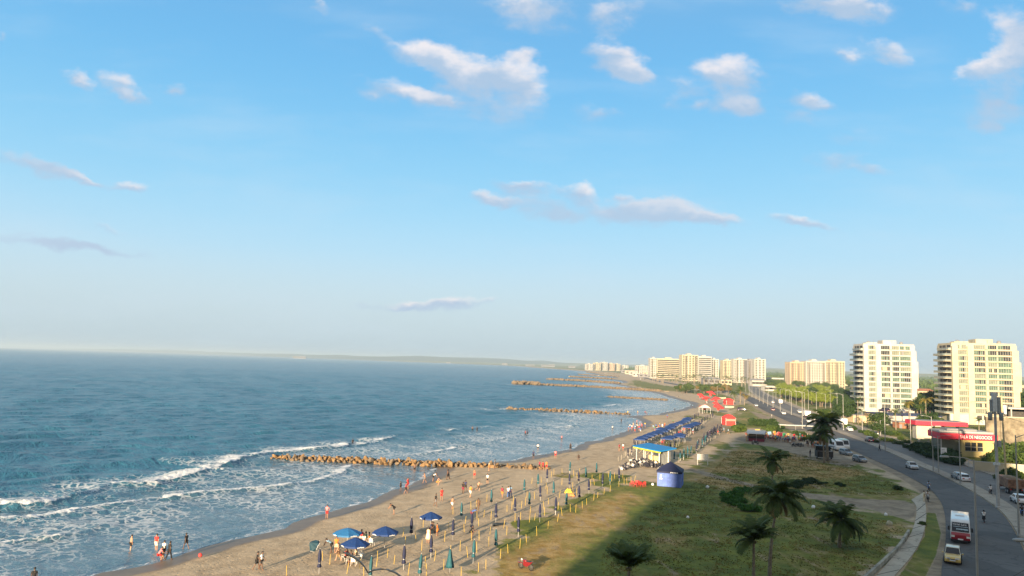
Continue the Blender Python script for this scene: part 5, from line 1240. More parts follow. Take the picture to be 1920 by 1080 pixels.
# roof shade on the dark-centred tower
def small_building(xy, rz, Wd, D, Ht, m, lab, roof=None, name='house', cat='house', wins=3, flat=True, z0=0.0):
    t = empty(name, (xy[0], xy[1], z0), rz, lab, cat); MB().box(0, 0, 0, Wd, D, Ht).build('wall', m, t)
    rm = roof or W_GREY
    if flat: MB().box(-.3, -.3, Ht, Wd+.3, D+.3, Ht+.35).build('roof', rm, t)
    else:
        r = MB().add([(-.5, -.5, Ht), (Wd+.5, -.5, Ht), (Wd+.5, D+.5, Ht), (-.5, D+.5, Ht), (1.5, D/2, Ht+D*.22), (Wd-1.5, D/2, Ht+D*.22)], [(0, 1, 5, 4), (1, 2, 5), (2, 3, 4, 5), (3, 0, 4), (0, 3, 2, 1)]); r.build('roof', rm, t)
    for k in range(wins):
        x = Wd*(k+.5)/wins; MB().box(x-Wd*.12/1, -.07, Ht*.35, x+Wd*.12, .02, Ht*.75).build('window', OPENING, t)
    MB().box(Wd*.02, -.06, 0, Wd*.02+1.0, .02, min(2.2, Ht*.7)).build('door', W_GREY, t)
    return t
TILE = mat('terracotta_roof', (.30, .13, .07), .85, var=.2, scale=.8)
def SB(px0, px1, pyb, pyt, m, lab, **kw):
    a = P(px0, pyb); Y = a[1]; b = raydir(px1, pyb); X1 = b[0]/b[1]*Y; tp_ = raydir(px0, pyt); h = H+tp_[2]/tp_[1]*Y
    return small_building((a[0], Y), 0, X1-a[0], kw.pop('D', 10), h, m, lab, **kw)
SB(1410, 1436, 724, 713, W_WHITE, 'white two storey house with a grey hipped roof at the highway bend', roof=W_GREY, flat=False, wins=4)
SB(1437, 1457, 723, 715, W_PEACH, 'orange walled house just right of the white hipped roof house', roof=mat('pink_roof', (.45, .22, .2), .8), wins=3)
SB(1436, 1497, 733, 724, W_WHITE, 'long low white warehouse beside the highway lamp posts', roof=W_WHITE, wins=6, D=14)
SB(1436, 1470, 717, 708, W_WHITE, 'white low building under the gap of open sky', wins=4); SB(1545, 1600, 722, 713, W_CREAM, 'low cream wall and shed below the long cream block', wins=3, roof=TILE)
SB(1352, 1372, 722, 712, W_CREAM, 'cream house with palms in front of the grey striped towers', wins=3); SB(1318, 1350, 720, 710, W_GREY, 'grey low house in front of the banded balconies', flat=False, roof=W_GREY)
SB(1722, 1752, 744, 733, W_CREAM, 'terracotta roofed house seen between the two towers', roof=TILE, flat=False); SB(1906, 1935, 742, 722, W_PEACH, 'peach building at the right edge behind the cream tower', wins=4)
SB(1600, 1668, 792, 779, mat('beige_render', (.52, .42, .27), .85), 'beige podium building below the left tower', wins=0, name='podium_building', cat='building', D=24)
SB(1662, 1765, 797, 779, W_WHITE, 'low white building with a navy fascia below the left tower', wins=0, roof=mat('navy_fascia', (.02, .03, .09), .6), name='podium_building', cat='building', D=18)
SB(1686, 1712, 803, 792, TILE, 'brick red shed wall under the low white building', wins=1, name='shed', cat='shed', D=5)
SB(1712, 1722, 804, 791, M_RT, 'narrow red kiosk beside the brick red shed', wins=0, name='kiosk', cat='kiosk', D=3)
# long retaining wall and terrace below the right tower
def terrace():
    t = empty('retaining_wall', (122.5, 230, 0), R_(-13), 'long weathered stone retaining wall below the cream tower', 'wall')
    st = mat('weathered_stone', (.20, .17, .12), .95, var=.3, scale=.35, bump=.6, bscale=1.5)
    MB().box(22, 0, 0, 95, .9, 8.2).build('wall', st, t); MB().box(21.8, -.15, 8.2, 95.2, 1.1, 8.5).build('coping', W_CREAM, t)
    
    MB().box(0, 15.01, 0, 95, 60, 8.0).build('terrace_fill', mat('bare_earth', (.22, .18, .12), .95), t) if False else None
    for x in range(26, 94, 8): MB().box(x-.25, -.3, 0, x+.25, .0, 8.15).build('buttress', st, t)
    return t
terrace()
def terrace_house():
    t = empty('carport', (136, 243, 0), R_(-12), 'open white roofed carport on top of the stone retaining wall', 'carport')
    MB().box(24, 0, 10.2, 50, 6, 10.7).build('roof', W_WHITE, t)
    for x in (25, 30, 36, 43, 49): MB().tube([(x, .5, 0), (x, .5, 10.2)], .22, 6).build('column', W_WHITE, t)
    MB().box(25, 5.5, 7, 49, 5.8, 10.2).build('back_wall', OPENING, t)
terrace_house()
# sales office with red fascia, and the red canopy behind it
def text_mesh(s, size, m, name, parent, loc, rot, align='LEFT', ext=.01):
    cu = bpy.data.curves.new('t', 'FONT'); cu.body = s; cu.size = size; cu.extrude = ext; cu.align_x = align
    ob = bpy.data.objects.new('t', cu); col.objects.link(ob); dg = bpy.context.evaluated_depsgraph_get()
    me = bpy.data.meshes.new_from_object(ob.evaluated_get(dg)); bpy.data.objects.remove(ob); me.materials.clear(); me.materials.append(m)
    o = bpy.data.objects.new(name, me); col.objects.link(o); o.parent = parent; o.location = loc; o.rotation_euler = rot; return o
def office():
    A = P(1803, 856); B = P(1864, 859); L = math.dist(A, B); rz = math.atan2(B[1]-A[1], B[0]-A[0])
    t = empty('sales_office', (A[0], A[1], 0), rz, 'yellow walled sales office with wide red fascia sign near the road', 'office')
    yel = mat('yellow_render', (.46, .37, .16), .85, var=.06); red = mat('red_sign', (.60, .02, .05), .5, var=.05); s = L/8.4
    MB().box(0, 0, 0, L, 7, 4.3).build('wall', yel, t)
    MB().box(-4.5, 1.5, 0, -.02, 7, 4.0).build('glass_porch', GL_PALE, t)
    f = MB().box(-5.2, -1.0, 4.3, L+.6, 7.5, 5.75).build('fascia', red, t)
    MB().box(-5.2, -1.0, 5.75, L+.6, 7.5, 5.9).build('roof', W_GREY, t)
    MB().box(-5.0, 0, 5.9, L, 7, 6.25).build('roof_upstand', W_WHITE, t); MB().box(-2.5, 2, 6.25, L*.6, 6.5, 6.7).build('roof_upstand', W_GREY, t)
    text_mesh('SALA DE NEGOCIOS', 1.12, M_WHITE, 'lettering', f, (-.6, -1.02, 4.62), (PI/2, 0, 0)).scale = ((L+.4)/11.0, 1, 1)
    text_mesh('VENTAS', .9, M_WHITE, 'lettering', f, (-5.22, 5.2, 4.7), (PI/2, 0, -PI/2)) if False else None
    for x0, x1 in ((L*.12, L*.29), (L*.31, L*.46), (L*.50, L*.66)):
        w_ = MB().box(x0, -.05, 1.5, x1, .02, 3.6).build('window', GL_DARK, t); MB().box(x0-.06, -.10, 2.45, x1+.06, -.04, 2.55).build('transom', FRAME, w_)
        MB().box(x0-.08, -.10, 1.40, x1+.08, .01, 1.5).build('sill', FRAME, w_)
    MB().tube([(L+.5, -.7, 0), (L+.5, -.7, 4.3)], .09, 6).build('post', W_WHITE, t); MB().tube([(-4.9, -.7, 0), (-4.9, -.7, 4.3)], .12, 6).build('post', W_WHITE, t)
    A = P(1742, 833); t = empty('fuel_canopy', (A[0]+2, A[1]+6, 0), R_(-8), 'long red edged flat canopy on a pale column block behind the sales office', 'canopy')
    r = MB().box(-3.2, -2, 5.2, 11.5, 6, 6.4).build('roof', red, t); MB().box(-2.9, -1.7, 6.4, 11.2, 5.7, 6.5).build('roof_deck', W_GREY, t)
    MB().box(-2.2, 0, 1.0, 2.0, 3, 5.2).build('pier', mat('pale_metal_panel', (.42, .39, .32), .7, var=.06, scale=.5), t)
    for x in (6, 10): MB().box(x, 2, 0, x+.6, 2.6, 5.2).build('column', W_WHITE, t)
    for x in (-1.5, 1.2): MB().box(x, .5, 0, x+.5, 1.0, 1.0).build('column', W_WHITE, t)
    # glass and fabric shade near the office
    B = P(1835, 880); t = empty('greenhouse', (B[0], B[1], 0), R_(-30), 'pale blue glass awning leaning over parked things right of the sales office', 'awning')
    gl = mat('blue_glass', (.16, .25, .33), .6, var=.2, scale=.6); mb = MB(); mb.add([(-4, 0, 2.9), (4.5, -1.2, 1.6), (4.5, 3, 1.6), (-4, 4, 2.9)], [(0, 1, 2, 3)]); t.scale = (.45, .45, .62); g = mb.build('pane', gl, t); g.modifiers.new('thickness', 'SOLIDIFY').thickness = .05
    for p0 in ((-4, 0, 2.9), (4.5, -1.2, 1.6), (4.5, 3, 1.6), (-4, 4, 2.9), (0, -.55, 2.29)): MB().tube([(p0[0], p0[1], 0), p0], .06, 5).build('post', W_WHITE, t)
office()
def side_sign():
    A = P(1770, 866); t = empty('road_sign', (A[0], A[1], 0), R_(-20), 'small white rectangular sign board on a post at the far road verge', 'sign')
    MB().tube([(0, 0, 0), (0, 0, 3.2)], .05, 6).build('post', M_POLE, t); MB().box(-.62, -.08, 1.3, .62, -.05, 3.3).build('panel', M_WHITE, t)
    mb = MB()
    for k in range(4): MB().box(-.45, -.10, 1.7+k*.38, .30-.1*(k % 2), -.085, 1.8+k*.38).build('printed_line', W_GREY, t)
side_sign()
# boundary wall in evening sun behind the hedge at the right edge
def yard_wall():
    A = P(1872, 893); B = P(1990, 903); L = math.dist(A, B); rz = math.atan2(B[1]-A[1], B[0]-A[0])
    t = empty('boundary_wall', (A[0], A[1]+8, 0), rz, 'low cream boundary wall behind clipped bushes at the right edge', 'wall')
    MB().box(0, 0, 0, L+10, .25, 1.9).build('wall', W_CREAM, t); MB().box(-.1, -.05, 1.9, L+10.1, .3, 2.05).build('coping', W_WHITE, t)
yard_wall()
# the block this view is taken from: it stands behind the balcony and throws the long shade over the green
def home_block():
    t = empty('apartment_block', (0, 0, 0), 0, 'cream apartment block that the view is taken from, throwing the long shade', 'apartments')
    MB().box(-25.6, -26, 0, 30, -1.6, 41).build('wall', W_CREAM, t); MB().box(-25.9, -26.3, 41, 30.3, -1.3, 41.8).build('parapet', W_WHITE, t)
    for f in range(13):
        for k in range(6): MB().box(-23+k*8.6, -1.65, f*3.1+1.0, -18+k*8.6, -1.55, f*3.1+2.8).build('window', GL_DARK, t)
home_block()
def shed_row():
    for i, (x, y, Wd, c, lab) in enumerate([(1409, 827, 6.5, mat('tin_roof', (.33, .34, .35), .5, metal=.3), 'open market stall with a grey tin roof at the left of the crowd')]):
        A = P(x-7, y); t = empty('market_stall', (A[0], A[1], 0), -.35, lab, 'stall'); t.scale = (.72, .72, .8); L = Wd
        mb = MB(); mb.add([(-.4, -.8, 2.7), (L, -.8, 2.7), (L, 5, 3.6), (-.4, 5, 3.6), (-.4, -.8, 2.78), (L, -.8, 2.78), (L, 5, 3.68), (-.4, 5, 3.68)], [(0, 3, 2, 1), (4, 5, 6, 7), (0, 1, 5, 4), (1, 2, 6, 5), (2, 3, 7, 6), (3, 0, 4, 7)]); mb.build('roof', c, t)
        MB().box(-.5, 0, 0, -.38, 4.6, 2.9).build('side_wall', mat('orange_panel', (.62, .33, .12), .8), t)
        MB().box(.2, 3.5, 0, L-.2, 3.7, 2.6).build('back_wall', OPENING, t)
        for px_ in (0, L*.5, L-.1):
            MB().tube([(px_, -.6, 0), (px_, -.6, 2.7)], .05, 5).build('post', M_POLE, t)
        MB().box(.3, .6, 0, L-.4, 1.3, 1.0).build('counter', mat('maroon_panel', (.2, .03, .05), .7), t)
shed_row()
# ------------------------------------------------------------------ vegetation
def leaf_mat(name, a, b, trans=.0):
    m = bpy.data.materials.new(name); m.use_nodes = True; w = NT(m.node_tree)
    co = w.n('ShaderNodeTexCoord').outputs['Object']; oi = w.n('ShaderNodeObjectInfo').outputs['Random']
    n1 = w.noise(co, 2.2, 3, .6); n2 = w.noise(co, .5, 3, .6)
    f = w.math('ADD', w.math('MULTIPLY', w.smooth(n1, .3, .7), .55), w.math('MULTIPLY', n2, .45))
    f = w.math('MULTIPLY_ADD', w.math('SUBTRACT', oi, .5), .3, f, clamp=True)
    c = w.mix(f, C4(a), C4(b)); bs = w.n('ShaderNodeBsdfPrincipled', {'Base Color': c, 'Roughness': .65, 'Specular IOR Level': .3})
    tr = w.n('ShaderNodeBsdfTranslucent', {0: c}); mx = w.n('ShaderNodeMixShader', {0: .22, 1: bs.outputs[0], 2: tr.outputs[0]})
    w.n('ShaderNodeOutputMaterial', {0: mx.outputs[0]}); return m
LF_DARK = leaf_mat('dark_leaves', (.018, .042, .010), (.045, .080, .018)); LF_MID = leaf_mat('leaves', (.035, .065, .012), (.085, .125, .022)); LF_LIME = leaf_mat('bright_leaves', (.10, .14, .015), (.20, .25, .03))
LF_DRY = leaf_mat('dry_leaves', (.13, .09, .03), (.22, .16, .05)); LF_PALM = leaf_mat('palm_leaves', (.028, .055, .010), (.080, .115, .020)); LF_PALMY = leaf_mat('yellowing_palm_leaves', (.14, .12, .02), (.26, .20, .035)); LF_DEAD = leaf_mat('dead_fronds', (.12, .075, .03), (.22, .14, .055))
BARK = mat('bark', (.16, .12, .085), .9, var=.2, scale=4, bump=.5); PBARK = mat('palm_bark', (.20, .165, .12), .9, var=.2, scale=5, bump=.5)
def crown_mesh(name, m, R, n, leaf, seed, squash=.75, clumps=14, base=0.0):
    r = np.random.RandomState(seed); vs = []; fs = []; cs = []
    for k in range(clumps):
        d = r.randn(3); d /= np.linalg.norm(d); d[2] = abs(d[2])*.9-.15; rad = R*(.45+.45*r.rand()); cs.append((d*rad*np.array([1, 1, squash]), R*(.28+.22*r.rand())))
    cs.append((np.zeros(3), R*.45))
    per = n//len(cs)
    for c, cr in cs:
        for _ in range(per):
            d = r.randn(3); d /= np.linalg.norm(d); p = c+d*cr*(.55+.5*r.rand())*np.array([1, 1, squash])
            a = d*.5+r.randn(3)*.6; a /= np.linalg.norm(a); b = np.cross(a, r.randn(3)); b /= np.linalg.norm(b)+1e-9; cc = np.cross(a, b); s = leaf*(.6+.8*r.rand())
            i = len(vs); vs += [p-b*s*.5, p+cc*s*.35, p+b*s*.7, p-cc*s*.35]; fs.append((i, i+1, i+2, i+3))
    mb = MB(); mb.add([(v[0], v[1], v[2]+base) for v in vs], fs); return mb.mesh(name, m)
def tree_proto(m, R, Ht, n, leaf, seed, label, name='tree', squash=.8):
    t = empty(name, (0, 0, 0)); tag(t, label, 'tree')
    mb = MB(); mb.tube([(0, 0, -.2), (.1, 0, Ht*.3), (0, .1, Ht*.6)], [R*.09, R*.07, R*.05], 7); r = random.Random(seed)
    for k in range(5):
        an = k*1.26+r.random(); mb2 = [(0, 0.05, Ht*.45), (math.cos(an)*R*.35, math.sin(an)*R*.35, Ht*.66), (math.cos(an)*R*.6, math.sin(an)*R*.6, Ht*.82)]
        mb.tube(mb2, [R*.05, R*.03, R*.015], 5)
    mb.build('trunk', BARK, t); o = bpy.data.objects.new('crown', crown_mesh('crown', m, R, n, leaf, seed, squash, base=Ht*.62)); col.objects.link(o); o.parent = t
    return Proto(t)
def bush_proto(m, R, n, leaf, seed, squash=.7):
    me = crown_mesh('shrub', m, R, n, leaf, seed, squash, base=R*.3); return me
def bush(xy, me, sc, lab, group=None, z=0.0, name='shrub', cat='bush'):
    o = bpy.data.objects.new(name, me); col.objects.link(o); o.location = (xy[0], xy[1], z); o.rotation_euler = (0, 0, random.random()*6.28)
    o.scale = (sc*random.uniform(.9, 1.15), sc*random.uniform(.9, 1.15), sc*random.uniform(.8, 1.1)); return tag(o, lab, cat, group)
bD = [bush_proto(LF_DARK, 1.0, 1500, .16, s) for s in (1, 2, 3)]; bM = [bush_proto(LF_MID, 1.0, 1500, .16, s) for s in (4, 5, 6)]; bL = [bush_proto(LF_LIME, 1.0, 1300, .18, s) for s in (7, 8)]
LF_VIV = leaf_mat('vivid_leaves', (.030, .10, .010), (.065, .17, .02)); bV = [bush_proto(LF_VIV, 1.0, 1700, .15, s) for s in (31, 32, 33)]
for i, (x, y, s) in enumerate([(1368,941,1.25),(1362,932,1.1),(1380,930,1.2),(1392,925,1.15),(1402,920,.9),(1374,948,1.0),(1388,944,1.1),(1398,957,1.25),(1410,958,1.2),(1384,936,1.0),(1419,956,.8)]):
    bush(P(x, y), bV[i % 3], s, 'vivid green shrub in the clump in the middle of the shaded grass', 'shrubs in the middle of the green')
for i, (x, y, s) in enumerate([(1478,909,.9),(1488,911,1.1),(1500,909,1.2),(1512,907,1.1),(1522,905,1.2),(1470,914,1.1),(1538,908,.6),(1548,907,.5),(1572,909,.7),(1580,912,.6),(1495,915,1.0)]):
    bush(P(x, y), bD[i % 3], s, 'dark low shrub in the strip behind the palms, by the bare track', 'dark shrubs by the track')
bush(Z6(648, 352), bD[1], .85, 'small dark bush at the road corner of the dry grass'); bush(Z6(850, 650), bM[0], .6, 'small bush on the verge strip beside the slab pavement')
for i, (x, y, s, k) in enumerate([(1418,794,3.2,0),(1432,795,3.5,1),(1448,796,3.8,0),(1442,806,3.0,2),(1456,806,2.6,1),(1412,788,2.6,1),(1386,806,2.8,2),(1380,800,2.2,2),(1505,816,2.4,0),(1520,820,2.4,1),(1534,822,2.2,0),(1495,812,2.0,1),(1510,823,2.0,2),(1390,798,2.2,0),(1465,799,2.0,0)]):
    bush(P(x, y+4), (bD if k != 2 else bM)[k % 3], s*.8, 'dense dark bush in the thicket behind the market crowd', 'thicket behind the crowd')
# ---- palms
def palm(xy, Ht, R, seed, lab, bend=(0, 0), nfr=22, m=None, dead=3, trunk_r=.16, upright=0.0, group='coconut palms', leafl=30):
    r = random.Random(seed); t = empty('palm_tree', (xy[0], xy[1], 0), 0, lab, 'palm', group); m = m or LF_PALM
    pts = []; n = 9
    for i in range(n+1):
        u = i/n; pts.append((bend[0]*u*u, bend[1]*u*u, Ht*u-.2*(i == 0)))
    mb = MB(); mb.tube(pts, [trunk_r*(1.35-.6*min(1, i/n*1.6))*(1+.06*(i % 2)) for i in range(n+1)], 9); mb.build('trunk', PBARK, t, True)
    top = Vector(pts[-1])
    def fronds(count, elo, ehi, mtl, name, droop, len_):
        mb = MB()
        for k in range(count):
            az = 2*PI*(k+r.random()*.7)/count; el = R_(elo+(ehi-elo)*r.random()); L = len_*(.8+.35*r.random()); dr = droop*(.7+.6*r.random())
            p = top.copy(); a = el; N = 12; rib = [p.copy()]; dirs = []
            for i in range(N):
                d = Vector((math.cos(az)*math.cos(a), math.sin(az)*math.cos(a), math.sin(a))); dirs.append(d); p = p+d*(L/N); rib.append(p.copy()); a -= dr/N*(.5+1.2*i/N)
                if a < R_(-88): a = R_(-88)
            mb.tube(rib, [.035*(1-.85*i/N) for i in range(N+1)], 4, cap=False)
            nl = leafl
            for j in range(nl):
                u = .10+.90*j/nl; f = u*N; i = min(N-1, int(f)); q = rib[i].lerp(rib[i+1], f-i); d = dirs[i]
                sd = d.cross(Vector((0, 0, 1))); sd = sd.normalized() if sd.length > .05 else Vector((math.sin(az), -math.cos(az), 0))
                ll = L*.27*(math.sin(PI*min(1, u*.88+.10))**.7)*(.85+.3*r.random()); upv = sd.cross(d).normalized()
                for sg in (-1, 1):
                    e = q+(sd*sg*.78+d*.55-Vector((0, 0, .38+.35*r.random()))+upv*.1).normalized()*ll; wd = d*(L*.021)
                    mid = q.lerp(e, .5)+Vector((0, 0, ll*.06))
                    b = len(mb.v); mb.v += [tuple(q-wd*.6), tuple(q+wd*.6), tuple(mid+wd), tuple(mid-wd), tuple(e)]; mb.f += [(b, b+1, b+2, b+3), (b+3, b+2, b+4)]; mb.mi += [0, 0]
        return mb.build(name, mtl, t)
    fronds(nfr, -18+upright, 78, m, 'crown', R_(95-upright*.7), R)
    if dead: fronds(dead, -60, -30, LF_DEAD, 'dead_fronds', R_(60), R*.75)
    cn = MB()
    for k in range(6): an = k*1.05; cn.sph((top.x+.17*math.cos(an), top.y+.17*math.sin(an), top.z-.16), .12, 7, 5)
    cn.build('coconuts', mat('coconut_husk', (.12, .10, .03), .7), t, True)
    return t
palm(P(1447, 948), 6.5, 2.9, 1, 'slender coconut palm standing alone behind the taller drooping palm', (.25, 0), 21, dead=4, trunk_r=.13)
palm(P(1443, 1090), 7.9, 3.0, 2, 'tall leaning coconut palm with yellowed hanging fronds, middle of the green', (1.15, .6), 30, dead=8, trunk_r=.15)
palm(P(1413, 1112), 4.6, 2.7, 3, 'bushy dark palm low at the bottom edge, in front of the leaning palm', (.1, .2), 28, dead=1, upright=24, trunk_r=.15)
palm(P(1574, 1026), 3.1, 3.2, 4, 'short squat coconut palm with arching fronds near the bend of the slab pavement', (.35, 0), 32, dead=2, trunk_r=.17)
palm(P(1178, 1140), 3.3, 2.6, 5, 'young dark palm cut off by the bottom edge, fronds pointing upwards', (0, 0), 26, dead=0, upright=60, trunk_r=.16)
palm(P(1551, 864), 8.6, 4.9, 6, 'large bushy coconut palm beside the parked buses, tallest by the road', (.0, .2), 30, dead=5, trunk_r=.30, leafl=34)
palm(P(1545, 868), 6.4, 3.6, 16, 'second shaggy palm growing in front of the large bushy palm', (-.3, 0), 18, dead=5, trunk_r=.18)
palm(P(1388, 757), 8.2, 4.2, 7, 'palm with a dark spiky crown where the coast road meets the highway', (0, 0), 18, dead=4, trunk_r=.25, leafl=18)
palm(P(1377, 757), 6.2, 4.0, 8, 'palm with a pale ragged crown just left of the dark spiky one', (-.5, 0), 16, m=LF_MID, dead=3, trunk_r=.22, leafl=16)
palm(P(1396, 760), 5.5, 3.6, 9, 'golden palm just right of the dark spiky one at the road fork', (.4, 0), 14, m=LF_PALMY, dead=3, trunk_r=.22, leafl=16)
for i, (x, y, h, R0, mm, lab) in enumerate([(1609,796,9.5,2.6,LF_PALM,'tall dark palm against the left edge of the left tower'),(1617,800,5.5,2.0,LF_PALM,'smaller palm beside the tall dark one at the left tower'),(1626,801,4.6,1.9,LF_DEAD,'brownish palm between the small palm and the round tree'),
    (1680,806,6.5,2.6,LF_PALM,'dark palm in front of the navy fascia building'),(1705,806,9.5,2.4,LF_PALMY,'golden palm in front of the right side of the left tower'),(1737,800,10.5,3.6,LF_PALMY,'large golden palm in the gap between the two towers'),(1727,800,7.0,2.6,LF_MID,'green palm low in the gap between the towers'),
    (1762,790,9.5,2.6,LF_PALMY,'golden palm at the left foot of the cream tower'),(1836,812,4.5,2.0,LF_PALM,'small dark palm in front of the stone retaining wall')]):
    palm(P(x, y), h, R0, 40+i, lab, (0, 0), 14, m=mm, dead=0, leafl=14, group='palms by the towers', trunk_r=.18)
# rows of palms before the far blocks
pf = []
tp0 = palm((0, 0), 7.0, 2.6, 77, 'palm in the long row before the far cream blocks', (0, 0), 11, m=LF_MID, dead=0, leafl=8, trunk_r=.25); tp0['group'] = 'palms before the far blocks'
farp = Proto(tp0)
for k in range(74):
    x = 1222+random.random()*128 if k < 50 else 1352+random.random()*70; y = 712+ (x-1222)*.035+random.random()*7
    farp.place(P(x, y), random.random()*6, sc=random.uniform(.8, 1.5))
# ---- broadleaf trees
TD = tree_proto(LF_DARK, 3.2, 6.2, 3000, .42, 11, 'dark dense tree'); TM = tree_proto(LF_MID, 3.2, 6.2, 3000, .42, 12, 'green tree'); TL = tree_proto(LF_LIME, 3.4, 6.0, 3000, .42, 13, 'lime tree'); TB = tree_proto(LF_DRY, 3.0, 5.5, 2200, .45, 14, 'dry tree')
def T(pr, x, y, s, lab, group): return pr.place(P(x, y), random.random()*6.28, sc=(s*random.uniform(.9, 1.15), s*random.uniform(.9, 1.15), s*random.uniform(.85, 1.1)), label=lab, group=group)
rnd = random.Random(5)
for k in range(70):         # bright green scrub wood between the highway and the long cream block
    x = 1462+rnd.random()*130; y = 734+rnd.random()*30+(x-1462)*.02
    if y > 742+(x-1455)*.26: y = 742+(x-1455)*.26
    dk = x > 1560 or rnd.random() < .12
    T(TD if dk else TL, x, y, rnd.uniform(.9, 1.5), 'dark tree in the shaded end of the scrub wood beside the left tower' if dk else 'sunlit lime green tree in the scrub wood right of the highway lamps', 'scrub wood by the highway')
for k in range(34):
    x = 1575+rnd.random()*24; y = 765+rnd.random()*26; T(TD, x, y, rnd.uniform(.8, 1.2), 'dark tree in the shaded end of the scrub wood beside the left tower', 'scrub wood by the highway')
for k in range(60):
    x = 1440+rnd.random()*165; y = 722+rnd.random()*11; T(TM if rnd.random() < .6 else TD, x, y, rnd.uniform(1.0, 1.7), 'tree in the band of wood in front of the long cream block', 'wood below the cream block')
for k in range(46):
    x = 1268+rnd.random()*100; y = 731+rnd.random()*9; T(TM if rnd.random() < .6 else TB, x, y-1, rnd.uniform(.7, 1.1), 'tree in the olive clumps along the coast road', 'trees along the coast road')
for k in range(14):
    T(TD if k % 2 else TM, 1715+rnd.random()*42, 770+rnd.random()*18, rnd.uniform(1.2, 1.9), 'tree in the leafy gap between the two towers', 'trees between the towers')
for k in range(16):
    T(TD if k % 3 else TM, 1905+rnd.random()*60, 775+rnd.random()*25, rnd.uniform(1.2, 2.0), 'tree at the right edge beyond the cream tower', 'trees at the right edge')
for i, (x, y, s, lab) in enumerate([(1650,812,1.15,'round clipped dark tree below the left tower'),(1647,818,.8,'lower dark tree beside the round clipped one'),(1745,815,1.1,'spreading dark tree at the left end of the red canopy'),(1752,812,.9,'green tree peeping above the left end of the red canopy')]):
    T(TD, x, y, s, lab, None)
for i, (x, y, s, k) in enumerate([(1700,842,1.4,0),(1712,845,2.0,1),(1722,848,2.6,0),(1732,852,2.8,2),(1742,855,3.0,0),(1752,858,3.0,1),(1762,862,3.1,0),(1772,866,3.0,2),(1782,870,2.9,1),(1790,873,2.4,0),(1756,846,3.0,1),(1770,852,3.0,0),(1786,860,2.6,1),(1738,842,2.2,0),(1722,838,1.6,1)]):
    bush(P(x, y-2), bD[k], s*.95, 'dense dark bush in the hedge between the far road and the sales office', 'hedge before the sales office')
for i, (x, y, s, k) in enumerate([(1618,812,1.4,0),(1628,816,1.6,1),(1638,822,1.8,2),(1660,828,1.6,0),(1672,828,1.4,1),(1684,833,1.4,2),(1600,806,1.6,0),(1592,803,1.8,1),(1665,816,1.8,0),(1680,816,1.6,2),(1642,830,1.1,1),(1690,826,1.2,1),(1700,832,1.3,0)]):
    bush(P(x, y), (bM if i % 2 else bD)[k], s, 'bush on the rough green bank between the far road and the left tower', 'bushes on the green bank')
for i, (x, y, s, lab) in enumerate([(1888,893,1.5,'conical bush left of the wooden pole by the cream wall'),(1897,894,1.9,'tall conical bush by the cream boundary wall'),(1913,898,2.0,'conical bush at the right edge by the cream boundary wall'),(1876,900,1.2,'low bush behind the parked truck'),(1905,908,1.6,'yellowish bush over the back of the parked truck')]):
    bush(P(x, y), bM[i % 3], s, lab)
for i, (x, y, s) in enumerate([(1880,862,3.2),(1892,864,3.4),(1905,866,3.6),(1918,868,3.6),(1930,870,3.4),(1868,866,2.2),(1858,868,1.8),(1899,850,3.0),(1915,852,3.2),(1846,852,2.0),(1872,848,2.6),(1886,846,2.8),(1930,850,3.4),(1862,856,2.2)]):
    bush(P(x, y), (bD if i % 2 else bM)[i % 3], s, 'tall dark shrub below the stone retaining wall', 'shrubs under the retaining wall')
# distant woods read as one mass
def far_wood():
    r = np.random.RandomState(8); mb = MB(); vs = []; fs = []
    def clump(x, y, s, h):
        n = 22
        for _ in range(n):
            p = np.array([x, y, h*.55])+r.randn(3)*np.array([s*.55, s*.55, h*.26]); p[2] = max(p[2], .5)
            a = r.randn(3); a /= np.linalg.norm(a); b = np.cross(a, r.randn(3)); b /= np.linalg.norm(b); q = s*.42
            i = len(vs); vs.extend([p-a*q, p+b*q*.7, p+a*q, p-b*q*.7]); fs.append((i, i+1, i+2, i+3))
    for k in range(1500):
        Y = 1250*math.exp(r.rand()*1.9); X0 = (260 if Y < 2000 else 300)+Y*.13; X = X0+r.rand()*Y*.8
        if Y > 2600 and r.rand() < .5: X = 330+Y*.045+r.rand()*Y*.2
        clump(X, Y, 5+Y*.0028, 7+Y*.0012)
    for k in range(420):
        Y = 420+r.rand()*800; X = Y*.52+40+r.rand()*Y*.35; clump(X, Y, 5.5, 8)
    for k in range(260):
        Y = 2750+r.rand()*130; X = 440+r.rand()*330; clump(X, Y, 9, 10)
    mb.add([tuple(v) for v in vs], fs); o = mb.build('woodland', LF_MID); tag(o, 'hazy band of distant trees behind the towers and blocks', 'woodland', kind='stuff')
far_wood()
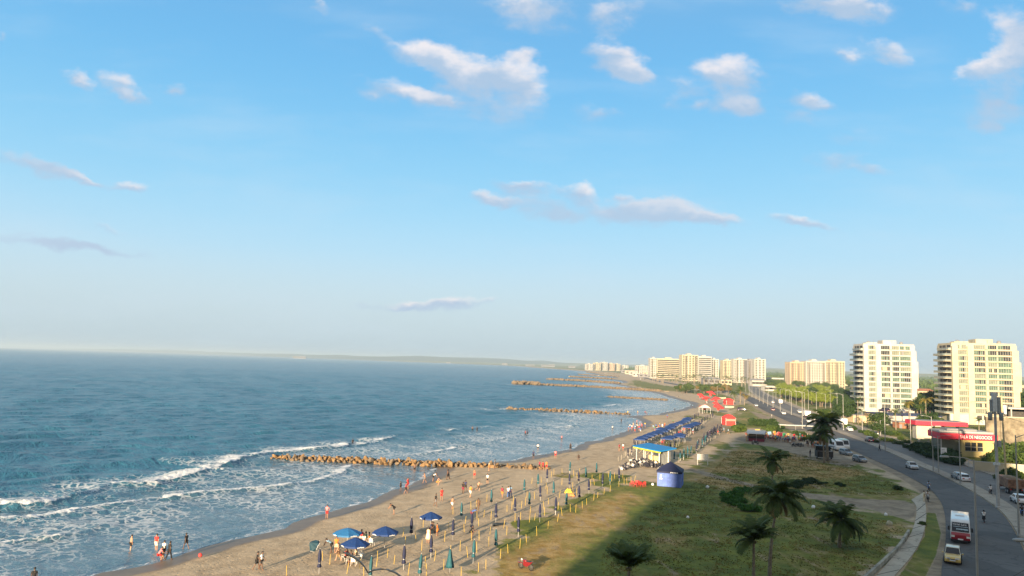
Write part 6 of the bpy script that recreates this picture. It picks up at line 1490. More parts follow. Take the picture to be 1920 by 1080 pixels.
def town():
    r = random.Random(9); n = 0
    cs = ['white', 'cream', 'peach', 'grey']; ms = [W_WHITE, W_CREAM, W_PEACH, W_GREY]
    for (px, Y, w_, h_, c) in [(1186,1500,14,7,0),(1198,1420,18,6,3),(1206,1600,16,8,1),(1180,1750,20,8,0),(1172,1900,22,9,1),(1165,2150,24,9,3),(1182,2100,20,9,2),(1210,1450,12,5,0)]:
        d = raydir(px, 700); i = n; n += 1
        small_building((d[0]/d[1]*Y, Y), 0, w_, 10, h_, ms[c], ['white shed at the sea side of the coast road', 'grey low shed beside the coast road bend', 'cream house behind the low palms', 'white far house among the low sheds', 'cream far house left of the low sheds', 'grey far building by the furthest spits', 'peach far house behind the low sheds', 'small white kiosk by the coast road'][i], wins=2)
    for i, (px, Y, w_, h_, lab) in enumerate([(548,6150,150,26,'white hotel on the far shore across the bay, left of all'),(941,5600,60,22,'white building on the hazy far shore, left of the far cluster'),(985,5200,90,16,'long white building in the hazy far cluster'),(1015,5000,80,18,'pale building at the middle of the hazy far cluster'),(1030,4900,50,24,'white tower at the right of the hazy far cluster'),(1066,4500,60,18,'white far building just left of the headland blocks'),(836,6000,50,14,'small white building on the far shore')]):
        d = raydir(px, 690); small_building((d[0]/d[1]*Y, Y), 0, w_*.7, 30, h_*.65, W_GREY, lab, wins=4, roof=TILE if i == 0 else None, name='far_building', cat='building')
town()
# far hills across the bay
def hills():
    X = np.linspace(-12500, 6000, 260); ys = np.array([0, 300, 700, 1200, 1900, 2600, 3200]); U, V = np.meshgrid(X, ys)
    base = np.interp(U, [-12500, -8000, -5200, -1500, 1500, 6000], [17500, 14200, 12600, 7800, 7600, 9000]); prof = np.sin(np.clip(V/3200, 0, 1)*PI)
    hgt = np.interp(U, [-12500, -9500, -7600, -5200, -3000, 0, 3000, 6000], [0, 25, 70, 45, 60, 55, 40, 20])*(1+.45*fbm(U, V, 2600, 77, 3))
    o = grid_mesh('hills', U, base+V, prof*hgt-1.5, [LF_DARK]); return o
hills()
# ---- groynes of boulders
ROCK = mat('tan_rock', (.27, .165, .07), .9, base2=(.13, .08, .04), scale=1.4, bump=.6, bscale=3); ROCK2 = mat('brown_rock', (.19, .14, .09), .9, base2=(.09, .07, .05), scale=1.4, bump=.6, bscale=3)
def rock_mesh(seed, m):
    bm = bmesh.new(); r = np.random.RandomState(seed)
    for _ in range(15):
        d = r.randn(3); d /= np.linalg.norm(d); bm.verts.new(tuple(d*(.85+.3*r.rand())*np.array([1.1, .95, .9])))
    hull = bmesh.ops.convex_hull(bm, input=bm.verts[:]); bmesh.ops.delete(bm, geom=[v for v in hull['geom_interior'] if isinstance(v, bmesh.types.BMVert)], context='VERTS')
    bmesh.ops.bevel(bm, geom=bm.edges[:], offset=.07, segments=1, affect='EDGES', clamp_overlap=True)
    pl = [] and [(Vector(r.randn(3)).normalized(), .62+.25*r.rand()) for _ in range(9)]
    for v in bm.verts:
        for n_, d in pl:
            k = v.co.dot(n_)
            if k > d: v.co -= n_*(k-d)*.9
        v.co *= 1+.05*(r.rand()-.5)
    me = bpy.data.meshes.new('boulder'); bm.to_mesh(me); bm.free(); me.materials.append(m); return me
RK = [rock_mesh(s, ROCK if s % 3 else ROCK2) for s in range(8)]; RK2 = [rock_mesh(s+50, ROCK2 if s % 3 else ROCK) for s in range(6)]
def groyne(a, b, n, lab, group, w, sz, meshes, z0=.0, gap=None):
    for k in range(n):
        u = (k+random.random()*.8)/n; row_ = k % 4; off = (row_-1.5)*w*.36+random.gauss(0, .12)
        if gap and gap[0] < u < gap[1]: continue
        dx, dy = b[0]-a[0], b[1]-a[1]; l = math.hypot(dx, dy); x = a[0]+dx*u-dy/l*off; y = a[1]+dy*u+dx/l*off
        top = row_ in (1, 2); o = bpy.data.objects.new('boulder', random.choice(meshes)); col.objects.link(o)
        s = sz*random.choice([.5, .65, .75, .85, .95, 1.2])*random.uniform(.85, 1.1)
        o.location = (x, y, z0+(.42*sz if top else .02)+random.gauss(0, .1)-(.35 if u > .82 else 0)*(1 if top else .2)); o.rotation_euler = (random.random()*6, random.random()*6, random.random()*6)
        o.scale = (s*random.uniform(.85, 1.3), s*random.uniform(.8, 1.1), s*random.uniform(.7, 1.0)); tag(o, lab, 'boulder', group)
groyne(P(512, 859), P(1030, 879), 210, 'tan boulder piled in the nearest stone groyne running out from the beach', 'boulders of the nearest groyne', 2.3, .64, RK)
groyne(P(975, 768), P(1182, 776.5), 90, 'brown boulder in the second stone groyne beyond the bay', 'boulders of the second groyne', 3.0, .85, RK2)
def far_groynes():
    r = np.random.RandomState(3); vs = []; fs = []; src = [(np.array([v.co[:] for v in m.vertices]), [tuple(p.vertices) for p in m.polygons]) for m in (RK2[:3])]
    def line(pts, n, w, sz, zc):
        P_ = [P(*q) for q in pts]; s = [0]
        for a, b in zip(P_[:-1], P_[1:]): s.append(s[-1]+math.dist(a, b))
        for k in range(n):
            u = r.rand()*s[-1]; x = np.interp(u, s, [p[0] for p in P_]); y = np.interp(u, s, [p[1] for p in P_]); V, F_ = src[r.randint(3)]
            c = np.array([x+r.randn()*w*.15, y+r.randn()*w*.5, zc*(.4+.6*r.rand())]); i = len(vs); q = V*sz*(.6+.8*r.rand())+c; vs.extend([tuple(v) for v in q]); fs.extend([tuple(j+i for j in f) for f in F_])
    line([(950,767.5),(966,768.5)], 8, 1.5, 1.2, 0)
    line([(1138,744.5),(1190,747),(1252,750)], 150, 2.0, .8, .1)
    line([(963,720),(1000,721),(1010,722)], 170, 6, 1.8, 1.5); line([(1005,721.5),(1100,725.5),(1180,730),(1240,734)], 480, 3.0, 1.2, .6)
    line([(1026,711.5),(1080,714),(1160,719)], 200, 5, 1.5, .8); line([(1068,706.5),(1110,709),(1150,711)], 130, 6, 1.5, .8); line([(1085,702.5),(1120,704.5),(1160,706)], 110, 7, 1.5, .8); line([(1100,698.5),(1125,700),(1160,701.5)], 100, 9, 1.6, .8)
    mb = MB(); mb.add(vs, fs); o = mb.build('groyne_rocks', ROCK2); tag(o, 'rocks of the further groynes and spits reaching out from the coast', 'rocks', kind='stuff')
far_groynes()
def spits():
    for i, (pts, w_, h) in enumerate([([(1000,721),(1090,724.5),(1180,729),(1250,734)], 5, .7), ([(1030,711.5),(1090,714),(1162,719)], 7, .9), ([(1070,706.5),(1150,710.5)], 9, .9), ([(1088,702.3),(1160,705.5)], 10, .9), ([(1102,698.5),(1160,701)], 12, .9)]):
        L = smoothline([P(*q) for q in pts], 8); A = offset(L, -w_/2); B = offset(L, w_/2)
        ribbon('sand_spit', A, B, -1.2, mat('spit_sand', (.36, .28, .18), .95, var=.15, scale=.2), thick=1.2+h*.6)
spits()
# ------------------------------------------------------------------ vehicles, poles, people on land
PAINT = lambda n, c, r=.3: mat('paint_'+n, c, r, var=.03, coat=.6)
CARGLASS = mat('car_glass', (.012, .014, .018), .08, var=.1); TYRE = mat('tyre', (.015, .015, .015), .85); RIM = mat('rim', (.4, .4, .42), .35, metal=.7); LAMPW = mat('headlamp_glass', (.7, .7, .66), .15); LAMPR = mat('tail_lamp', (.45, .02, .02), .25); TRIM = mat('black_trim', (.02, .02, .022), .5)
def wheel(t, x, y, r=.31, w=.20):
    o = MB(); pr = [(r*.55, -w/2), (r*.95, -w/2), (r, -w*.3), (r, w*.3), (r*.95, w/2), (r*.55, w/2)]
    me = MB(); n = 16; me.lathe(pr, n); me.v = [(v[2], v[0], v[1]) for v in me.v]; wo = me.build('wheel', TYRE, t, loc=(x, y, r))
    m2 = MB(); m2.lathe([(.02, -w*.52), (r*.54, -w*.50), (r*.56, w*.50), (.02, w*.52)], 10); m2.v = [(v[2], v[0], v[1]) for v in m2.v]; m2.build('rim', RIM, wo)
def car(paint, L=4.2, W=1.72, Hh=1.46, kind='sedan', roofm=None):
    """faces +Y"""
    t = empty('parked_car', (0, 0, 0)); tag(t, 'car', 'car'); h = L/2; w = W/2
    if kind == 'sedan': prof = [(-h, .45), (-h+.05, .82), (-h+.75, .93), (h-1.15, .93), (h-.12, .72), (h, .50), (h-.05, .26), (-h+.05, .26)]; cab = [(-h+.55, .92), (-h+1.05, 1.38), (-.05, Hh), (.30, Hh-.02), (h-1.0, .90)]
    elif kind == 'suv': prof = [(-h, .5), (-h+.03, 1.0), (h-1.2, 1.02), (h-.1, .88), (h, .6), (h-.05, .34), (-h+.05, .34)]; cab = [(-h+.08, 1.0), (-h+.30, Hh-.06), (-h+.8, Hh), (.35, Hh), (h-1.15, 1.0)]
    else: prof = [(-h, .48), (-h+.04, .90), (h-.95, .93), (h-.10, .76), (h, .50), (h-.05, .25), (-h+.05, .25)]; cab = [(-h+.10, .90), (-h+.38, Hh-.04), (-.3, Hh), (.25, Hh-.01), (h-.80, .90)]
    b = MB(); n = len(prof)
    vs = []
    for (s_, k) in ((-1, .86), (-1, 1), (1, 1), (1, .86)):
        for (y, z) in prof:
            kk = k if k == 1 else .90; vs.append((s_*w*(kk if k != 1 else 1)*(1-.10*(abs(y)/h)**4), y*(1 if k == 1 else .985), z if k == 1 else (z-.0 if z > .6 else z)))
    # side, inner shoulders joined as simple lofts
    A, Bq, Cq, Dq = [list(range(i*n, (i+1)*n)) for i in range(4)]
    ln = []
    sec = [(-w, 1.0), (w, 1.0)]
    b.prism(prof, -w, w, 'x')
    b.v = [(x*(1-.12*(abs(y)/h)**4)*(1 if z < .6 else .95), y, z) for (x, y, z) in b.v]
    body = b.build('body', paint, t, True); bevel(body, .07, 2)
    c = MB(); c.prism(cab, -w*.90, w*.90, 'x'); zb = cab[0][1]
    c.v = [(x*(1-.20*max(0, (z-zb))/(Hh-zb)), y, z) for (x, y, z) in c.v]
    cabin = c.build('cabin', roofm or paint, t, True); bevel(cabin, .05, 2)
    def pane(name, pts): mb = MB(); mb.quad(*pts); o = mb.build(name, CARGLASS, t); o.modifiers.new('thickness', 'SOLIDIFY').thickness = .015
    def X(z, e=.012): return w*.90*(1-.20*(z-zb)/(Hh-zb))+e
    f0, f1 = cab[-1], cab[-2]; r0, r1 = cab[0], cab[1]
    def lerp(a, b_, u): return (a[0]+(b_[0]-a[0])*u, a[1]+(b_[1]-a[1])*u)
    for nm, (a0, a1), dy in (('windscreen', (f0, f1), .03), ('rear_window', (r0, r1), -.03)):
        p, q = lerp(a0, a1, .10), lerp(a0, a1, .90)
        pane(nm, [(-X(p[1])*.90, p[0]+dy, p[1]+.012), (X(p[1])*.90, p[0]+dy, p[1]+.012), (X(q[1])*.90, q[0]+dy, q[1]+.012), (-X(q[1])*.90, q[0]+dy, q[1]+.012)])
    zl, zh = zb+.07, Hh-.12; yb0 = lerp(r0, r1, .2)[0]+.22; yb1 = lerp(r0, r1, .95)[0]+.20; yf0 = lerp(f0, f1, .2)[0]-.22; yf1 = lerp(f0, f1, .9)[0]-.16; ym = (yb1+yf1)/2
    for s_ in (-1, 1):
        for nm, (q0, q1, q2, q3) in (('side_window', ((yb0, zl), (ym-.04, zl), (ym-.04, zh), (yb1, zh))), ('side_window', ((ym+.04, zl), (yf0, zl), (yf1, zh), (ym+.04, zh)))):
            pane(nm, [(s_*X(q[1]), q[0], q[1]) for q in (q0, q1, q2, q3)])
        MB().box(s_*w*.52-.20 if s_ > 0 else s_*w*.52-.20, h-.16, .58, s_*w*.52+.20, h-.03, .72).build('headlight', LAMPW, t)
        MB().box(s_*w*.60-.16, -h-.012, .62, s_*w*.60+.16, -h+.10, .80).build('tail_light', LAMPR, t)
        MB().box(s_*w*1.0 - (.0 if s_ > 0 else .16), .52, .90, s_*w*1.0+(.16 if s_ > 0 else .0), .64, 1.02).build('mirror', paint, t)
        for y in (h-.82, -h+.80): wheel(t, s_*(w-.10), y)
    MB().box(-.26, h-.03, .40, .26, h+.015, .50).build('number_plate', M_WHITE, t); MB().box(-w*.55, h-.06, .50, w*.55, h-.0, .58).build('grille', TRIM, t)
    MB().box(-.26, -h-.02, .55, .26, -h+.02, .66).build('number_plate', M_WHITE, t)
    MB().box(-w*.88, -h+.1, .17, w*.88, h-.1, .28).build('underbody', TRIM, t)
    return Proto(t)
def road_dir(xy, line):
    d = [math.dist(xy, q) for q in line]; i = max(1, min(len(line)-2, d.index(min(d)))); a, b = line[i-1], line[i+1]
    return math.atan2(b[1]-a[1], b[0]-a[0])-PI/2
cSilver = car(PAINT('silver', (.48, .50, .52)), kind='sedan'); cWhite = car(PAINT('white', (.70, .70, .70)), kind='sedan'); cGrey = car(PAINT('grey', (.20, .22, .24)), kind='hatch', L=3.9)
cDark = car(PAINT('dark', (.03, .02, .045)), kind='suv', L=4.4, Hh=1.65); cWsuv = car(PAINT('suv_white', (.68, .68, .68)), kind='suv', L=4.5, Hh=1.7); cMar = car(PAINT('maroon', (.20, .04, .05)), kind='hatch', L=3.9)
cTaxi = car(PAINT('taxi', (.60, .43, .13)), kind='hatch', L=3.6, W=1.62, Hh=1.50, roofm=PAINT('taxi_roof', (.60, .52, .36)))
TOW = True
def put(pr, x, y, line, towards, lab, sc=1.0, group=None, z=.035, rot=0.0):
    xy = P(x, y); return pr.place((xy[0], xy[1], z), road_dir(xy, line)+(PI if towards else 0)+rot, sc=sc, label=lab, group=group)
put(cTaxi, 1787, 1053, NL, True, 'small yellow taxi hatchback driving towards the camera behind the bus', sc=1.04)
put(cSilver, 1710, 879, NL, True, 'silver car alone on the near carriageway before the bend'); put(cWhite, 1806, 902, FR, False, 'white saloon passing a lamp post on the far carriageway'); put(cGrey, 1797, 899, FR, False, 'grey hatchback hidden beside the white saloon on the far carriageway', rot=.05)
put(cWhite, 1910, 943, FR, False, 'white saloon at the right edge behind a lamp post'); put(cGrey, 1612, 866, NL, True, 'grey hatchback parked on the verge, nearer of the two', rot=.3); put(cGrey, 1586, 853, NL, True, 'grey blue hatchback parked on the verge beside the white minibus', rot=.35)
put(cDark, 1630, 829, FR, False, 'dark purple off-roader on the far carriageway'); put(cWhite, 1593, 808, FR, False, 'white car leaving the bus stop on the far carriageway')
put(cWsuv, 1523, 788, NL, True, 'white off-roader at the right of the group behind the big palm'); put(cSilver, 1516, 792, NL, True, 'silver car in front of the white off-roader near the big palm'); put(cWhite, 1499, 774, FR, False, 'white car ahead of the white lorry on the far carriageway')
put(cWhite, 1469, 777, NL, True, 'white car nearest of three on the sunlit stretch of highway'); put(cMar, 1449, 770, NL, True, 'maroon car in the middle of three on the sunlit highway'); put(cSilver, 1418, 762, NL, True, 'small silver car furthest of three on the sunlit highway')
put(cDark, 1391, 770, NL, True, 'black off-roader parked on the yellow grass before the road fork', rot=1.3); put(cDark, 1339, 735.5, NL, True, 'black car on the coast road above the red parasols'); put(cWhite, 1310, 731.5, NL, True, 'white car on the coast road behind the red parasols'); put(cWhite, 1328, 734, NL, True, 'second white car just left of the black one on the coast road')
put(cWhite, 1201, 711.5, NL, True, 'white car parked where the coast road ends'); put(cDark, 1209, 711.8, NL, True, 'dark car beside the white one where the coast road ends'); put(cWhite, 1366, 728, NR, False, 'white vehicle at the fork of the two roads'); put(cDark, 1365, 733, NR, False, 'dark vehicle behind the palms at the road fork')
put(cWhite, 1449, 756, FR, False, 'white car furthest on the far carriageway'); put(cMar, 1720, 798, FR, False, 'maroon car parked under the trees left of the red canopy', rot=.8); put(cWhite, 1722, 801, FR, False, 'white car parked beside the maroon one near the red canopy', rot=1.0)
cDark.place((151.0, 300, 5), .4, label='dark car parked on the terrace under the cream tower', sc=1.0); cSilver.place((157, 299, 5), .4, label='silver car parked on the terrace under the cream tower')
def bus():
    t = empty('minibus', (0, 0, 0)); tag(t, 'white topped minibus with a red bonnet and lettered windscreen driving towards the camera', 'bus')
    L, W, Hh = 7.6, 2.15, 2.75; h = L/2; w = W/2; wp = PAINT('bus_white', (.66, .67, .67)); rp = PAINT('bus_red', (.28, .010, .02))
    b = MB(); b.prism([(-h, .45), (-h, 2.6), (-h+.2, Hh), (h-.9, Hh), (h-.55, 2.55), (h-.12, 1.35), (h-.12, .45)], -w, w, 'x'); b.v = [(x*(1 if z < 1.4 else 1-.055*(z-1.4)), y, z) for (x, y, z) in b.v]
    o = b.build('body', wp, t, True); bevel(o, .10, 3)
    b = MB(); b.prism([(h-.6, .38), (h-.6, 1.34), (h-.10, 1.30), (h+.08, 1.05), (h+.12, .60), (h+.05, .38)], -w*.985, w*.985, 'x'); b.v = [(x*(1-.10*max(0, y-h+.6)), y, z) for (x, y, z) in b.v]; o = b.build('bonnet', rp, t, True); bevel(o, .06, 2)
    def ws(z): return h-.12-(z-1.35)/(2.55-1.35)*.43
    mb = MB(); mb.quad((-w*.86, ws(1.38)+.02, 1.38), (w*.86, ws(1.38)+.02, 1.38), (w*.82, ws(2.42)+.02, 2.42), (-w*.82, ws(2.42)+.02, 2.42)); g = mb.build('windscreen', CARGLASS, t); g.modifiers.new('thickness', 'SOLIDIFY').thickness = .02
    tilt = math.atan2(.43, 1.2)
    text_mesh('Variel Lara', .34, M_WHITE, 'lettering', g, (w*.76, ws(2.12)+.05, 2.12), (PI/2-tilt, 0, PI)).scale = (1.0, 1, 1)
    for z, hh, x0, x1 in ((1.93, .05, -.8, .74), (1.62, .13, -.82, .45)): mb = MB(); mb.quad((x0, ws(z)+.05, z), (x1, ws(z)+.05, z), (x1, ws(z+hh)+.05, z+hh), (x0, ws(z+hh)+.05, z+hh)); mb.build('windscreen_stripe', mat('pale_sticker', (.40, .52, .58), .5), g)
    for s_ in (-1, 1):
        for k in range(5):
            y0 = -h+.35+k*1.25; mb = MB(); xs = lambda z: s_*(w*(1-.055*(z-1.4))+.012); mb.quad((xs(1.5), y0, 1.5), (xs(1.5), y0+1.1, 1.5), (xs(2.3), y0+1.1, 2.3), (xs(2.3), y0, 2.3)); mb.build('side_window', CARGLASS, t).modifiers.new('thickness', 'SOLIDIFY').thickness = .015
        MB().box(min(s_*.62, s_*1.0), h+.02, .72, max(s_*.62, s_*1.0), h+.13, .95).build('headlight', LAMPW, t)
        mi = MB().box(min(s_*(w+.06), s_*(w+.26)), h-.35, 1.45, max(s_*(w+.06), s_*(w+.26)), h-.22, 1.95).build('mirror', TRIM, t)
        MB().tube([(s_*w, h-.3, 2.0), (s_*(w+.14), h-.28, 1.98)], .02, 5).build('bracket', TRIM, mi)
        for y in (h-1.25, -h+1.5): wheel(t, s_*(w-.14), y, .40, .26)
    MB().box(-.28, h+.13, .45, .28, h+.16, .60).build('number_plate', M_WHITE, t); MB().box(-w*.92, h-.5, .28, w*.92, h+.10, .44).build('bumper', TRIM, t)
    MB().box(-.5, -1.2, Hh-.01, .5, .2, Hh+.10).build('roof_hatch', wp, t)
    return Proto(t)
bs = bus(); put(bs, 1801, 1009, NL, True, None, sc=.98)
def van(c1, c2, lab, L=6.0, W=2.05, Hh=2.5):
    t = empty('minibus', (0, 0, 0)); tag(t, lab, 'bus'); h = L/2; w = W/2
    b = MB(); b.prism([(-h, .4), (-h, Hh-.1), (-h+.2, Hh), (h-1.0, Hh), (h-.25, 1.3), (h, 1.05), (h, .4)], -w, w, 'x'); bevel(b.build('body', c1, t, True), .08, 2)
    MB().box(-w+.08, -h+.2, Hh, w-.08, h-1.1, Hh+.07).build('roof', c2, t)
    mb = MB(); mb.quad((-w*.85, h-.32+.03, 1.42), (w*.85, h-.32+.03, 1.42), (w*.82, h-.92, Hh-.12), (-w*.82, h-.92, Hh-.12)); mb.build('windscreen', CARGLASS, t).modifiers.new('thickness', 'SOLIDIFY').thickness = .02
    for s_ in (-1, 1):
        for k in range(3): MB().box(min(s_*w, s_*(w+.012)), -h+.4+k*1.3, 1.35, max(s_*w, s_*(w+.012)), -h+1.5+k*1.3, 2.05).build('side_window', CARGLASS, t)
        MB().box(s_*w*.66-.18, h-.02, .62, s_*w*.66+.18, h+.03, .82).build('headlight', LAMPW, t)
        for y in (h-1.0, -h+1.0): wheel(t, s_*(w-.12), y, .36, .24)
    MB().box(-.26, h, .45, .26, h+.03, .57).build('number_plate', M_WHITE, t)
    return t
def putv(t, x, y, line, tow, rot=0.0):
    xy = P(x, y); t.location = (xy[0], xy[1], .035); t.rotation_euler = (0, 0, road_dir(xy, line)+(PI if tow else 0)+rot)
wv = PAINT('van_white', (.70, .70, .69)); putv(van(wv, wv, 'white minibus parked right of the big palm, nearer of two'), 1569, 844, NL, True, .1); putv(van(wv, PAINT('green_roof', (.02, .22, .12)), 'white minibus with a green roof beside the other parked minibus'), 1581, 842, NL, True, .0)
putv(van(wv, wv, 'white van at the bus stop on the far carriageway', 5.0), 1581, 797, FR, False); putv(van(wv, wv, 'white bus between the lamp posts furthest up the highway', 7), 1463, 757, FR, False)
def truck(cargo, cm, L, lab, cabm):
    t = empty('lorry', (0, 0, 0)); tag(t, lab, 'lorry'); w = 1.2
    MB().box(-w, -L/2, 1.05, w, L/2-2.1, 2.55 if cargo == 'open' else 3.0).build('cargo_box', cm, t)
    if cargo == 'open':
        for k in range(4): MB().box(-w-.04, -L/2-.05, 1.15+k*.36, w+.04, -L/2-.01, 1.40+k*.36).build('side_board', cm, t)
        mb = MB(); mb.sph((0, -1, 2.5), 1.0, 12, 8, 1.05, 2.4, .35); mb.build('load', mat('earth_load', (.2, .13, .07), .95, bump=.6), t, True)
    b = MB(); b.prism([(L/2-1.95, .6), (L/2-1.95, 2.3), (L/2-1.6, 2.55), (L/2-.6, 2.5), (L/2-.25, 1.5), (L/2, 1.3), (L/2, .6)], -w*.95, w*.95, 'x'); bevel(b.build('cab', cabm, t, True), .07, 2)
    mb = MB(); mb.quad((-w*.8, L/2-.24, 1.58), (w*.8, L/2-.24, 1.58), (w*.76, L/2-.53, 2.36), (-w*.76, L/2-.53, 2.36)); mb.build('windscreen', CARGLASS, t).modifiers.new('thickness', 'SOLIDIFY').thickness = .02
    MB().box(-.5, -L/2, .62, .5, L/2-1.9, 1.04).build('chassis', TRIM, t)
    for s_ in (-1, 1):
        for y in (L/2-1.1, -L/2+1.6, -L/2+.7): wheel(t, s_*(w-.2), y, .46, .3)
        MB().box(s_*w*.7-.12, -L/2-.06, .75, s_*w*.7+.12, -L/2-.0, .9).build('tail_light', LAMPR, t)
    return t
putv(truck('open', mat('rusty_brown_side', (.22, .12, .07), .8, var=.25, scale=2), 7.5, 'brown dump lorry with worn tailboard on the far carriageway, seen from behind', PAINT('lorry_cab', (.25, .10, .06))), 1893, 922, FR, False)
putv(truck('box', mat('white_box_body', (.66, .66, .64), .6), 7.0, 'white box lorry behind the big palm on the highway', PAINT('lorry_white', (.6, .6, .6))), 1512, 783, FR, False)
def jeep_booth():
    t = empty('food_cart', (0, 0, 0)); tag(t, 'black food cart with a flat canopy parked at the foot of the big palm', 'cart'); bk = mat('cart_black', (.012, .013, .015), .5)
    MB().box(-1.4, -.9, .35, 1.4, .9, 1.5).build('body', bk, t); MB().box(-1.6, -1.1, 2.3, 1.6, 1.1, 2.4).build('roof', bk, t); MB().box(-1.35, .5, 1.5, 1.35, .56, 2.3).build('back_panel', CARGLASS, t)
    for sx in (-1, 1):
        for sy in (-1, 1): MB().tube([(sx*1.35, sy*.85, 1.5), (sx*1.45, sy*.95, 2.3)], .035, 5).build('post', TRIM, t)
        wheel(t, sx*1.3, 0, .34, .16)
    MB().box(-1.3, -.94, 1.42, 1.3, -.90, 1.5).build('counter_edge', RIM, t); xy = P(1545, 860); t.location = (xy[0], xy[1], 0); t.rotation_euler = (0, 0, -.1); t.scale = (1.25, 1.25, 1.25)
jeep_booth()
def motorcycle(m):
    t = empty('motorcycle', (0, 0, 0)); tag(t, 'x', 'motorcycle')
    for y in (.62, -.62):
        n = 18; mb = MB(); R0 = .29; pts = [(0, y+R0*math.cos(2*PI*k/n), .31+R0*math.sin(2*PI*k/n)) for k in range(n+1)]; mb.tube(pts, .045, 6, cap=False); wl = mb.build('wheel', TYRE, t)
        m2 = MB(); m2.lathe([(.02, -.04), (.20, -.02), (.20, .02), (.02, .04)], 10); m2.v = [(v[2], v[0]+y, v[1]+.31) for v in m2.v]; m2.build('rim', mat('bike_rim', (.10, .10, .10), .4, metal=.5), wl)
    MB().prism([(-.60, .62), (-.85, .88), (-.35, .80), (.05, .78), (.35, .62), (.25, .36), (-.15, .30), (-.35, .42)], -.10, .10, 'x').build('body', m, t)
    MB().sph((0, .12, .80), .20, 10, 6, .8, 1.5, .7).build('fuel_tank', m, t, True)
    MB().box(-.12, -.62, .78, .12, -.08, .86).build('saddle', TRIM, t)
    MB().tube([(0, .62, .31), (0, .42, .98)], .035, 6).build('fork', RIM, t); MB().tube([(-.34, .22, 1.05), (-.18, .38, 1.02), (.18, .38, 1.02), (.34, .22, 1.05)], .018, 5).build('handlebar', TRIM, t)
    MB().sph((0, .52, .88), .10, 8, 6).build('headlight', LAMPW, t, True); MB().tube([(.13, -.05, .30), (.14, -.75, .36)], .04, 6).build('exhaust', RIM, t); MB().box(-.10, .40, .55, .10, .95, .60).build('mudguard', m, t)
    return Proto(t)
mk = motorcycle(PAINT('bike_black', (.02, .02, .025))); mr = motorcycle(PAINT('bike_red', (.16, .010, .015)))
xy = Z3(690, 1030); mr.place((xy[0], xy[1], 0), .9, label='red motorcycle parked on the dry grass at the bottom of the picture')
def rider(x, y, line, tow, top, bot, sk, lm, lp, pillion=None, rot=0.0, fn=None):
    xy = fn(x, y) if fn else P(x, y); a = road_dir(xy, line)+(PI if tow else 0)+rot
    mk.place((xy[0], xy[1], .036), a, label=lm, group='black motorcycles')
    o = person((xy[0]-math.sin(-a)*-.28*0, xy[1]), 'ride', -math.degrees(a), top, bot, sk, lp, z=.036+.0); d = Vector((-math.sin(a), math.cos(a))); o.location = (xy[0]-d.x*.30, xy[1]-d.y*.30, .09)
    MBh = MB(); MBh.sph((0, .12, 1.50), .14, 10, 8); hm = MBh.build('helmet', TRIM, o, True)
rider(1845, 979, NL, False, 'white', 'long black', 'a', 'black motorcycle ridden up the near carriageway right of the bus', 'rider in a white shirt on the motorcycle right of the bus')
rider(1742, 920, NL, True, 'light blue', 'long blue', 'a', 'black motorcycle approaching at the bend beyond the parked couple', 'rider in a pale blue shirt approaching at the bend')
rider(1857, 927, FR, False, 'white', 'long grey', 'a', 'black motorcycle behind the brown lorry on the far carriageway', 'rider in a white shirt behind the brown lorry')
rider(1916, 968, FR, False, 'black', 'long blue', 'b', 'black motorcycle at the right edge on the far carriageway', 'rider in black at the right edge of the far carriageway')
rider(1740, 940, NL, True, 'white', 'long black', 'a', 'black motorcycle standing at the end of the bare track', 'person in white sitting on the motorcycle at the end of the bare track')
person(Z6(866, 455), 'stand', 90, 'cream', 'long cream', 'a', 'person in pale cream clothes standing left of the motorcycle at the track end')
rider(1690, 877, ML, False, 'grey', 'long black', 'b', 'black motorcycle waiting on the median side past the silver car', 'rider in grey waiting by the median') if False else None
for (x, y) in [(1487, 837), (1496, 838), (1501, 837), (1416, 833)]:
    c = P(x, y); mk.place(c, random.random()*6, label='black motorcycle parked in front of the market crowd', group='motorcycles parked by the crowd')
person(P(1649, 845.5), 'walk', 100, 'black', 'long black', 'b', 'person in black crossing at the median left of a lamp post'); person(P(1519, 857), 'stand', 150, 'black', 'long grey', 'b', 'person in black standing left of the black food cart'); person(P(1502, 797), 'stand', 90, 'grey', 'long black', 'b', 'person in grey at the road edge behind the thicket'); person(P(1447, 784), 'stand', 90, 'white', 'long grey', 'b', 'person in white at the sunny road edge beyond the thicket')
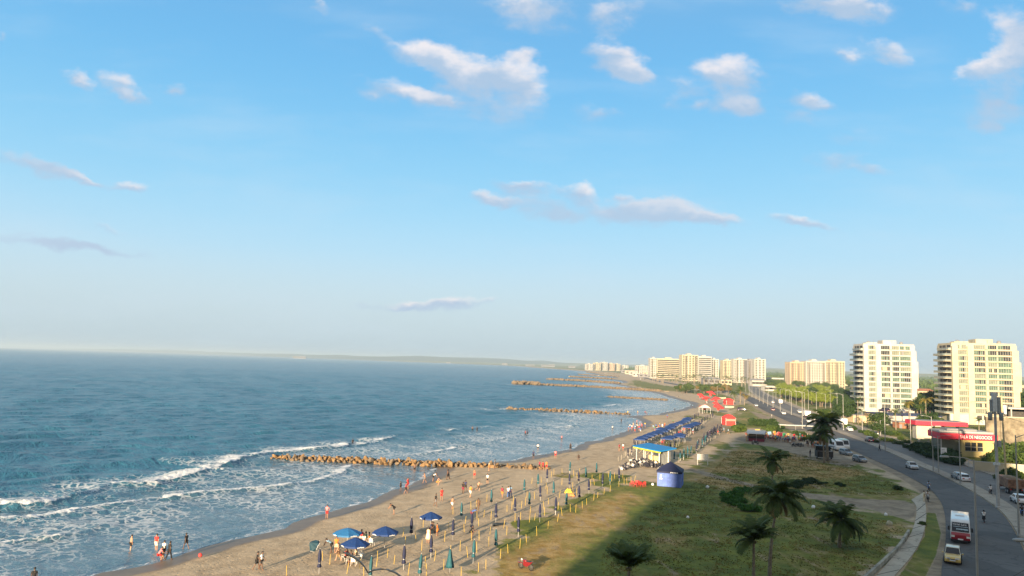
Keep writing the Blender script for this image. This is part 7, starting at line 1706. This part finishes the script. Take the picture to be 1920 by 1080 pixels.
# the market crowd
def market_crowd():
    tops = ['white', 'red', 'black', 'pink', 'yellow', 'blue', 'maroon', 'light blue', 'grey', 'orange', 'green', 'cream', 'teal']; bots = ['black', 'red', 'blue', 'white', 'grey', 'maroon', 'brown', 'dark blue']
    combos = [(a, b) for a in tops for b in bots if a != b]; random.Random(3).shuffle(combos); Zc = lambda x, y: P(1390+x/10.667, 780+y/10.667); i = 0
    for k in range(96):
        u = random.random()
        if k < 66: x = 90+u*1010; y = 445+u*110+random.gauss(0, 18)-random.random()*30
        elif k < 84: x = 1280+random.random()*270; y = 590+random.gauss(0, 16)+(x-1280)*.12
        else: x = 1130+random.random()*200; y = 500+random.gauss(0, 22)
        t_, b_ = combos[i]; i += 1
        person(Zc(x, y), random.choice(['stand', 'walk', 'akimbo', 'stand', 'stride']), random.randint(0, 359), t_, b_, random.choice('abac'), 'person in %s top and %s shorts, market crowd by the thicket' % (t_, b_), group='market crowd', hair=random.choice(['short', 'long']), detail=False)
    # bright stall umbrellas and goods among them
    for i, (x, y, cn) in enumerate([(320, 400, 'yellow'), (400, 440, 'teal'), (560, 450, 'light blue'), (660, 440, 'orange'), (740, 455, 'red'), (790, 470, 'maroon'), (850, 480, 'green'), (930, 490, 'yellow'), (460, 445, 'dark blue'), (1050, 500, 'red')]):
        c = Zc(x, y-25); t = empty('clothes_rack', (c[0], c[1], 0), random.random(), '%s clothes hung on a rack, %s in the market line' % (cn if i != 7 and i != 9 else 'pale '+cn if i == 7 else 'bright '+cn, ['first', 'second', 'fourth', 'fifth', 'sixth', 'seventh', 'eighth', 'ninth', 'third', 'last'][i]), 'rack')
        for sx in (-.9, .9): MB().tube([(sx, 0, 0), (sx, 0, 2.0)], .03, 5).build('post', M_POLE, t)
        MB().tube([(-.9, 0, 2.0), (.9, 0, 2.0)], .025, 5).build('rail', M_POLE, t)
        mb = MB(); n = 20
        for q in range(n): a, b = -.85+1.7*q/n, -.85+1.7*(q+1)/n; mb.quad((a, .12*math.sin(q*2.1), 1.95), (b, .12*math.sin((q+1)*2.1), 1.95), (b, .16*math.sin((q+1)*2.1+.6), .6), (a, .16*math.sin(q*2.1+.6), .6))
        t.scale = (.85, .85, .85); mb.build('garment', cloth_mat(cn, CL[cn]), t).modifiers.new('thickness', 'SOLIDIFY').thickness = .02
market_crowd()
# ---- lamp posts
LP = mat('lamp_post_metal', (.28, .28, .265), .5, metal=.3, var=.05)
def lamp_post(Ht, arms, arm=1.9):
    t = empty('street_lamp', (0, 0, 0)); tag(t, 'x', 'street lamp')
    MB().tube([(0, 0, 0), (0, 0, Ht*.5), (0, 0, Ht)], [.13, .10, .07], 8).build('pole', LP, t); MB().lathe([(.24, 0), (.24, .12), (.14, .4)], 8).build('base', LP, t)
    for s_ in arms:
        a = MB().tube([(0, 0, Ht-.3), (s_*arm*.4, 0, Ht+.05), (s_*arm, 0, Ht+.2)], [.05, .045, .035], 6).build('arm', LP, t)
        hd = MB().add([(s_*arm, -.13, Ht+.16), (s_*(arm+.7), -.10, Ht+.20), (s_*(arm+.7), .10, Ht+.20), (s_*arm, .13, Ht+.16), (s_*arm, -.10, Ht+.28), (s_*(arm+.65), -.06, Ht+.27), (s_*(arm+.65), .06, Ht+.27), (s_*arm, .10, Ht+.28)], [(0, 1, 2, 3), (4, 7, 6, 5), (0, 4, 5, 1), (1, 5, 6, 2), (2, 6, 7, 3), (3, 7, 4, 0)]); hd.build('lamp_head', LP, t)
    return Proto(t)
lp1 = lamp_post(11.5, (1,)); lp2 = lamp_post(10.5, (-1,)); lp0 = lamp_post(8.0, (1,), 1.1)
def lamp(pr, x, y, ytop, line, lab, group=None, rot=0.0, base=11.5):
    xy = P(x, y); d = raydir(x, ytop); zt = H+d[2]/math.hypot(d[0], d[1])*math.hypot(*xy); return pr.place((xy[0], xy[1], .12), road_dir(xy, line)+rot, sc=(1, 1, max(.3, zt/base)), label=lab, group=group)
lamp(lp1, 1911, 1008, 818, ML, 'tall grey lamp post on the median at the right edge, beside the white saloon')
lamp(lp1, 1801, 908, 800, ML, 'grey lamp post on the median in front of the white saloon')
lamp(lp1, 1760, 889, 818, ML, 'grey lamp post on the median right of the silver car'); lamp(lp0, 1750, 885, 835, ML, 'thinner post next to the lamp post right of the silver car', base=8.2)
lamp(lp1, 1660, 847, 757, ML, 'pale lamp post on the median beside the crossing person in black')
lamp(lp2, 1708, 834, 767, FR, 'lamp post on the far verge before the red shed', base=10.5); lamp(lp2, 1748, 851, 782, FR, 'lamp post on the far verge in front of the pale canopy pier', base=10.5); lamp(lp0, 1651, 817, 788, FR, 'short white lamp on the rough green bank', base=8.2)
lamp(lp2, 1617, 807, 772, FR, 'lamp post at the left end of the green bank', base=10.5); lamp(lp0, 1637, 810, 781, FR, 'slim lamp post standing in the dark bushes of the bank', base=8.2)
gL = 'lamp posts along the highway'
for (x, y, yt) in [(1581.5,807,740),(1570,783,739),(1548,771,739),(1531,774,735),(1504.5,804,736),(1509,783,736),(1484,778,734),(1463,772,730),(1449.5,765,736),(1439.5,762,736),(1431,757.5,732),(1424,753.5,730),(1417.5,749,728),(1410,745,724),(1405,742,722),(1493,760,732),(1481,755,731),(1473,754,731),(1455,749,727),(1441,744,724),(1433,741,722),(1557,765,732),(1516,768,732),(1398,736,716),(1391,729,714),(1280,737,722),(1303,738,722),(1345,742,724),(1363,742,722)]:
    lamp(lp1 if x < 1480 else lp2, x, y, yt, ML, 'pale lamp post in the long line up the highway before the lit trees', gL, base=11.5 if x < 1480 else 10.5)
def near_lamps():
    # tall post in the right foreground, foot below the frame, arm to the left
    X, Y = 34.4, 55.0; d = raydir(1827, 862); zt = H+d[2]/d[1]*Y; d0 = raydir(1827, 900); X = d0[0]/d0[1]*Y
    t = empty('street_lamp', (X, Y, 0), 0, 'tall grey lamp post in the right foreground with a long arm reaching left', 'street lamp')
    MB().tube([(0, 0, 0), (0, 0, zt*.5), (0, 0, zt)], [.11, .085, .05], 10).build('pole', LP, t); MB().lathe([(.22, 0), (.22, .15), (.13, .5)], 8).build('base', LP, t)
    MB().tube([(0, 0, zt-.1), (-.7, 0, zt+.12), (-1.9, 0, zt+.20)], [.035, .03, .025], 6).build('arm', LP, t)
    MB().box(-2.45, -.12, zt+.12, -1.85, .12, zt+.24, taper=.04).build('lamp_head', LP, t)
    # lamp whose curled arm and head rise into the bottom of the frame
    Yb = 36.0
    def at(px, py, Y_=Yb): d = raydir(px, py); return (d[0]/d[1]*Y_, Y_, H+d[2]/d[1]*Y_)
    b = at(762, 1100); t = empty('street_lamp', (b[0], b[1], 0), 0, 'grey curved lamp arm rising into the bottom edge over the sand', 'street lamp')
    L = lambda px, py: tuple(np.array(at(px, py))-np.array([b[0], b[1], 0]))
    MB().tube([(0, 0, 0), (0, 0, b[2]*.6), L(762, 1100)], [.10, .09, .055], 10).build('pole', LP, t)
    MB().tube([L(762, 1100), L(754, 1083), L(742, 1074), L(728, 1068.5), L(714, 1067), L(700, 1069), L(690, 1074)], [.055, .05, .045, .042, .04, .04, .045], 8).build('arm', LP, t, True)
    MB().tube([L(690, 1074), L(683, 1062), L(673, 1051), L(655, 1040), L(643, 1035)], [.03, .04, .055, .06, .03], 8).build('lamp_head', LP, t, True)
    Yb = 42.0; b = at(1935, 1014, Yb); t = empty('street_lamp', (b[0], b[1], 0), 0, 'flat lamp head poking in from the right edge above the median', 'street lamp')
    MB().tube([(0, 0, 0), (0, 0, b[2]-.1)], [.10, .06], 8).build('pole', LP, t); MB().tube([(0, 0, b[2]-.15), (-.25, 0, b[2]), (-.5, 0, b[2]+.02)], .03, 6).build('arm', LP, t)
    h_ = MB(); h_.sph((-.72, 0, b[2]+.02), .36, 12, 6, 1, .6, .3); h_.build('lamp_head', LP, t, True)
near_lamps()
def utility():
    A = P(1872, 953); d = raydir(1863, 737); zt = H+d[2]/d[1]*A[1]; cm = mat('concrete_pole', (.36, .36, .35), .85, var=.1)
    t = empty('utility_pole', (A[0], A[1], 0), R_(-8), 'thick concrete utility pole on the median carrying transformers and a cable box', 'utility pole'); mt = mat('transformer_grey', (.26, .29, .31), .6); gm = mat('pale_metal', (.50, .54, .56), .6)
    MB().tube([(0, 0, 0), (0, 0, zt)], [.26, .16], 10).build('pole', cm, t); MB().lathe([(.42, 0), (.42, .25), (.28, .35)], 8).build('base', cm, t)
    z1 = zt-3.2
    MB().tube([(-1.4, 0, z1), (1.4, 0, z1)], .07, 5).build('crossarm', mt, t)
    for x in (-.85, .75): mb = MB(); mb.lathe([(.05, -.75), (.30, -.7), (.33, .3), (.28, .5), (.1, .55)], 10, (x, -.25, z1-.3)); o = mb.build('transformer', mt, t, True)
    MB().box(-.45, -.35, z1+.35, .20, .1, zt+.1).build('cabinet', gm, t); MB().box(.35, -.3, z1+.2, .75, .1, zt-.6).build('cabinet', mt, t); MB().box(-.75, -.2, z1+.3, -.5, .1, zt-1.0).build('cabinet', mt, t)
    for x in (-1.2, -.4, .5, 1.2): MB().lathe([(.05, 0), (.08, .1), (.05, .2), (.03, .35)], 6, (x, 0, z1+.05)).build('insulator', mt, t)
    z2 = zt*.56; MB().tube([(-.6, 0, z2), (.7, 0, z2)], .05, 5).build('bracket', mt, t); MB().box(.15, -.35, z2-.5, .6, .1, z2+.4).build('junction_box', mt, t)
    z3 = zt*.38; MB().box(-.5, -.3, z3-.15, .35, .1, z3+.25).build('junction_box', gm, t)
    B = P(1887, 902); d = raydir(1880, 742); zb = H+d[2]/d[1]*B[1]
    t = empty('utility_pole', (B[0], B[1], 0), 0, 'pale wooden utility pole behind the thick concrete one', 'utility pole'); wd = mat('pale_pole_timber', (.48, .38, .22), .85, bump=.3)
    MB().tube([(0, 0, 0), (-.45, 0, zb)], [.20, .13], 8).build('pole', wd, t); MB().tube([(-1.6, 0, zb-1.0), (1.0, 0, zb-1.0)], .07, 5).build('crossarm', wd, t); MB().box(-.25, -.3, zb-3.6, .35, .1, zb-1.8).build('cabinet', gm, t)
    for x in (-1.4, -.6, .5): MB().lathe([(.05, 0), (.08, .1), (.04, .25)], 6, (x, 0, zb-.95)).build('insulator', mt, t)
    C = P(1909, 940); 
    # wires
    wm = mat('cable', (.02, .02, .02), .6)
    def wire(a, b, sag, lab):
        n = 24; pts = [(a[0]+(b[0]-a[0])*k/n, a[1]+(b[1]-a[1])*k/n, a[2]+(b[2]-a[2])*k/n-sag*4*(k/n)*(1-k/n)) for k in range(n+1)]
        o = MB().tube(pts, .022, 4, cap=False).build('power_line', wm); tag(o, lab, 'cable', 'power lines')
    wire((A[0]-1.2, A[1], z1+.3), (64, 36, 9.2), .5, 'thin power line crossing the bottom right corner from the concrete pole')
    wire((21.5, 38, 8.3), (37, 46.5, 11.6), .3, 'thin black cable slanting up across the bottom right corner of the road')
    wire((A[0]+1.2, A[1], z1+.3), (B[0]+.5, B[1], zb-.8), .25, 'short power line between the concrete and wooden poles'); wire((B[0]-1.4, B[1], zb-.8), (147, 320, 11), 2.2, 'long power line running up the highway from the wooden pole')
utility()
def kiosk_sign():
    t = empty('bus_shelter', (*P(1573, 801), 0), road_dir(P(1573, 801), FR), 'small white bus shelter roof beside the far carriageway', 'shelter')
    MB().box(-1, -2.5, 2.5, 1, 2.5, 2.65).build('roof', M_WHITE, t)
    for y in (-2.3, 2.3): MB().tube([(.8, y, 0), (.8, y, 2.5)], .06, 6).build('post', LP, t)
    t = empty('market_roof', (*P(1474, 811), 0), -.2, 'long pale flat roofed shelter at the back of the thicket', 'shelter'); 
    MB().box(-2, 0, 2.3, 9, 3.2, 2.5).build('roof', mat('pale_roof', (.5, .49, .44), .7), t)
    for x in (-1.8, 3, 8.7): MB().tube([(x, .2, 0), (x, .2, 2.3)], .07, 6).build('post', LP, t)
    c = P(1646, 820.5); t = empty('marker_post', (c[0], c[1], 0), 0, 'short white marker post at the tip of the green bank', 'post'); MB().tube([(0, 0, 0), (0, 0, 1.3)], .22, 8).build('shaft', M_WHITE, t); MB().lathe([(.22, 1.3), (.1, 1.4)], 8).build('cap', M_WHITE, t)
kiosk_sign()

# ------------------------------------------------------------------ the air
def haze():
    m = bpy.data.materials.new('haze'); m.use_nodes = True; w = NT(m.node_tree)
    v = w.n('ShaderNodeVolumePrincipled', {'Color': (.55, .70, .84, 1), 'Density': 0.00014, 'Anisotropy': 0.1})
    o = w.n('ShaderNodeOutputMaterial'); w.t.links.new(v.outputs[0], o.inputs['Volume'])
    h = MB().box(-27000, -3000, -4, 27000, 27500, 75).build('haze', m); h['kind'] = 'stuff'
haze()
